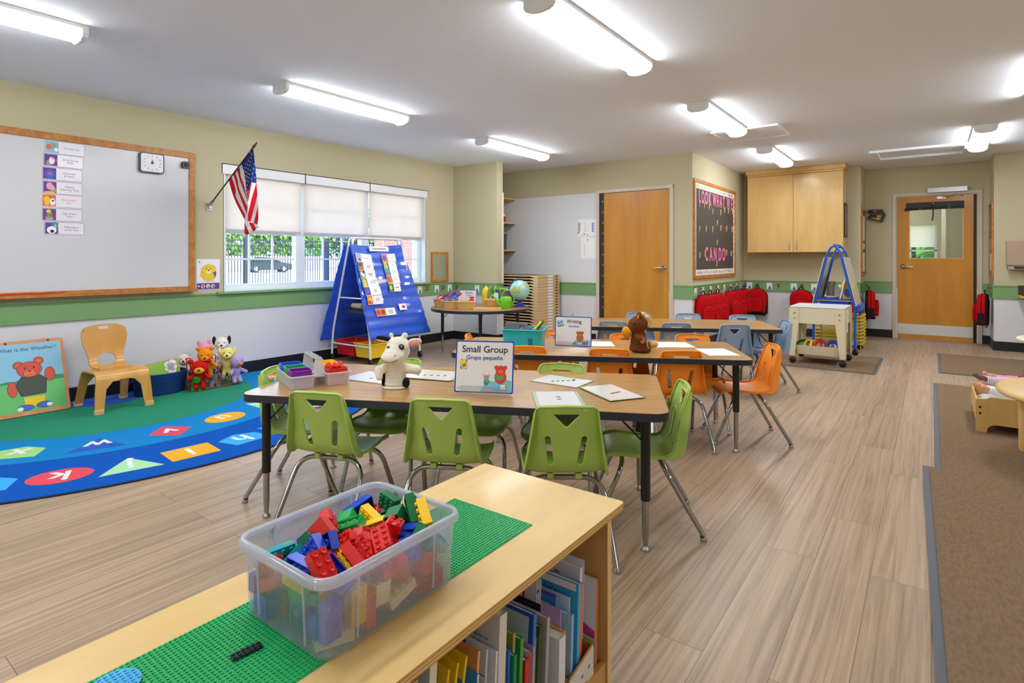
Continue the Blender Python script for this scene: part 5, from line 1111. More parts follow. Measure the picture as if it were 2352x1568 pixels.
def bearfig(b, x, y, s, fur_, lv=0, book=None):
    z = .0008+lv
    for dx in (-1, 1): b.disc(x+dx*.016*s, y+.033*s, .007*s, .007*s, z, z+.0001, fur_)
    b.disc(x, y, .021*s, .024*s, z, z+.0001, fur_); b.disc(x, y+.024*s, .018*s, .016*s, z+.0001, z+.0002, fur_); b.disc(x, y+.019*s, .009*s, .007*s, z+.0002, z+.0003, ORG)
    for dx in (-1, 1): b.disc(x+dx*.006*s, y+.028*s, .0015*s, .002*s, z+.0003, z+.0004, PBLK)
    b.disc(x, y+.021*s, .002*s, .0015*s, z+.0003, z+.0004, PBLK)
    if book: b.prism([(x-.022*s, y-.006*s), (x-.004*s, y-.012*s), (x+.012*s, y-.004*s), (x+.012*s, y+.010*s), (x-.004*s, y+.003*s), (x-.022*s, y+.009*s)], z+.0003, z+.0004, book)
def dsg(b, w, h):
    z = .0007
    b.prism([(.115, .008), (w-.008, .008), (w-.008, .055), (w-.04, .062), (.14, .045)], z, z+.0001, PTU); b.disc(.165, .022, .022, .012, z+.0001, z+.0002, PSKY); b.disc(.15, .012, .018, .008, z+.0002, z+.0003, PINK)
    bearfig(b, .205, .070, 1.25, PRED, 0, PGRN)
    for dx in (-1, 1): b.disc(.143+dx*.012, .077, .006, .006, z, z+.0001, PINK)
    b.disc(.143, .066, .012, .012, z+.0001, z+.0002, PGRY); b.disc(.143, .048, .012, .014, z, z+.0001, PBLU); b.box(.135, .160, .044, .054, z+.0002, z+.0003, PGRN)
    b.box(.206, .228, .018, .036, z+.0002, z+.0003, PWHT); b.prism([(.228, .025), (.238, .042), (.234, .044), (.224, .027)], z+.0003, z+.0004, ORG)
    M = T(.038, .122, 0) @ RZ(R(28)); b.box(-.015, .015, -.021, .021, z, z+.0001, PBLU, M @ RZ(R(-30))); b.box(-.015, .015, -.021, .021, z+.0001, z+.0002, PYEL, M); b.box(-.009, .009, -.012, .002, z+.0002, z+.0003, TEAL, M); b.box(-.004, .0, -.012, -.002, z+.0003, z+.0004, PRED, M)
    b.box(.033, .115, .018, .034, z, z+.0001, mat('pale grey print', '#d2d2d6', .4)); b.box(.035, .113, .0195, .0325, z+.0001, z+.0002, MC['glossy sign paper'])
sign('white Small Group sign with a blue border on the nearest table', -1.690, 1.858, .562, .262, .226, atan2(1.983-1.862, -1.456+1.687), 'Small Group', 'Grupo pequeño', dsg, SBL, 12, .041)
def dwr(b, w, h):
    z = .0007; BR = mat('printed bear brown', '#a5672c', .5)
    b.prism([(.115, .01), (w-.01, .01), (w-.01, .042), (.14, .042)], z, z+.0001, PSKY); bearfig(b, .172, .055, 1.15, BR, .0001)
    b.disc(.135, .018, .008, .010, z+.0001, z+.0002, PGRN); b.box(.195, .207, .014, .034, z+.0001, z+.0002, PRED); b.box(.158, .185, .016, .026, z+.0004, z+.0005, PWHT); b.box(.215, .225, .018, .026, z+.0001, z+.0002, PBLU); b.box(.215, .225, .03, .036, z+.0001, z+.0002, PUR)
    M = T(.035, .15, 0) @ RZ(R(12)); b.box(-.022, .022, -.020, .022, z, z+.0001, PSKY, M); b.box(-.022, .022, -.022, -.012, z+.0001, z+.0002, PGRN, M); b.disc(-.008, .003, .006, .006, z+.0001, z+.0002, PBLU, M); b.disc(.009, .006, .006, .006, z+.0001, z+.0002, PRED, M)
sign('white Writing sign with a blue border on the middle table', -2.055, 3.268, .562, .25, .198, atan2(.082, .237), 'Writing', 'Escritura', dwr, SBL, 6, .032, .52)
def dsc(b, w, h):
    z = .0007; b.prism([(.14, .03), (.225, .03), (.215, .015), (.15, .015)], z, z+.0001, PGRY); bearfig(b, .19, .065, 1.35, PRED, .0001); b.disc(.16, .07, .010, .009, z+.0004, z+.0005, PUR)
    b.prism([(.015, .17), (.03, .15), (.022, .12), (.05, .13), (.04, .16)], z, z+.0001, ORG); b.prism([(.02, .19), (.026, .19), (.026, .16), (.02, .16)], z+.0001, z+.0002, PBLK)
sign('white Science sign with a blue border on the round corner table', -4.79, 5.33, .5625, .25, .20, R(20), 'Science', 'Ciencia', dsc, SBL, 8, .034, .58)

# ================================================================ laminated cards, papers
OLIVE = mat('olive green card', '#7f8f58', .4); LAM = mat('glossy white laminate', '#eeeff2', .12, coat=.6)
def task_card(corners, dots, l, z=.5605, edge=.006, slot=False):
    (ax, ay), (bx, by), (cx_, cy_) = corners      # A corner, A->B width, A->C depth
    w = hypot(bx-ax, by-ay); a = atan2(by-ay, bx-ax); sgn = 1 if (cos(a)*(cy_-ay)-sin(a)*(cx_-ax)) > 0 else -1; h = hypot(cx_-ax, cy_-ay)
    M = T(ax, ay, z) @ RZ(a); b = MB(); y0, y1 = (0, h) if sgn > 0 else (-h, 0)
    b.plate(0, w, y0, y1, 0, .0018, .003, OLIVE); b.plate(edge*(3 if slot else 1), w-edge*(3 if slot else 1), y0+edge, y1-edge, .0018, .0022, .002, LAM)
    if slot:
        for x in (.006, .012, w-.008, w-.014): b.box(x, x+.0015, y0+.003, y1-.003, .0018, .0025, PWHT)
    for x, y, m in dots: b.disc(x*w, y0+y*h, .011, .006, .0022, .0028, m, n=14)
    b.box(w-.05, w-.03, y1-.02, y1-.014, .0022, .0024, PGRY)
    o = b.build('task_card'); o.matrix_world = M; return tag(o, l, 'card', 'green-edged counting cards on the nearest table')
K_ = PBLK
task_card([(-1.268, 1.876), (-1.105, 2.005), (-1.42, 2.093)], [(.52, .45, K_), (.52, .60, K_)], 'green-edged card behind the right-hand near chair, printed with two black counters', slot=True)
task_card([(-1.068, 2.128), (-.975, 2.275), (-1.296, 2.285)], [(.45, .40, K_), (.55, .42, K_), (.66, .44, K_)], 'green-edged card nearest the right end of the first table, three dark counters', z=.5630)
task_card([(-1.306, 2.266), (-1.311, 2.449), (-1.565, 2.268)], [(.30, .62, K_), (.40, .55, K_), (.50, .48, K_), (.60, .41, K_), (.70, .33, K_), (.78, .36, K_)], 'green-edged card at the far edge of the first table, in front of the chair handle')
task_card([(-1.86, 2.037), (-1.70, 2.20), (-2.05, 2.03)], [(.3, .5, K_)], 'green-edged card half hidden behind the Small Group sign', z=.5606)
task_card([(-1.862, 2.02), (-1.93, 2.23), (-2.13, 1.93)], [(.35, .75, K_), (.38, .63, K_), (.41, .51, K_), (.44, .39, K_), (.47, .27, K_)], 'green-edged card between the cow puppet and the sign, row of dashes', z=.5630)
task_card([(-2.075, 1.79), (-2.11, 2.0), (-2.35, 1.76)], [(.35, .5, K_)], 'green-edged card left of the cow puppet, shiny with glare', z=.5606)
for c, l in ((((-1.480, 3.632), (-1.269, 3.785), (-1.582, 3.846)), 'blank white sheet on the middle table right of the horse puppet'), (((-1.092, 3.512), (-.940, 3.63), (-1.218, 3.752)), 'blank white sheet nearest the right end of the middle table'), (((-1.905, 3.38), (-1.72, 3.50), (-2.03, 3.57)), 'blank white sheet between the Writing sign and the horse puppet')):
    (ax, ay), (bx, by), (cx_, cy_) = c; w = hypot(bx-ax, by-ay); a = atan2(by-ay, bx-ax); h = hypot(cx_-ax, cy_-ay); o = MB().box(0, w, 0, h, 0, .0005, PAPER).build('paper_sheet'); o.matrix_world = T(ax, ay, .5606) @ RZ(a); tag(o, l, 'paper', 'blank sheets on the middle table')

# ================================================================ cow hand puppet (local -y faces the viewer)
CRM = fur('cream plush', '#ebe6d8', .5); BLKF = fur('black plush', '#1d1b1c'); PNKF = fur('pink plush', '#eda79a')
t = thing('cow_puppet', 'cream cow hand puppet with one pink-lined ear standing on the nearest table', 'hand puppet', (-1.985, 1.785, .5615), R(42))
body = [((0, 0, z), (.055-.12*z, .045-.1*z, .018)) for z in (.014, .03, .045, .06, .075, .09, .105, .12)]
body = [((x, y, z+.004), r_) for (x, y, z), r_ in body]
arms = limb((.025, -.005, .092), (.098, -.012, .080), .024, .022, 7)+limb((-.025, -.005, .095), (-.072, -.040, .088), .022, .019, 6)+limb((-.072, -.040, .088), (-.066, -.052, .058), .020, .016, 4)
head = [((.012, .0, .185), (.054, .050, .050)), ((.016, .006, .165), (.050, .048, .045)), ((-.008, -.045, .150), (.050, .036, .036)), ((-.016, -.058, .142), (.046, .032, .030)), ((.0, -.02, .165), (.048, .045, .045))]+limb((0, 0, .11), (.005, -.005, .15), .032, .034, 3)
blob('body', t, body+arms+head+[((-.020, .002, .240), (.011, .010, .012)), ((.042, .0, .236), (.015, .012, .016))], CRM, .004)
def ear(pts, rxyz, m, nm_, M): MB().ball((0, 0, 0), rxyz, m, M).build(nm_, t)
ear(0, (.034, .008, .019), CRM, 'ear', T(.086, -.002, .205) @ RY(R(-8))); ear(0, (.029, .006, .015), PNKF, 'ear_lining', T(.088, -.008, .204) @ RY(R(-8)))
ear(0, (.034, .012, .012), BLKF, 'ear', T(-.056, .012, .222) @ RY(R(12))); ear(0, (.030, .010, .004), PNKF, 'ear_lining', T(-.058, .004, .212) @ RY(R(12)))
MB().ball((.010, .014, .226), (.034, .030, .012), BLKF).build('head_patch', t)
for x, y, r_ in ((.030, -.046, .0145), (-.026, -.046, .0075)):
    e = MB().ball((x, y, .190), (r_, r_*.6, r_), mat('dark charcoal eye', '#2c2b2f', .25)).build('eye', t); MB().ball((x+.002, y-r_*.6, .1945), (r_*.2, .001, r_*.2), PWHT, I4, 8, 6).build('glint', e)
b = MB(); b.tube(smoothpath([(-.056, -.078, .146), (-.045, -.088, .136), (-.020, -.093, .130), (.008, -.086, .134), (.020, -.074, .142)], 5), .0013, BLKF, 6); b.build('mouth', t); MB().ball((.006, -.080, .158), (.006, .003, .0035), PNKF).build('nostril', t)
MB().ball((.048, -.012, .022), (.018, .032, .024), BLKF).build('spot', t); MB().ball((-.052, .008, .03), (.012, .026, .034), BLKF).build('spot', t)
b = MB(); b.lathe([(.060, 0), (.062, .004), (.056, .009)], CRM, 32, SC(1, .82, 1)); b.build('hem', t)
# ================================================================ horse hand puppet
BRF = fur('brown plush', '#6d3f1c'); YF = fur('golden plush', '#e0971c'); MF = fur('blond fleece', '#e3c283', 1.3)
t = thing('horse_puppet', 'brown horse hand puppet with blond mane and golden muzzle on the middle table', 'hand puppet', (-1.500, 3.385, .5615), R(36)); t.scale = (1.06,)*3
blob('body', t, [((0, 0, z+.006), (.058-.15*z, .05-.12*z, .022)) for z in (.012, .03, .05, .07, .09, .11)]+limb((-.02, -.02, .095), (-.005, -.062, .085), .020, .018)+limb((.0, -.02, .095), (.02, -.055, .080), .02, .018)+[((.005, 0, .165), (.055, .048, .055)), ((-.015, -.004, .160), (.050, .044, .048)), ((-.032, -.006, .148), (.040, .036, .038)), ((.018, -.01, .012), (.058, .045, .016))], BRF, .0045)
MB().ball((-.072, -.010, .118), (.032, .030, .036), YF, RY(R(0))).build('muzzle', t)
for s in (-1, 1):
    MB().ball((-.035, s*.040-.004, .178), .006, BLACKP, I4, 10, 6).build('eye', t); e = MB().lathe([(.012, 0), (.013, .012), (.009, .026), (.001, .038)], BRF, 12, T(.0, s*.026, .202) @ RY(R(12))).build('ear', t); MB().lathe([(.008, 0), (.007, .012), (.001, .026)], YF, 10, T(-.006, s*.026-.003, .203) @ RY(R(8))).build('ear_lining', e)
rs = random.Random(3); blob('mane', t, [((.030+.030*sin(q*.33)+rs.uniform(-.005, .005), rs.uniform(-.016, .016), .222-q*.0085), .018) for q in range(20)], MF, .004); blob('tail', t, [((.085+rs.uniform(-.016, .016), .010+rs.uniform(-.014, .014), .03+rs.uniform(-.012, .022)), .017) for q in range(10)], MF, .004)
MB().lathe([(.012, 0), (.018, .004)], mat('tan patch', '#a06a35', .8), 16, T(.008, -.072, .078) @ RX(R(90))).build('hoof', t)

# ================================================================ clear organizer with coloured cups
FRO = bpy.data.materials.new('frosted plastic'); FRO.use_nodes = True; n = FRO.node_tree; p = n.nodes['Principled BSDF']; p.inputs['Base Color'].default_value = rgb('#e3e4ec'); p.inputs['Roughness'].default_value = .35; p.inputs['Alpha'].default_value = .50
t = thing('caddy_organizer', 'frosted plastic carry organizer with coloured cups at the left of the nearest table', 'organizer', (-2.40, 1.60, .5610), R(-21.5)+R(0))
for x0, x1, yo in ((-.135, .08, 0),):
    pass
def cup(l, x, y, w, d, h, col, z=.565, rz=R(-21.5), items=None):
    c = thing('cup_tray', l, 'cup', (0, 0, 0), group='coloured cups in the organizer'); c.matrix_world = T(-2.397, 1.633, 0) @ RZ(R(-20)) @ T(x, y, z); m = mat(l.split()[0]+' cup plastic', col, .35)
    b = MB(); tub_shell(b, w, d, h, m, .002, .94, .012); b.build('body', c); MB().tube([(q[0], q[1], h) for q in rrect(-w/2, w/2, -d/2, d/2, .012, 4)], .0025, m, 6, True).build('rim', c); return c
# organizer: two open bins either side of a central handle; long axis runs to the far right
t.location = (-2.397, 1.633, .5610); t.rotation_euler.z = R(-20)
def bin_(b, x0, x1, y0, y1, h, tp=.93):
    b2 = MB(); tub_shell(b2, x1-x0, y1-y0, h, FRO, .002, tp, .014); b2.v = [((x+(x0+x1)/2), (y+(y0+y1)/2), z) for x, y, z in b2.v]; o = b2.build('open_bin', t)
    MB().tube([(q[0], q[1], h) for q in rrect(x0-.003, x1+.003, y0-.003, y1+.003, .014, 4)], .004, FRO, 6, True).build('rim', o)
bin_(None, -.15, .15, .028, .135, .058); bin_(None, -.15, .15, -.135, -.028, .058)
b = MB()
for x in (-.10, .10): b.prism([(-.030, .040), (.030, .040), (.018, .125), (.012, .13), (-.012, .13), (-.018, .125)], x-.003, x+.003, FRO, Matrix(((0, 0, 1, 0), (1, 0, 0, 0), (0, 1, 0, 0), (0, 0, 0, 1))))
b.box(-.10, .10, -.014, .014, .120, .130, FRO); b.box(-.10, .10, -.030, .030, .040, .043, FRO); b.build('carry_handle', t, bevel=.002)
MB().box(-.09, .09, -.007, .007, .1305, .133, mat('grey grip', '#7e8086', .4)).build('grip', t)
for l, x, y, col in (('blue cup tray, farthest of the three in the left bin', -.10, -.082, '#1e55d8'), ('green cup tray, middle of the three in the left bin', -.005, -.082, '#12a44c'), ('purple cup tray, nearest of the three in the left bin', .09, -.082, '#7b189c')):
    cup(l, x, y, .088, .092, .075, col)
cup('red cup tray heaped with red counters in the right bin', .085, .082, .10, .092, .07, '#e0231a'); cup('yellow cup tray of yellow counters in the right bin', -.055, .082, .14, .092, .07, '#f5c815')
rs = random.Random(5); proto = None
for k in range(16):
    o = MB().lathe([(.004, -.006), (.012, -.006), (.014, -.003), (.014, .003), (.012, .006), (.004, .006)], MC['red cup plastic'], 12, I4).build('counter') if proto is None else proto.copy()
    if proto is None: proto = o
    else: COL.objects.link(o)
    o.matrix_world = T(-2.397, 1.633, .565+.070+.010*(k//9)) @ RZ(R(-20)) @ T(.055+.027*(k % 3)+.01*(k//9), .055+.027*((k//3) % 3), 0) @ RX(R(rs.uniform(20, 70))) @ RY(R(rs.uniform(-40, 40))); tag(o, 'round red counter heaped in the red cup tray', 'counter', 'red counters in the organizer')
# ================================================================ turquoise caddy on the middle table
TQ = mat('turquoise plastic', '#1fb5c6', .3); GP = mat('grey plastic cup', '#7b7d85', .45)
t = thing('supply_caddy', 'turquoise supply caddy with grey cups and markers on the middle table', 'caddy', (-2.21, 3.135, .5610), R(24))
b = MB(); tub_shell(b, .27, .235, .125, TQ, .004, .92, .035); b.build('body', t); MB().tube([(q[0], q[1], .125+.006*cos(q[0]*20)) for q in rrect(-.138, .138, -.12, .12, .038, 5)], .0055, TQ, 6, True).build('rim', t)
MB().box(.045, .075, -.1135, -.108, .02, .10, mat('dark turquoise recess', '#0c6f80', .4)).build('slot', t)
def gc(l, x, y, w, d, h):
    c = thing('grey_cup', l, 'cup', group='grey cups in the turquoise caddy'); c.matrix_world = T(-2.21, 3.135, .566) @ RZ(R(24)) @ T(x, y, 0); b = MB(); tub_shell(b, w, d, h, GP, .003, .9, .008); b.build('body', c); MB().tube([(q[0], q[1], h) for q in rrect(-w/2, w/2, -d/2, d/2, .008, 3)], .002, GP, 6, True).build('rim', c)
gc('square grey cup at the left of the turquoise caddy', -.075, -.045, .085, .085, .155); gc('grey cup holding markers in the middle of the caddy', .015, -.045, .07, .085, .125); gc('grey cup at the right holding yellow-capped glue', .09, -.03, .06, .085, .12); gc('grey cup at the back of the turquoise caddy', -.05, .05, .11, .08, .14)
MK = None
for k, (x, y, ax, ay, col, l) in enumerate([(-.08, -.05, 10, 50, '#d9b8c9', 'pale pink marker lying in the square grey cup'), (-.03, .03, -20, -40, '#26a7c9', 'light blue marker in the turquoise caddy'), (.005, -.05, 5, 42, '#e7cf1c', 'yellow wide scissors handle leaning out of the caddy'), (.018, -.05, 5, 40, '#1f7a2e', 'green marker leaning out of the caddy beside the yellow one'), (.035, -.05, 4, 38, '#c9555d', 'red pencil leaning out of the caddy'), (.052, -.05, 0, 30, '#e88a2a', 'orange pencil leaning out of the caddy')]):
    m = mat('marker '+col, col, .4); big = k in (2, 3); t4 = thing('marker', l, 'marker'); t4.matrix_world = T(-2.21, 3.135, .60) @ RZ(R(24)) @ T(x, y, 0) @ RX(R(ax)) @ RY(R(ay)); r_ = .009 if big else .0055; L = .19 if big else .14
    b = MB(); b.lathe([(r_, 0), (r_, L*.75)], m, 12, I4, True); b.build('barrel', t4); b = MB(); b.lathe([(r_*1.12, L*.75), (r_*1.12, L*.96), (r_*.6, L)], m, 12, I4); b.build('cap', t4)
for k in range(3):
    t4 = thing('glue_stick', 'small yellow and white glue bottle, '+['left', 'middle', 'right'][k]+' of three in the grey cup', 'glue'); t4.matrix_world = T(-2.21, 3.135, .585) @ RZ(R(24)) @ T(.075+.016*k, -.03, 0); MB().lathe([(.007, 0), (.007, .085)], mat('glue yellow', '#f0d34a', .5), 12).build('body', t4); MB().lathe([(.006, .085), (.006, .10), (.002, .112)], WHITE, 12).build('cap', t4)

# ================================================================ science table contents
WK = cloth_mat('wicker', '#d9b274', .7, 1.2, 300)
def basket(l, x, y, rx, ry, h, z=.5625):
    t = thing('wicker_basket', l, 'basket', (x, y, z), R(10), 'small wicker baskets on the science table'); b = MB(); nn = 26
    prof = [(.80, 0), (.88, h*.4), (1.0, h), (.96, h), (.84, h*.4), (.76, .006)]
    vs = []; 
    for r_, zz in prof:
        for k in range(nn): q = 2*pi*k/nn; e = .985 if k % 2 else 1.0; vs.append((rx*r_*e*cos(q), ry*r_*e*sin(q), zz))
    b.add(vs, [(i*nn+k, i*nn+(k+1) % nn, (i+1)*nn+(k+1) % nn, (i+1)*nn+k) for i in range(len(prof)-1) for k in range(nn)], WK); b.add(vs[:nn], [list(range(nn))[::-1]], WK); b.add(vs[-nn:], [list(range(nn))], WK); b.build('body', t)
    MB().tube([(rx*1.0*cos(2*pi*k/24), ry*1.0*sin(2*pi*k/24), h) for k in range(24)], .007, WK, 6, True).build('rim', t); return t
basket('round wicker basket at the left edge of the science table', -4.83, 5.11, .125, .10, .095); basket('wicker basket second from the left on the science table', -4.62, 5.03, .12, .09, .085); basket('empty oval wicker basket in front of the Science sign', -4.425, 5.06, .135, .085, .085); basket('wicker basket between the Science sign and the watering can', -4.36, 5.50, .115, .09, .085)
def magnifier(l, x, y, z, ry, rx, col):
    m = mat('toy '+l.split()[0], col, .35); t = thing('toy_scoop', l, 'toy'); t.matrix_world = T(x, y, z) @ RZ(R(35)) @ RY(R(ry)) @ RX(R(rx)); MB().tube([(.04*cos(2*pi*k/20), .04*sin(2*pi*k/20), 0) for k in range(20)], .009, m, 8, True).build('ring', t); b = MB(); b.lathe([(.008, 0), (.011, .02), (.011, .09), (.007, .10)], m, 10, T(.045, 0, 0) @ RY(R(90))); b.build('handle', t); MB().lathe([(.036, -.001), (.036, .001)], CLRP, 20).build('lens', t)
magnifier('red toy magnifier in the leftmost wicker basket', -4.87, 5.10, .68, -20, 30, '#c01633'); magnifier('purple toy magnifier in the leftmost wicker basket', -4.80, 5.13, .665, -25, 60, '#4b1d86'); magnifier('crimson toy magnifier leaning over the second basket', -4.72, 5.12, .70, -35, 20, '#d3224a')
magnifier('blue toy magnifier in the second wicker basket', -4.68, 5.03, .665, -50, 70, '#1766d9'); magnifier('scarlet toy magnifier in the second wicker basket', -4.61, 5.04, .655, -40, 60, '#e0392c'); magnifier('azure toy magnifier right in the second wicker basket', -4.575, 5.03, .66, -60, 70, '#1f7fe0')
t = MB(); t.plate(-.17, .17, -.11, .11, 0, .012, .01, MAPLE); o = t.build('cork_board'); o.location = (-4.22, 5.22, .5625); o.rotation_euler.z = R(38); tag(o, 'thin wooden board lying at the front of the science table', 'board')
# watering can
LG = mat('lime green can', '#6cc321', .35)
t = thing('watering_can', 'lime green toy watering can on the science table', 'watering can', (-4.11, 5.44, .5625), R(36))
b = MB(); b.lathe([(.062, 0), (.066, .01), (.072, .08), (.070, .125), (.055, .14), (.050, .14), (.060, .12), (.058, .01), (.0, .008)], LG, 28); b.build('body', t); b = MB(); b.tube(smoothpath([(-.055, 0, .035), (-.085, 0, .055), (-.12, 0, .11), (-.155, 0, .15), (-.172, 0, .158)], 5), [.020]*5+[.017]*5+[.012]*5+[.010]*5+[.012], LG, 12); b.build('spout', t)
MB().tube(smoothpath([(-.05, 0, .13), (-.03, 0, .19), (.02, 0, .215), (.075, 0, .19), (.098, 0, .12), (.085, 0, .06), (.066, 0, .03)], 6), .008, LG, 10).build('handle', t)
# globe
GB = mat('globe ocean', '#a8d4cf', .25, coat=.3); n = GB.node_tree; p = n.nodes['Principled BSDF']; tc = n.nodes.new('ShaderNodeTexCoord'); tn = n.nodes.new('ShaderNodeTexNoise'); tn.inputs['Scale'].default_value = 9; tn.inputs['Detail'].default_value = 6; r_ = n.nodes.new('ShaderNodeValToRGB'); e = r_.color_ramp.elements; e[0].position = .52; e[0].color = rgb('#a8d4cf'); e[1].position = .56; e[1].color = rgb('#8db77e'); x_ = r_.color_ramp.elements.new(.64); x_.color = rgb('#d9c071')
n.links.new(tc.outputs['Object'], tn.inputs[0]); n.links.new(tn.outputs['Fac'], r_.inputs[0]); n.links.new(r_.outputs[0], p.inputs['Base Color'])
NB = mat('royal blue plastic', '#17379d', .35)
t = thing('globe', 'pale blue world globe on a royal blue stand at the science table', 'globe', (-4.09, 5.70, .5625), R(36))
MB().ball((0, 0, .205), .125, GB, I4, 40, 24).build('sphere', t); b = MB(); b.lathe([(.085, 0), (.085, .008), (.05, .022), (.028, .05), (.032, .068), (.045, .078), (.0, .080)], NB, 32); b.build('base', t)
MB().tube([(-.139*sin(q), 0, .205+.139*cos(q)) for q in [R(-18+198*k/24) for k in range(25)]], .0065, NB, 8).build('meridian_arm', t)
# coral-like plant toy, books, boxes at the back of the table
PG = mat('toy plant green', '#54b84a', .4)
t = thing('toy_plant', 'green curly toy plant in a blue tube behind the Science sign', 'toy plant', (-4.50, 5.72, .5625)); MB().lathe([(.05, 0), (.05, .01), (.022, .02), (.022, .17), (.03, .18)], mat('toy plant blue', '#1f63c9', .3), 20).build('pot', t)
rs = random.Random(9)
for k in range(7):
    a = 2*pi*k/7; MB().tube(smoothpath([(0, 0, .12), (.02*cos(a), .02*sin(a), .20), (.065*cos(a), .065*sin(a), .215+.01*(k % 3)), (.09*cos(a), .09*sin(a), .16), (.085*cos(a), .085*sin(a), .10)], 5), .0075, PG, 6).build('frond', t)
t = thing('clear_box', 'clear plastic box with a yellow lid behind the left baskets', 'box', (-4.80, 5.48, .5625), R(15)); b = MB(); b.box(-.09, .09, -.06, .06, .0, .16, FRO); b.build('body', t, bevel=.006); MB().box(-.095, .095, -.065, .065, .16, .185, mat('orange yellow lid', '#f6b41c', .4)).build('lid', t, bevel=.005)
for x, y, c, l in ((-4.66, 5.74, YEL, 'yellow cone-shaped toy top showing above the Science sign'), (-4.55, 5.80, mat('toy orange', '#e8602a', .4), 'orange cone-shaped toy top showing above the Science sign')):
    t = thing('toy_cone', l, 'toy', (x, y, .5625)); MB().lathe([(.05, 0), (.05, .19), (.03, .215), (.0, .245)], c, 20).build('body', t)
t = thing('science_book', 'dark picture book standing behind the watering can', 'book'); t.matrix_world = T(-4.36, 5.74, .5625) @ RZ(R(36)) @ RX(R(80)); b = MB(); b.box(-.10, .10, 0, .20, 0, .008, mat('purple book', '#3c2f63', .4)); b.build('cover', t); b = MB()
for k in range(6): b.prism([(-.07+.024*k, .10), (-.062+.024*k, .10), (-.05+.026*k, .16), (-.062+.026*k, .16)], .008, .0085, PRED)
b.disc(-.01, .06, .02, .02, .008, .0085, ORG); b.disc(.05, .07, .015, .015, .008, .0085, PWHT); b.build('printed_picture', t); MB().box(-.10, .10, .2, .225, 0, .006, PLIM).build('page_edge', t)
t = thing('rock_sample', 'pale stone in the wicker basket beside the watering can', 'stone', (-4.36, 5.50, .60)); blob('body', t, [((0, 0, .02), (.05, .035, .03)), ((.03, .02, .035), (.035, .03, .025))], mat('pale stone', '#c3b9a5', .8, noise=.2, nscale=30), .006)
o = MB().plate(-.03, .03, 0, .10, 0, .006, .02, mat('pale aqua plastic', '#b9dfe8', .3)).build('aqua_shape'); o.matrix_world = T(-4.40, 5.62, .63) @ RZ(R(36)) @ RX(R(80)); tag(o, 'pale aqua plastic shape leaning behind the fourth basket', 'toy')
# ================================================================ low wooden shelf unit in the foreground
BIR = wood('pale birch ply', '#dfc082', '#d0ab68', (2.2, .45, 2.2), 3.2, .42, coat=.12, contrast=(.3, .7)); PE1 = mat('ply edge amber', '#c99243', .5); PE2 = mat('ply edge pale', '#e8c689', .5); BIS = wood('birch side panel', '#d3a869', '#bf9150', (2.5, 2.5, .6), 3, .45)
X0, X1, YE, ZT = -1.147, -.662, 1.405, .50
t = thing('shelf_unit', 'low two-sided birch shelf unit in the foreground holding books and the brick bin', 'shelf unit', (0, 0, 0))
b = MB(); O = rrect(X0, X1, -1.2, YE, .012, 4); b.prism(O, ZT-.003, ZT, BIR); 
for k in range(5): b.prism(O, ZT-.003-.0032*(k+1), ZT-.003-.0032*k, PE1 if k % 2 == 0 else PE2)
b.build('top', t); zt = ZT-.019
for y, n_ in ((1.337, 0), (.17, 1), (-1.15, 2)):
    b = MB(); b.box(X0+.022, X1-.018, y, y+.02, .0, zt, BIS); b.box(X1-.0179, X1-.016, y, y+.02, 0, zt, PE2); b.build('side_panel', t)
MB().box(-.915, -.903, -1.13, 1.337, .045, zt, BIS).build('divider', t); MB().box(X0+.024, X1-.02, -1.13, 1.337, .03, .045, BIS).build('bottom_shelf', t)
for x in (X1-.036, X0+.024): b = MB(); b.box(x, x+.014, -1.13, 1.337, .045, .098, BIS); b.box(x, x+.014, -1.13, 1.337, .098, .100, PE1); b.build('lip_rail', t)
# baseplates
BG = mat('baseplate green', '#16a25a', .35); BW = None; pitch = .008
def plate_mesh():
    b = MB(); b.box(0, .256, 0, .256, 0, .0016, BG); vs = []; fs = []; nn = 8
    for i in range(32):
        for j in range(32):
            o = len(vs); cx_, cy_ = (i+.5)*pitch, (j+.5)*pitch
            for z in (.0016, .0034):
                for k in range(nn): vs.append((cx_+.00245*cos(2*pi*k/nn), cy_+.00245*sin(2*pi*k/nn), z))
            fs += [(o+k, o+(k+1) % nn, o+nn+(k+1) % nn, o+nn+k) for k in range(nn)]+[tuple(o+nn+k for k in range(nn))]
    b.add(vs, fs, BG); return b
bp = plate_mesh().build('building_baseplate')
for k, l in enumerate(['farthest of the row, beside the bin', 'mostly under the brick bin', 'carrying the small black plate', 'nearest the viewer, with the blue disc']):
    o = bp if k == 0 else bp.copy()
    if k: COL.objects.link(o)
    o.location = (-1.041, 1.147-.2563*(k+1), ZT+.0001); tag(o, 'green studded baseplate on the shelf top, '+l, 'baseplate', 'green baseplates on the shelf')
o = bp.copy(); COL.objects.link(o); o.location = (-1.041, 1.147-.2563*5, ZT+.0001); tag(o, 'green studded baseplate on the shelf top, beyond the bottom edge of the view', 'baseplate', 'green baseplates on the shelf')
BKP = mat('black brick plastic', '#1b1c20', .3)
b = MB(); b.box(0, .016, 0, .048, 0, .0034, BKP)
for i in range(2):
    for j in range(6): b.lathe([(.0025, .0034), (.0025, .0052)], BKP, 10, T((i+.5)*.008, (j+.5)*.008, 0))
o = b.build('brick_plate', bevel=.0003); o.matrix_world = T(-.918, .470, ZT+.0036) @ RZ(R(-8)); tag(o, 'small black studded plate lying on the green baseplate', 'toy brick')
b = MB(); CY = mat('sky blue brick plastic', '#3fa9dd', .3); b.lathe([(.034, 0), (.034, .003)], CY, 40)
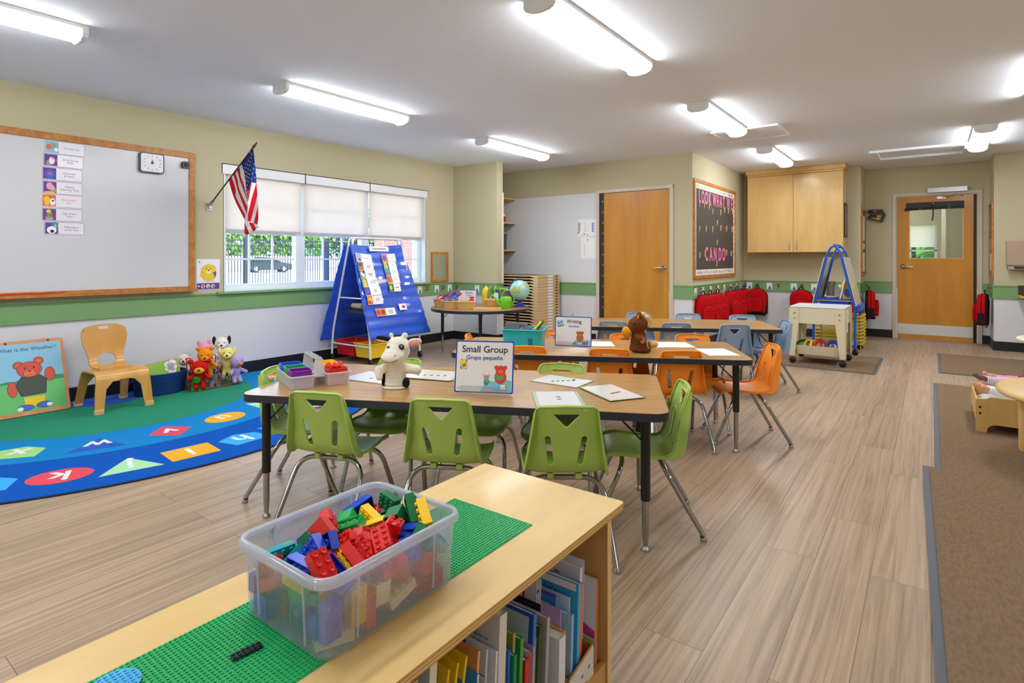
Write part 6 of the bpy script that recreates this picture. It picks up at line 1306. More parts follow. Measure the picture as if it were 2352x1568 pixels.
for i in range(-4, 4):
    for j in range(-4, 4):
        if hypot(i+.5, j+.5) < 3.9: b.lathe([(.0025, .003), (.0025, .0048)], CY, 10, T((i+.5)*.008, (j+.5)*.008, 0))
o = b.build('round_plate'); o.location = (-.995, .335, ZT+.0036); tag(o, 'sky blue round studded plate at the bottom edge of the view', 'toy brick')
# ---------------------------------------------------------------- translucent bin
BIN = bpy.data.materials.new('translucent bin plastic'); BIN.use_nodes = True; n = BIN.node_tree; n.nodes.remove(n.nodes['Principled BSDF']); tr = n.nodes.new('ShaderNodeBsdfTransparent'); tr.inputs[0].default_value = (.93, .95, 1, 1); df = n.nodes.new('ShaderNodeBsdfDiffuse'); df.inputs[0].default_value = rgb('#e9eef8'); tl = n.nodes.new('ShaderNodeBsdfTranslucent'); tl.inputs[0].default_value = rgb('#e9eef8'); gs = n.nodes.new('ShaderNodeBsdfGlossy'); gs.inputs['Roughness'].default_value = .12
a1 = n.nodes.new('ShaderNodeMixShader'); a2 = n.nodes.new('ShaderNodeMixShader'); a3 = n.nodes.new('ShaderNodeMixShader'); a1.inputs[0].default_value = .5; a2.inputs[0].default_value = .20; a3.inputs[0].default_value = .07
L = n.links.new; L(df.outputs[0], a1.inputs[1]); L(tl.outputs[0], a1.inputs[2]); L(tr.outputs[0], a2.inputs[1]); L(a1.outputs[0], a2.inputs[2]); L(a2.outputs[0], a3.inputs[1]); L(gs.outputs[0], a3.inputs[2]); L(a3.outputs[0], n.nodes['Material Output'].inputs[0])
BR2 = BIN.copy(); BR2.name = 'translucent bin rim'; [setattr(x.inputs[0], 'default_value', .45) for x in BR2.node_tree.nodes if x.type == 'MIX_SHADER' and abs(x.inputs[0].default_value-.20) < .01]
t = thing('brick_bin', 'translucent plastic bin heaped with toy bricks on the green baseplates', 'bin', (-.900, .7045, ZT+.0037))
b = MB(); tub_shell(b, .256, .322, .134, BIN, .0022, .955, .024); b.build('body', t)
b = MB(); pr = [(0, .134), (.004, .1385), (.009, .137), (.012, .131), (.0125, .122), (.0105, .1215), (.0095, .130), (.006, .1345), (.002, .133)]
O = rrect(-.126, .126, -.159, .159, .027, 6); nn = len(O); vs = []
for d, z in pr:
    for i, (x, y) in enumerate(O):
        nx, ny = O[(i+1) % nn][1]-O[i-1][1], -(O[(i+1) % nn][0]-O[i-1][0]); l = hypot(nx, ny); vs.append((x+nx/l*d, y+ny/l*d, z))
m_ = len(pr); b.add(vs, [(j*nn+i, j*nn+(i+1) % nn, ((j+1) % m_)*nn+(i+1) % nn, ((j+1) % m_)*nn+i) for j in range(m_) for i in range(nn)], BR2, I4, True); b.build('rim', t)
for sx in (-1, 1):
    for y in (-.09, .09): MB().tube([(sx*.1225, y, .01), (sx*.1275, y, .13)], .0022, BR2, 6).build('rib', t)
for sy in (-1, 1):
    for x in (-.07, .07): MB().tube([(x, sy*.154, .01), (x, sy*.1595, .13)], .0022, BR2, 6).build('rib', t)
# ---------------------------------------------------------------- bricks
def brick(nx, ny, h, m):
    b = MB(); w, d = nx*.01588, ny*.01588; t_ = .0018; z0, z1 = -h/2, h/2
    b.box(-w/2, w/2, -d/2, d/2, z1-.002, z1, m); b.box(-w/2, w/2, -d/2, -d/2+t_, z0, z1-.002, m); b.box(-w/2, w/2, d/2-t_, d/2, z0, z1-.002, m); b.box(-w/2, -w/2+t_, -d/2+t_, d/2-t_, z0, z1-.002, m); b.box(w/2-t_, w/2, -d/2+t_, d/2-t_, z0, z1-.002, m)
    for i in range(nx):
        for j in range(ny): b.lathe([(.0047, z1), (.0047, z1+.0042), (.0036, z1+.0042), (.0036, z1+.0036), (0, z1+.0036)], m, 14, T((i-(nx-1)/2)*.01588, (j-(ny-1)/2)*.01588, 0), True, False, False)
    for i in range(nx-1): b.lathe([(.0052, z1-.002), (.0052, z0+.001), (.0066, z0+.001), (.0066, z1-.002)], m, 16, T((i-(nx-2)/2)*.01588, 0, 0), True, False, False)
    return b
CM = {'r': ('red', '#d5150f'), 's': ('salmon red', '#e8402c'), 'g': ('bright green', '#17b055'), 'G': ('dark green', '#0d7040'), 'b': ('blue', '#1446c8'), 'y': ('yellow', '#f5c60c'), 'k': ('dark grey', '#3b3d47'), 't': ('teal', '#139ba8'), 'c': ('cream', '#ead9a0')}
KD = {'a': (2, 2, .0192, 'square'), 'b': (4, 2, .0192, 'long'), 'c': (2, 2, .0384, 'tall square'), 'd': (3, 2, .0192, 'six-stud')}
BM = {}; seen = {}
DATA = 'bg-66,-33,10,3.14,-0,0.44;dt-74,36,10,3.14,0,1.47;bc61,50,10,-0,0,-0.38;br-65,119,10,0,-0,3.08;br29,119,10,-0,0,-0.83;bb-2,-22,10,-0,-3.14,-1.48;dc36,5,10,0,3.14,0.15;at-50,80,10,-0,-0,2.97;bt-17,56,10,0,-0,-1.57;dr20,-88,10,-0,0,0.18;db-84,-96,10,-0,-0,-1.57;bc91,-116,10,0,0,1.16;ar76,-31,16,-2.12,1.57,0;bb-109,-111,16,1.57,-0,-1.57;bb62,-72,16,-1.57,-0,1.94;dy43,-28,16,1.57,0,-2.62;br104,99,16,-1.57,0,1.4;ar82,91,16,2.89,-1.57,0;ar-42,-116,16,1.57,-0,2.88;cb-76,-136,19,3.14,-0,-0.06;cr77,131,19,0,0,-0.87;dt15,-131,24,-1.47,-1.57,0;bg-25,-73,26,0.78,-0.27,1.64;bc103,21,26,-0,0.29,-1.57;bt-98,36,27,0.27,0,-1.68;db17,-67,29,-0,0,2.06;at-46,87,29,0,-3.14,-1.56;bt-43,34,31,0.25,0.2,-1.09;bt32,35,32,-0.4,0.33,2.54;br-14,105,32,-1.78,1.57,0;br-109,112,32,-3.14,1.57,0;br48,-124,32,-0,-1.55,-1.85;br103,-56,32,0,-1.56,1.57;br-8,136,32,-3.14,-1.06,-0.03;db-91,-68,33,1.05,0.33,2.96;br33,77,33,0.71,2.58,-0.4;ab-86,-24,35,2.88,-1.57,0;br-64,130,35,1.57,-0,-0.46;bc78,37,35,-1.57,0,1.57;bt-12,27,37,-1.9,0,1.98;br43,115,38,2.16,-0,2.32;cb80,-134,38,-3.14,0,1.38;br-42,-7,39,-2.67,0.26,-0.47;bb62,-82,41,3.14,-0,1.23;at31,-5,41,-1.75,-0.41,-0.63;dr-1,70,43,-2.5,-0.15,-1.14;ab-109,-30,43,-1.57,1.31,-1.57;db-61,-40,43,0,-0.87,2.88;bb-50,-92,45,1.6,-1,0.01;bt-101,64,45,-0.27,0.03,1.57;br-12,-111,47,1.58,0.44,0.02;bb-109,-121,48,1.57,0,1.57;at67,-10,50,0.85,0.01,0.13;cc102,-28,50,-3.08,0.04,1.57;bb108,-135,51,-2.73,-1.54,-0.41;by107,-81,51,1.16,1.61,1.16;dt-59,39,51,-2.75,-0.21,-0.19;br20,-38,51,0.73,-0.14,2.21;cr29,102,55,-2.21,2.34,-0.05;cr103,86,56,0.41,3.14,0;bg-8,-56,56,-0.75,-0,-1.09;ab-42,-60,56,-0.75,0.76,2.69;bt26,35,60,-0.99,0.51,-2.97;ct67,123,60,-1.57,2.16,0.75;br-68,131,60,0,-3.14,0.2;br85,42,60,3.14,0,-0.72;br-59,-137,61,3.14,-0.46,-0;br-32,69,62,3.14,-0.22,-0.17;dr44,-50,63,-2.53,0.45,1.5;dg13,-101,63,3.07,0.48,0.33;ab57,-98,67,-1.57,-0,0.5;ct-26,17,69,0.62,-2.09,0.65;bt36,16,69,-1.06,2.99,-0.05;bt-85,66,70,-0.03,-0.25,-0.05;ar-45,101,72,0.12,0.62,1.77;bb-51,-35,73,-0.75,0.24,1.1;bg42,-131,73,-0.02,3.13,0.19;dt-87,20,73,1.16,-0.09,2.2;bt-101,3,74,0.87,2.22,-1.57;bt54,-27,74,-0.51,0.39,-0.24;ar-82,102,75,-0.78,-2.69,-0.13;br17,83,75,-1.24,-0.22,2.16;at-55,25,76,1.7,0.42,-1.91;ar12,-64,77,2.09,0.57,1.3;dt-70,-22,77,0.57,0.55,-2.97;bt101,118,78,0.34,2.71,-1.57;bt-106,-103,79,-1.57,-0,-1.69;dr-95,137,80,0,-0,-3.14;bt-36,136,80,0.04,-0.19,3.12;bt-70,-92,80,-2.26,0.38,-1.37;br101,3,80,0,0.01,1.65;ab-26,-83,82,0.67,-2.67,-0.12;at70,133,85,0.45,-0.4,2.99;cG17,134,86,1.57,0.82,-0;ab69,77,86,2.08,1.66,0.85;cb93,52,86,-1.63,-0.07,-1.57;ab-24,-117,87,2.51,-0.24,-1.57;br-64,-143,87,-1.56,-0.46,-0.02;db-90,-43,88,-0.95,0.69,-2.85;br-11,-20,88,0.66,0.44,-0.96;db55,98,92,1.26,0.28,-2.95;by27,-137,92,-0.02,3.14,-0;db52,-103,92,-0.02,-0.02,-0.22;cg-83,46,97,1.84,1.14,0.93;br7,23,97,-0.55,0.63,1.61;by-12,57,97,1.44,0.37,-2.63;bG-21,121,97,-2.95,0.01,1.53;br69,-42,97,0.66,-0.6,0.76;by66,-73,97,-1.05,-0.23,2.92;br53,-11,99,-1.06,-0.39,2.9;ar-8,-51,99,2.34,0.09,-0.55;bb-108,97,99,-1.56,-0.25,1.52;by-44,80,99,1.6,-2.83,-0.04;br59,21,100,2.95,-0.08,0.02;bG-35,-66,100,0.49,-0.67,-2.91;bg-48,21,104,-0.2,2.75,0.44;cr43,61,107,0.28,0.05,2.13;bb88,-109,108,-2.62,0.67,0.28;dG-59,143,110,1.53,0.19,-0;aG107,82,110,1.42,0.81,-1.62;ar45,-98,112,-0.02,0.02,1.31;br-83,-2,114,-1.03,-0.1,-0.55;br84,-59,114,2.39,0.3,-0.14;bb5,-103,116,1.99,2.16,0.37;cG20,91,116,1.42,0.35,-2.68;bb40,-143,117,1.55,0.01,3.14;bG31,127,120,-1.73,-2.51,-0.48;by68,126,121,1.43,-2.67,-0.51;bb8,-80,121,-1.25,2.55,0.26;br83,1,122,-0.44,-0.22,2.59;cr-43,-42,122,0.61,2.37,0.94;br90,-137,129,0.01,0.79,0'
for it in DATA.split(';'):
    k, c = it[0], it[1]; x, y, z, a, e, f_ = map(float, it[2:].split(','))
    if (k, c) not in BM: o = brick(*KD[k][:3], mat('brick plastic '+CM[c][0], CM[c][1], .28)).build('toy_brick'); BM[(k, c)] = o
    else: o = BM[(k, c)].copy(); COL.objects.link(o)
    M = T(-.900+x/1030, .7045+y/1030, ZT+.0062+z/1000) @ Euler((a, e, f_)).to_matrix().to_4x4(); o.matrix_world = M
    uz = M.to_3x3() @ Vector((0, 0, 1)); ori = 'studs up' if uz.z > .6 else 'hollow side up' if uz.z < -.6 else 'on its side'
    px = 'left end' if y < -95 else 'left part' if y < -35 else 'middle' if y < 35 else 'right part' if y < 95 else 'right end'; pz = 'far side' if x < -40 else 'near side' if x > 40 else 'centre line'
    lv = 'atop the heap' if z > 85 else 'halfway down' if z > 45 else 'near the bottom'
    l = '%s %s toy brick %s, %s, %s, %s' % (CM[c][0], KD[k][3], ori, px, pz, lv); l = l.replace('centre line', 'centre')
    if l in seen: l = l.replace('toy brick', ['small', 'plain', 'other', 'further', 'lower', 'lesser'][min(5, seen[l]-1)]+' toy brick' if False else 'toy brick')
    seen[l] = seen.get(l, 0)+1; tag(o, l, 'toy brick', 'toy bricks in the translucent bin')
# ---------------------------------------------------------------- books on the lower shelf
def book(l, y, zt_, xr, w, th, cov, spine=None, page='#f0ece2', art=None, tilt=6, name='book'):
    """cover faces -y; (xr, y, zt_) is the top right front corner"""
    t = thing(name, l, 'book', group='picture books packed in the foreground shelf'); h = zt_-.046; a = R(tilt)
    t.matrix_world = T(xr, y, zt_) @ RX(-a*1.0)
    CVm = mat('book cover '+cov, cov, .3, coat=.25); SPm = mat('book spine '+(spine or cov), spine or cov, .3, coat=.2); hh = h/cos(a)-.002
    MB().box(-w, 0, 0, .0012, -hh, 0, CVm).build('cover', t); 
    if th > .003: MB().box(-w+.002, -.003, .0012, th-.0012, -hh+.003, -.003, mat('book pages '+page, page, .8)).build('pages', t); b = MB(); b.box(-.0015, .0008, .0002, th, -hh, 0, SPm); b.box(-w, -.0015, th-.0012, th, -hh, 0, CVm); b.build('spine', t)
    if art: b = MB(); art(b, w, hh); b.build('printed_art', t)
    return t
FY = Matrix(((1, 0, 0, 0), (0, 0, -1, -.0002), (0, 1, 0, 0), (0, 0, 0, 1)))     # draw (x,y) on the front cover; z grows towards the viewer
def A_(f): return lambda b, w, h: f(b, w, h)
def a_bar(x0, y0, w_=.045, h_=.03, vertical=False):
    def g(b, w, h):
        b.box(x0, x0+w_, y0-h_, y0, 0, .0003, PWHT, FY)
        n = 11
        for k in range(n):
            if vertical: q = y0-.003-(h_-.006)*k/n; b.box(x0+.004, x0+w_-.004, q-(.0012 if k % 3 else .002), q, .0003, .0005, PBLK, FY)
            else: q = x0+.003+(w_-.006)*k/n; b.box(q, q+(.0015 if k % 3 else .0025), y0-h_+.004, y0-.003, .0003, .0005, PBLK, FY)
    return g
def a_multi(*fs):
    def g(b, w, h):
        for f in fs: f(b, w, h)
    return g
def a_rect(x0, x1, y0, y1, m, z=.0001): return lambda b, w, h: b.box(x0, x1, y0, y1, 0, z+.0002, m, FY)
def a_poly(P, m, z=.0003): return lambda b, w, h: b.prism(P, 0, z, m, FY)
def a_txt(lines, x, y, s, m, sp=1.15, al='LEFT'):
    def g(b, w, h):
        for k, q in enumerate(lines): b.text(q, s, m, FY @ T(x, y-k*s*sp, .0007), h=0, align=al)
    return g
RK = mat('red marker', '#c2202c', .5)
book('white picture book with magenta, lime and green leaf shapes beside the shelf end panel', 1.318, .315, -.700, .22, .010, '#dfe2f2', '#e07a3a', tilt=3, art=a_multi(a_poly([(-.08, -.10), (-.003, -.13), (-.003, -.15), (-.08, -.14)], mat('printed magenta', '#c1407e', .4)), a_poly([(-.08, -.145), (-.003, -.155), (-.003, -.17), (-.07, -.17)], PLIM), a_poly([(-.07, -.172), (-.02, -.18), (-.003, -.186), (-.06, -.195)], PGRN), a_poly([(-.05, -.22), (-.02, -.20), (-.005, -.215), (-.02, -.26), (-.045, -.27)], mat('printed magenta'))))
book('white card with red W strokes standing highest beside the end panel', 1.292, .372, -.722, .20, .002, '#e8e8f0', tilt=3, art=a_txt(['W w'], -.12, -.035, .05, RK))
book('white board book with a burnt orange blot on its cover', 1.258, .368, -.716, .24, .013, '#dde2f0', '#d8dcea', tilt=4, art=a_poly([(-.10, -.05), (-.095, -.035), (-.08, -.03), (-.07, -.022), (-.055, -.03), (-.045, -.045), (-.035, -.07), (-.04, -.10), (-.10, -.10)], mat('printed burnt orange', '#d4561c', .5)))
book('tall book with an orange spine and navy lower band', 1.241, .338, -.704, .24, .013, '#e9672f', '#ea6a35', tilt=3)
book("sky blue book reading Let's count near the end panel", 1.222, .350, -.700, .24, .014, '#3fa9de', '#3fb0e2', tilt=3, art=a_multi(a_rect(-.24, -.03, -.12, -.075, mat('printed dark teal', '#124a66', .4)), a_rect(-.24, -.005, -.02, -.003, PWHT), a_txt(["Let's", '  count'], -.10, -.035, .020, INK)))
book('pale clear-sleeved booklet leaning against the sky blue book', 1.206, .318, -.716, .18, .004, '#c3dcec', tilt=4)
book('light blue spine booklet lower beside the sky blue book', 1.190, .288, -.700, .16, .010, '#a9d0ee', '#8fc2ea', tilt=3)
book('bright blue booklet with a purple top edge and white barcode panel', 1.178, .330, -.738, .20, .004, '#2a86dd', tilt=4, art=a_multi(a_rect(-.20, 0, -.006, 0, PUR), a_rect(-.07, -.015, -.08, -.025, PWHT), a_bar(-.06, -.035, .04, .035, True)))
book('lilac booklet in front of the bright blue one', 1.164, .310, -.716, .18, .004, '#b79ac9', tilt=4)
book('thin mustard yellow spine book behind the white spine books', 1.152, .270, -.700, .16, .009, '#e0a81c', '#e2a91e', tilt=3)
book('thick white spine book with magenta lettering', 1.120, .270, -.692, .20, .028, '#e3e6ef', '#e9ebf3', tilt=2)
book('white letter card with a red u', 1.108, .394, -.745, .17, .002, '#dfe0e8', tilt=4, art=a_txt(['u'], -.06, -.035, .06, RK))
book('white letter card with a red v', 1.114, .398, -.738, .17, .002, '#e8e9f0', tilt=4, art=a_txt(['v'], -.03, -.035, .06, RK))
book('black card with a pale green edge below the letter cards', 1.100, .348, -.730, .15, .003, '#17181c', '#7db287', tilt=4)
book('taupe hardback with pale page block in the middle of the shelf', 1.084, .335, -.702, .24, .012, '#b4a596', '#a8b0c0', tilt=4)
book('dark green book with yellow lettering and a barcode', 1.066, .322, -.710, .22, .010, '#3d6a3c', '#355f36', tilt=4, art=a_multi(a_bar(-.05, -.03, .035, .03), a_rect(-.10, -.03, -.016, -.010, PYEL)))
book('white and lime illustrated book in front of the dark green one', 1.052, .300, -.716, .18, .008, '#d9d99a', '#cfd4c2', tilt=4, art=a_multi(a_poly([(-.08, -.02), (-.04, -.02), (-.03, -.15), (-.06, -.16)], PLIM)))
book('royal blue binder-like book with a pale inset cover', 1.036, .365, -.706, .23, .012, '#2159c4', '#2f6fd6', tilt=5, art=a_multi(a_rect(-.20, -.012, -.085, -.008, mat('printed pale blue grey', '#c2cfe2', .4)), a_rect(-.21, -.010, -.100, -.088, mat('printed navy blue', '#1c2f9e', .4))))
book('mauve thin spine book in the middle of the shelf', 1.024, .303, -.700, .16, .006, '#b58fae', '#c09bb8', tilt=3)
book('white and red thin spine book right of the thick red one', 1.012, .298, -.700, .16, .007, '#c9d6ea', '#d23c38', tilt=3)
book('thick glossy red spine book in the middle of the shelf', .992, .292, -.698, .17, .013, '#c9201d', '#d3231f', tilt=3)
book('leafy green spine book left of the red one', .978, .345, -.700, .20, .011, '#2f9a3a', '#3aa045', tilt=4)
book('gold and green woodland picture book', .962, .362, -.708, .20, .009, '#8d9442', '#a8a050', tilt=4, art=a_multi(a_poly([(-.19, -.01), (-.10, -.01), (-.11, -.2), (-.19, -.2)], PGRN), a_poly([(-.07, -.01), (-.05, -.01), (-.045, -.2), (-.075, -.2)], mat('printed moss', '#5d6a24', .5))))
book('teal green book with a barcode label in the shelf middle', .946, .330, -.694, .17, .010, '#1b9a66', '#128a55', tilt=3, art=a_bar(-.05, -.02, .028, .06, True))
book('thin bright blue spine book beside the teal one', .934, .344, -.700, .15, .008, '#2a78d0', '#1f63c6', tilt=3)
book('thick white paperback with a block of small black text', .906, .430, -.700, .20, .024, '#d9dee8', '#e3e0d2', tilt=3, art=a_txt(['    who won\'t nap', ' it\'s bigger and', 'silly chatter children to', 'and improves. Follow', 'to march and wants to be'], -.135, -.025, .0115, INK, 1.25))
book('plain white booklet in front of the thick white paperback', .893, .366, -.700, .21, .006, '#dfe4ee', tilt=4)
book('white and green workbook with a row of stars and a barcode', .880, .372, -.714, .23, .006, '#dfe3ec', '#cfd6e0', tilt=5, art=a_multi(a_rect(-.19, -.012, -.30, -.055, mat('printed grass green', '#14803a', .4)), a_rect(-.165, -.032, -.30, -.09, PWHT), a_bar(-.085, -.10, .045, .05, True), a_rect(-.23, -.0, -.052, -.050, PBLU), *[a_poly([(-.03-.034*j+.009*(1 if k % 2 == 0 else .42)*sin(pi*k/5), -.028+.009*(1 if k % 2 == 0 else .42)*cos(pi*k/5)) for k in range(10)], PBLU) for j in range(5)]))
book('black picture book with a white moon behind the magazines', .862, .40, -.755, .16, .004, '#15161b', tilt=8, art=lambda b, w, h: b.disc(-.04, -.03, .012, .012, 0, .0005, PWHT, FY))
book('peach and brown picture book behind the magazines', .840, .395, -.702, .19, .006, '#d9975a', '#e0b184', tilt=7)
book('blue and white spine booklet beside the peach one', .828, .36, -.694, .15, .006, '#3a8fd6', '#c9dcea', tilt=5)
for y, z, c, l in ((.806, .404, '#e4c31a', 'farthest of the three yellow magazines'), (.782, .405, '#e2bd18', 'middle one of the three yellow magazines'), (.758, .407, '#e6b91a', 'nearest of the three yellow magazines')):
    book('yellow and blue magazine with a bowed top, '+l, y, z, -.704, .20, .006, c, tilt=12, art=a_multi(a_rect(-.20, 0, -.075, -.04, mat('printed deep sky', '#2e8cd0', .4)), a_rect(-.20, 0, -.11, -.075, PLIM)))
book('cream hardback with a pale blue cover at the near end of the row', .712, .444, -.704, .20, .018, '#b8cfdf', '#e2dcc2', tilt=4)
book('tan hardback nearest the viewer in the book row', .675, .43, -.71, .20, .014, '#c9a35c', tilt=5)
# cardboard holder
t = thing('cardboard_holder', 'worn cardboard book holder with a white front panel by the end panel', 'box', (-.703, 1.165, .046)); CB = mat('brown cardboard', '#b5773c', .8); 
b = MB(); YX = Matrix(((0, 0, 1, 0), (1, 0, 0, 0), (0, 1, 0, 0), (0, 0, 0, 1))); b.prism([(0, 0), (.115, 0), (.115, .128), (0, .105)], .012, .014, mat('scuffed white card', '#dcd8d2', .6, noise=.12, nscale=40), YX); b.prism([(0, .105), (.115, .128), (.115, .132), (0, .109)], .0105, .0142, PE1, YX); b.build('front_panel', t)
MB().box(-.15, .012, .113, .115, 0, .13, CB).build('side_wall', t); MB().box(-.15, .012, 0, .002, 0, .105, CB).build('side_wall', t)
b = MB()
for k in range(5): M = YX @ T(.02+.017*k, .070+.003*k-(.03 if k % 2 else 0), .0143); b.prism([(0, 0), (.006, .004), (.008, .010), (.001, .007)], 0, .0002, INK, M)
b.build('marks', t)
# ================================================================ floor mats
MT = mat('brown mat pile', '#86705a', .95, spec=.05, noise=.35, nscale=90, stretch=(1, .35, 1), bump=1.0, bscale=500); ME = mat('grey rubber mat edge', '#5a5f66', .6)
def fmat(x0, x1, y0, y1, l, z=.0, e=.028, rz=0):
    t = thing('floor_mat', l, 'mat', (x0, y1, z), rz, group='brown walk-off mats'); x1 -= x0; y0 -= y1; x0 = y1 = 0; MB().box(x0, x1, y0, y1, 0, .004, ME).build('rubber_edge', t); MB().box(x0+e, x1-e, y0+.02, y1-.02, .004, .009, MT).build('carpet_pile', t)
fmat(-.04, .95, 1.5, 3.87, 'brown floor mat nearest the viewer at the right edge', .0092, rz=R(1.4)); fmat(.012, .98, 3.80, 6.56, 'brown floor mat under the doll bed'); fmat(.055, 1.6, 7.17, 8.64, 'brown floor mat on the way to the far door'); fmat(-1.85, -.45, 6.68, 7.86, 'brown floor mat under the cream water table')
# ================================================================ cream water table
CW = mat('cream enamelled plastic', '#d9d0b0', .4)
t = thing('water_table', 'cream sand and water table on casters with a lower tray', 'water table', (-1.255, 6.87, .009))
W, D_, zt = .52, .55, .615
b = MB(); b.box(0, W, 0, .02, .44, zt, CW); b.box(0, W, D_-.02, D_, .44, zt, CW); b.box(0, .02, .02, D_-.02, .44, zt, CW); b.box(W-.02, W, .02, D_-.02, .44, zt, CW); b.box(.02, W-.02, .02, D_-.02, .44, .46, CW); b.build('basin', t, bevel=.003)
b = MB(); b.box(-.006, W+.006, -.006, D_+.006, zt, zt+.012, mat('white laminate lid', '#dfe3e8', .3)); b.build('lid', t, bevel=.003)
for x, s in ((0, 1), (W, -1)):
    for y, u in ((0, 1), (D_, -1)):
        b = MB(); Mx = T(x, y, 0) @ SC(s, u, 1); P_ = [(-.004, .085), (.045, .085), (.085, .44), (.085, zt-.004), (-.004, zt-.004)]
        b.prism(P_, -.012, .0, CW, Mx @ Matrix(((1, 0, 0, 0), (0, 0, 1, 0), (0, 1, 0, 0), (0, 0, 0, 1)))); b.prism(P_, -.012, .0, CW, Mx @ Matrix(((0, 0, 1, 0), (1, 0, 0, 0), (0, 1, 0, 0), (0, 0, 0, 1)))); g = b.build('leg', t)
        MB().lathe([(.01, -.016), (.034, -.015), (.036, 0), (.034, .015), (.01, .016)], BLACKP, 20, T(x+s*.02, y+u*.02, .036) @ RX(R(90)) @ RY(R(0))).build('caster', g)
        if u > 0:
            for zz in (.50, .555):
                MB().lathe([(.009, 0), (.009, .005), (.004, .008)], STEEL, 12, T(x+s*.045, -.013, zz) @ RX(R(90))).build('bolt', g)
b = MB(); tub_shell(b, W-.05, D_-.04, .10, CW, .006, .92, .03); b.v = [(x+W/2, y+D_/2, z+.10) for x, y, z in b.v]; b.build('lower_tray', t)
o = MB().box(0, .16, 0, .24, 0, .003, PAPER).build('instruction_sheet'); o.matrix_world = T(-.7355, 6.98, .36) @ Matrix(((0, 0, 1, 0), (1, 0, 0, 0), (0, 1, 0, 0), (0, 0, 0, 1))); tag(o, 'white instruction sheet on the right side of the water table', 'paper')
def toyring(l, x, y, z, col, r_, rr, rx, ry):
    t = thing('sand_toy', l, 'toy'); t.matrix_world = T(x, y, z) @ RX(R(rx)) @ RY(R(ry)); MB().tube([(r_*cos(pi*k/12), r_*sin(pi*k/12), 0) for k in range(25)], rr, mat('sand toy '+l.split()[0], col, .35), 8, True).build('ring', t); MB().box(-r_*.2, r_*.2, -r_, r_, -.003, .003, mat('sand toy '+l.split()[0])).build('blade', t)
toyring('green ring toy in the lower tray of the water table', -1.13, 7.00, .20, '#1c6b38', .075, .015, 30, 10); toyring('yellow shovel toy in the lower tray of the water table', -1.07, 6.98, .205, '#e5c821', .06, .012, 60, 20); toyring('red scoop toy in the lower tray of the water table', -.97, 6.98, .20, '#d52e1b', .065, .018, 50, 10); toyring('blue scoop toy in the lower tray of the water table', -.86, 6.98, .20, '#1b35b5', .065, .02, 60, -10)
# ================================================================ blue art easel
EB = mat('blue easel tube', '#0f5fd6', .3); YW = mat('yellow coated wire', '#e2c41c', .4)
t = thing('art_easel', 'blue two-sided art easel with beige panels beside the wall cupboard', 'easel', (-.955, 8.16, 0)); yh = .29
for s in (-1, 1):
    y = s*yh; MB().tube(bend([(-.22, y, .55), (-.062, y, 1.25), (0, y, 1.33), (.062, y, 1.25), (.22, y, .55)], .09, 6), .0135, EB, 10).build('arched_end', t)
    for x in (-.22, .22):
        g = MB().tube([(x, y, .07), (x, y, .60)], .0135, EB, 10).build('leg', t); MB().lathe([(.01, -.013), (.032, -.012), (.034, 0), (.032, .012), (.01, .013)], BLACKP, 18, T(x, y, .034) @ RX(R(90))).build('caster', g); MB().box(x-.012, x+.012, y-.016, y+.016, .05, .08, BLACKP).build('caster_fork', g)
    b = MB(); b.tube([(-.22, y, .11), (.22, y, .11)], .011, EB, 8); b.build('cross_bar', t)
b = MB()
for x in (-.22, .22): b.tube([(x, -yh, .11), (x, yh, .11)], .011, EB, 8); b.tube([(x, -yh, .56), (x, yh, .56)], .011, EB, 8)
b.tube([(0, -yh, 1.325), (0, yh, 1.325)], .011, EB, 8); b.build('side_bars', t)
PB = mat('beige melamine panel', '#c9c0ae', .4); 
for s in (-1, 1): M = T(s*.155, 0, .88) @ RY(R(-s*12.7)); MB().box(-.004 if s > 0 else -.006, .006 if s > 0 else .004, -yh-.02, yh+.02, -.30, .30, PB, T(s*.012, 0, 0) @ M).build('painting_panel', t)
b = MB(); b.plate(.225, .275, -yh, yh, .53, .60, .02, EB); b.build('paint_tray', t, bevel=.004)
t = thing('blue_bin', 'blue bin hanging in the middle of the art easel', 'bin', (-.955, 8.02, .545)); b = MB(); tub_shell(b, .33, .26, .11, BLU, .003, .9, .02); b.build('body', t); b = MB(); b.plate(-.18, .18, -.145, .145, .105, .125, .02, BLU); b.build('rim', t, bevel=.003); MB().tube([(-.21, -.15, .10), (.21, -.15, .10)], .004, YW, 6).build('wire_rest', t)
for k, (x, y, rx_, rr, h, m, l) in enumerate([(-.06, 8.10, 0, .05, .20, mat('grey brown cups', '#8d8173', .6), 'tall stack of grey-brown paper cups in the easel bin'), (.02, 8.06, 0, .045, .13, mat('pale grey cups', '#b9b8b4', .6), 'short stack of pale grey cups in the easel bin')]):
    t = thing('cup_stack', l, 'cups', (-.955+x, y, .672)); b = MB()
    for j in range(int(h/.02)): b.lathe([(rr*.92, j*.02), (rr, j*.02+.018)], m, 18)
    b.build('cups', t); MB().lathe([(rr*1.05, h-.005), (rr*1.05, h)], m, 18).build('rim', t)
t = thing('paper_plates', 'white paper plates in the easel bin', 'plates', (-1.0, 7.95, .672)); b = MB(); b.lathe([(.05, 0), (.075, .02), (.08, .022)], PAPER, 24); b.build('plate', t)
t = thing('white_board', 'small white board standing in the easel bin', 'board'); t.matrix_world = T(-.90, 7.98, .67) @ RY(R(12)); MB().box(0, .014, -.09, .09, 0, .24, WHITE).build('panel', t, bevel=.005)
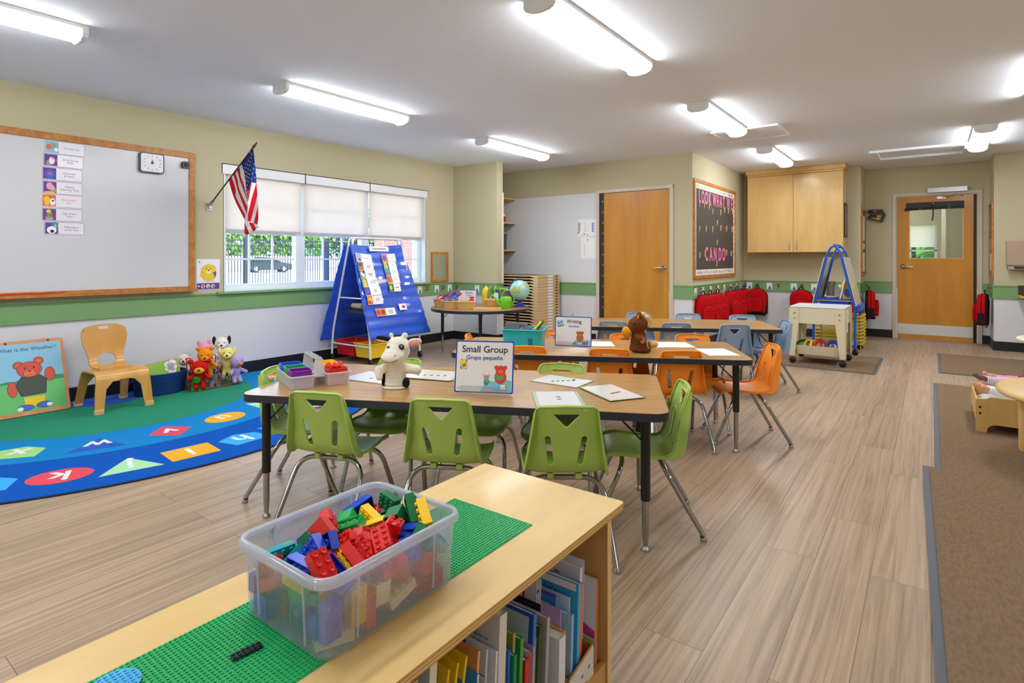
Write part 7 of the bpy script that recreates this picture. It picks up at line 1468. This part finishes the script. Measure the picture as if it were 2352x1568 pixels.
t = thing('picture_book', 'yellow and blue picture book in the easel bin', 'book'); t.matrix_world = T(-.86, 7.95, .67) @ RZ(R(25)) @ RX(R(84)); b = MB(); b.box(-.02, .12, 0, .20, 0, .012, PYEL); b.build('cover', t); b = MB(); b.disc(.04, .07, .04, .05, .012, .0125, PBLU); b.disc(.08, .12, .02, .03, .012, .0125, PBLU); b.disc(.05, .03, .015, .02, .012, .0125, ORG); b.build('printed_picture', t)
t = thing('drying_rack', 'yellow wire drying rack on the floor behind the water table', 'drying rack', (-.955, 8.30, .0))
for k in range(9):
    z = .10+.042*k; b = MB(); b.tube([(p[0], p[1], z) for p in rrect(-.27, .27, -.13, .38, .05, 4)], .006, YW, 6, True)
    for j in range(5): b.tube([(-.27+.0, -.10+.09*j, z), (.27, -.10+.09*j, z)], .003, YW, 5)
    b.build('wire_shelf', t)
for x in (-.25, .25):
    for y in (-.10, .35): MB().tube([(x, y, 0), (x, y, .46)], .006, YW, 6).build('post', t)

# ================================================================ doll bed and dolls
t = thing('doll_bed', 'pale wooden doll bed at the right on the brown mat', 'doll bed', (.235, 4.86, .009))
ZX = Matrix(((1, 0, 0, 0), (0, 0, 1, 0), (0, 1, 0, 0), (0, 0, 0, 1)))
side = [(0, 0), (.055, 0), (.06, .03), (.075, .048), (.10, .056), (.50, .056), (.525, .048), (.54, .03), (.545, 0), (.60, 0), (.60, .235), (.075, .235), (.055, .222), (.01, .218), (0, .21)]
for y in (0, .60): b = MB(); b.prism(side, y, y+.018, MAPLE, ZX); g = b.build('side_panel', t, bevel=.004); b = MB(); [b.lathe([(.007, 0), (.007, .003)], BLACKP, 10, T(.022, y-.001, zz) @ RX(R(90))) for zz in (.125, .165)]; b.build('bolt', g)
for x in (.0, .585): MB().box(x+.004, x+.016, .018, .60, .06, .20, MAPLE).build('end_panel', t, bevel=.003)
MB().box(.016, .585, .018, .60, .07, .085, MAPLE).build('base_board', t)
o = blob('mattress', t, [((.10+.1*i, .10+.1*j, .12), (.085, .085, .045)) for i in range(5) for j in range(5)], cloth_mat('white bed cloth', '#e4eaf2'), .012)
def doll(l, x, y, rz, skin, cl, hat=None, z=.235):
    t = thing('baby_doll', l, 'doll'); t.matrix_world = T(x, y, z) @ RZ(rz); S = mat('doll skin '+l.split()[0], skin, .45)
    # lying on its back, head towards +x, legs towards -x
    blob('body', t, [((.19, 0, .075), (.055, .050, .055)), ((.18, 0, .055), (.045, .045, .04))]+[((.12-.02*i, 0, .035), (.03, .045, .035)) for i in range(6)]+limb((.10, -.05, .04), (.03, -.085, .05), .017, .014)+limb((.10, .05, .04), (.04, .08, .045), .017, .014)+limb((.0, -.02, .04), (-.06, -.04, .055), .026, .020)+limb((-.06, -.04, .055), (-.10, -.045, .075), .018, .016)+limb((.0, .025, .04), (-.07, .035, .05), .026, .020)+limb((-.07, .035, .05), (-.11, .04, .075), .018, .016)+[((.03, -.088, .052), .014), ((.15, 0, .098), (.010, .010, .008)), ((.135, 0, .085), (.012, .02, .012))], S, .0045)
    blob('romper', t, [((.115-.02*i, 0, .036), (.032, .050, .040)) for i in range(6)]+limb((.10, -.048, .042), (.055, -.072, .048), .022, .019)+limb((.10, .048, .042), (.06, .07, .046), .022, .019)+limb((.0, -.02, .04), (-.055, -.038, .054), .030, .025)+limb((.0, .025, .04), (-.06, .035, .05), .030, .025), cl, .0045)
    for s in (-1, 1):
        MB().ball((.165, s*.020, .122), (.007, .006, .004), BLACKP, I4, 10, 6).build('eye', t); MB().ball((.195, s*.050, .075), (.012, .006, .014), S, I4, 10, 6).build('ear', t)
    b = MB(); b.tube([(.146, -.01, .112), (.143, 0, .114), (.146, .01, .112)], .0025, mat('doll lips', '#a8524a', .5), 6); b.build('mouth', t)
    if hat: MB().ball((.215, 0, .075), (.040, .052, .055), hat, I4, 16, 10).build('bonnet', t)
STR = mat('mauve striped cotton', '#cdbccb', .85); n = STR.node_tree; p = n.nodes['Principled BSDF']; tc = n.nodes.new('ShaderNodeTexCoord'); wv = n.nodes.new('ShaderNodeTexWave'); wv.inputs['Scale'].default_value = 28; wv.bands_direction = 'X'; r_ = n.nodes.new('ShaderNodeValToRGB'); r_.color_ramp.elements[0].color = rgb('#a98fa6'); r_.color_ramp.elements[1].color = rgb('#ece4ee'); n.links.new(tc.outputs['Object'], wv.inputs[0]); n.links.new(wv.outputs[0], r_.inputs[0]); n.links.new(r_.outputs[0], p.inputs['Base Color'])
doll('brown-skinned baby doll in a mauve striped romper lying in the doll bed', .37, 5.32, R(14), '#6f4635', STR); doll('pale baby doll in white lying in the doll bed', .38, 5.10, R(4), '#e0a48a', cloth_mat('white doll cloth', '#e6ecf4'), None, .20); doll('rosy baby doll with a pink bonnet at the edge of the view', .43, 5.42, R(14), '#d9957c', cloth_mat('pink doll cloth', '#e58fae'), cloth_mat('pink doll cloth', '#e58fae'))
# ================================================================ round maple tables at the right edge
def rtable(l, x, y, r_, h, col, th=.035):
    t = thing('round_table', l, 'table', (x, y, 0)); b = MB(); b.lathe([(r_-.03, h-th), (r_-.008, h-th+.004), (r_, h-th/2), (r_-.008, h-.003), (r_-.02, h), (0.0001, h)], col, 64); b.build('table_top', t)
    for k in range(4):
        q = R(45+90*k+27); b = MB(); b.lathe([(.028, .009), (.034, .03), (.036, h-th)], col, 20, T((r_-.13)*cos(q), (r_-.13)*sin(q), 0)); b.build('leg', t)
    return t
rtable('round pale maple table cut off by the right edge of the view', .875, 4.40, .575, .41, MAPLE)
rtable('small cream round table far right by the counter', 1.02, 6.72, .42, .46, mat('cream laminate', '#e9e2cb', .4), .03)
# ================================================================ outside the window
CONC = mat('pale concrete paving', '#b5b3ae', .9, noise=.06, nscale=.6); ASPH = mat('light asphalt', '#b9b7b2', .95, noise=.06, nscale=.5)
o = MB().box(-120, -5.9, -60, 160, -.25, -.15, CONC).build('paved_ground'); o['kind'] = 'structure'
BKM = mat('red brick', '#a8685a', .9); n = BKM.node_tree; p = n.nodes['Principled BSDF']; tc = n.nodes.new('ShaderNodeTexCoord'); br = n.nodes.new('ShaderNodeTexBrick'); br.inputs['Scale'].default_value = 1; br.inputs['Brick Width'].default_value = .22; br.inputs['Row Height'].default_value = .075; br.inputs['Mortar Size'].default_value = .006; br.inputs['Color1'].default_value = rgb('#a8584c'); br.inputs['Color2'].default_value = rgb('#b77263'); br.inputs['Mortar'].default_value = rgb('#d8d0c6')
mp = n.nodes.new('ShaderNodeMapping'); mp.inputs['Rotation'].default_value = (R(90), 0, R(90)); n.links.new(tc.outputs['Object'], mp.inputs[0]); n.links.new(mp.outputs[0], br.inputs[0]); n.links.new(br.outputs[0], p.inputs['Base Color'])
FN = mat('black iron fence', '#22323f', .5)
t = thing('iron_fence', 'dark iron bar fence outside the window', 'fence', (-21, 0, -.15))
b = MB()
for k in range(330): y = 6+k*.115; b.box(-.01, .01, y-.011, y+.011, .08, 2.1, FN)
b.build('pickets', t); b = MB(); [b.box(-.02, .02, 6, 44, z, z+.045, FN) for z in (.15, 1.78, 2.0)]; b.build('rails', t)
for y in (7.9, 11.4, 14.95, 18.4, 21.9, 25.4, 28.9, 32.4, 35.9): MB().box(-.09, .09, y-.09, y+.09, 0, 2.2, FN).build('post', t)
# parked car
t = thing('parked_car', 'dark hatchback parked beyond the fence', 'car', (-53.0, 31.0, -.15), R(72)); CP = mat('dark teal car paint', '#16323c', .25, .4, coat=1); CG = mat('dark car glass', '#1c2c33', .1)
b = MB(); S_ = [(-2.1, .25), (2.0, .25), (2.1, .55), (2.0, .85), (1.1, .98), (.35, 1.42), (-1.2, 1.50), (-1.95, 1.20), (-2.1, .8)]; b.prism(S_, -.85, .85, CP, Matrix(((1, 0, 0, 0), (0, 0, 1, 0), (0, 1, 0, 0), (0, 0, 0, 1)))); b.build('body', t, bevel=.08, seg=3)
b = MB(); b.prism([(.95, 1.0), (.32, 1.36), (-.4, 1.40), (-.4, 1.0)], -.86, .86, CG, ZX); b.build('side_window', t); b = MB(); b.prism([(-.5, 1.0), (-.5, 1.41), (-1.2, 1.42), (-1.75, 1.15), (-1.7, 1.0)], -.86, .86, CG, ZX); b.build('side_window', t)
MB().box(-2.08, -1.85, -.65, .65, 1.0, 1.3, mat('lit rear glass', '#9fb4bd', .1), T(0, 0, 0)).build('rear_window', t)
for s in (-1, 1):
    MB().box(-2.13, -1.98, s*.72-.1, s*.72+.1, .85, 1.1, RED).build('tail_light', t)
    for x in (-1.3, 1.3): g = MB().lathe([(.18, -.1), (.33, -.1), (.34, 0), (.33, .1), (.18, .1)], BLACKP, 28, T(x, s*.80, .34) @ RX(R(90))).build('wheel', t); MB().lathe([(.0, -.105*s), (.20, -.103*s)], STEEL, 20, T(x, s*.80, .34) @ RX(R(90))).build('hub', g)
MB().box(-2.14, -2.05, -.25, .25, .55, .68, PAPER).build('number_plate', t)
# trees and hedge
LFM = [mat('leaf dark', '#1f4a3a', .8, noise=.3, nscale=3), mat('leaf mid', '#34683c', .8, noise=.3, nscale=3), mat('leaf bright', '#7fae4c', .8, noise=.3, nscale=3)]; BKT = mat('bark', '#5b4a3c', .9)  # dark and bright tones put the trees' shade and sun into the leaf colour
def tree(l, x, y, r_, h, seed, mi, name='leafy_tree', cat='tree'):
    rs = random.Random(seed); t = thing(name, l, cat, (x, y, -.15)); b = MB(); vs = {0: [], 1: [], 2: []}
    N = 3800
    for k in range(N):
        u = rs.gauss(0, 1); v = rs.gauss(0, 1); w = rs.gauss(0, 1); q = (u*u+v*v+w*w)**.5; rr = r_*(rs.uniform(.55, 1.0))*(1+.18*sin(u/q*5+seed)+.15*sin(w/q*7)); c = Vector((u/q*rr, v/q*rr, h*.56+w/q*rr*h*.44/r_))
        if c.z < .3: continue
        s = rs.uniform(.14, .30); a = Euler((rs.uniform(0, 6), rs.uniform(0, 6), 0)).to_matrix(); e1 = a @ Vector((s, 0, 0)); e2 = a @ Vector((0, s*.7, 0)); i = (mi if rs.random() < .6 else rs.randrange(3)); vs[i] += [c-e1, c+e2, c+e1, c-e2]
    for i in vs:
        if vs[i]: b.add(vs[i], [(4*j, 4*j+1, 4*j+2, 4*j+3) for j in range(len(vs[i])//4)], LFM[i])
    b.build('foliage', t); MB().tube([(0, 0, 0), (.1, .05, h*.5), (.2, 0, h*.8)], [.22, .16, .06], BKT, 8).build('trunk', t)
for k, (x, y, r_, h, mi, l) in enumerate([(-62, 18, 5, 8, 0, 'dark leafy tree seen at the far left of the window'), (-58, 24.5, 4.5, 7.5, 0, 'tree behind the flag end of the window'), (-60, 31, 5, 8, 2, 'bright green tree behind the parked car'), (-57, 37.5, 4.5, 7.5, 2, 'sunlit tree right of the parked car'), (-62, 44, 5.5, 9, 0, 'dark tree behind the brick wall'), (-60, 53, 5.5, 9, 1, 'mid green tree over the middle of the window'), (-52, 60, 5, 8, 0, 'dark tree beyond the middle window'), (-42, 66, 5, 8, 1, 'green tree left of the brick building')]): tree(l, x-6, y+3, r_, h, k+1, mi)
# pale wall behind the car, brick wall and brick building
o = MB().box(-57.2, -57, 10, 40, -.15, 1.5, mat('grey brown earth bank', '#8f8478', .95, noise=.2, nscale=1)).build('retaining_wall'); o['kind'] = 'structure'  # grey-brown bank colour, mottled by noise
o = MB().box(-42.2, -42, 33, 60, -.15, 2.1, BKM); o.box(-42.25, -41.95, 33, 60, 2.1, 2.25, CONC); o = o.build('brick_wall'); tag(o, 'pinkish brick wall beyond the fence', 'wall')
t = thing('white_kiosk', 'small white cabinet standing before the brick wall', 'cabinet', (-39, 34.2, -.15)); MB().box(-.5, .5, -.6, .6, 0, 1.7, WHITE).build('body', t, bevel=.02); MB().box(-.55, .55, -.65, .65, 1.7, 1.8, WHITE).build('roof', t)
t = thing('brick_building', 'red brick building with white-trimmed windows outside the right of the window', 'building', (-14.5, 15.5, -.15))
MB().box(-4, 0, 0, 9, 0, 6, BKM).build('wall', t)
b = MB(); b.box(.0, .05, 0, 9, 2.4, 2.9, WHITE); b.build('trim_band', t)
for y in (1.2, 3.6, 6.0):
    g = MB().box(0, .06, y, y+1.3, .9, 2.2, WHITE).build('window', t); b = MB(); [b.box(.06, .065, y+.08+.6*i, y+.60+.6*i, .96+.62*j, 1.50+.62*j, CG) for i in range(2) for j in range(2)]; b.build('pane', g)
t = thing('corner_pier', 'near red brick pier just outside the right of the window', 'pier', (-7.7, 8.45, -.15)); MB().box(-.3, .3, -.2, .6, 0, 4, BKM).build('shaft', t); MB().box(-.35, .35, -.25, .65, 4, 4.15, CONC).build('cap', t)
# beyond the far door: a window with a blind in the next room, garden outside it
WN = thing('window_2', '', 'window'); del WN['label']; del WN['category']; struct(WN)
b = MB(); [b.box(x, x+.04, 13.42, 13.5, .85, 1.95, WF) for x in (-1.2, -.78, -.36, .04)]; b.box(-1.2, .08, 13.42, 13.5, .85, .9, WF); b.box(-1.2, .08, 13.42, 13.5, 1.30, 1.33, WF); b.build('window_frame', WN); MB().box(-1.18, .06, 13.40, 13.402, 1.38, 1.79, SH).build('blind_cloth', WN)
o = MB().box(-12, 12, 13.6, 60, -.25, -.15, mat('lawn', '#6f9a55', .95, noise=.2, nscale=1)).build('lawn'); o['kind'] = 'structure'
tree('green tree outside the window of the room beyond the far door', -.6, 24, 4, 6, 77, 1)
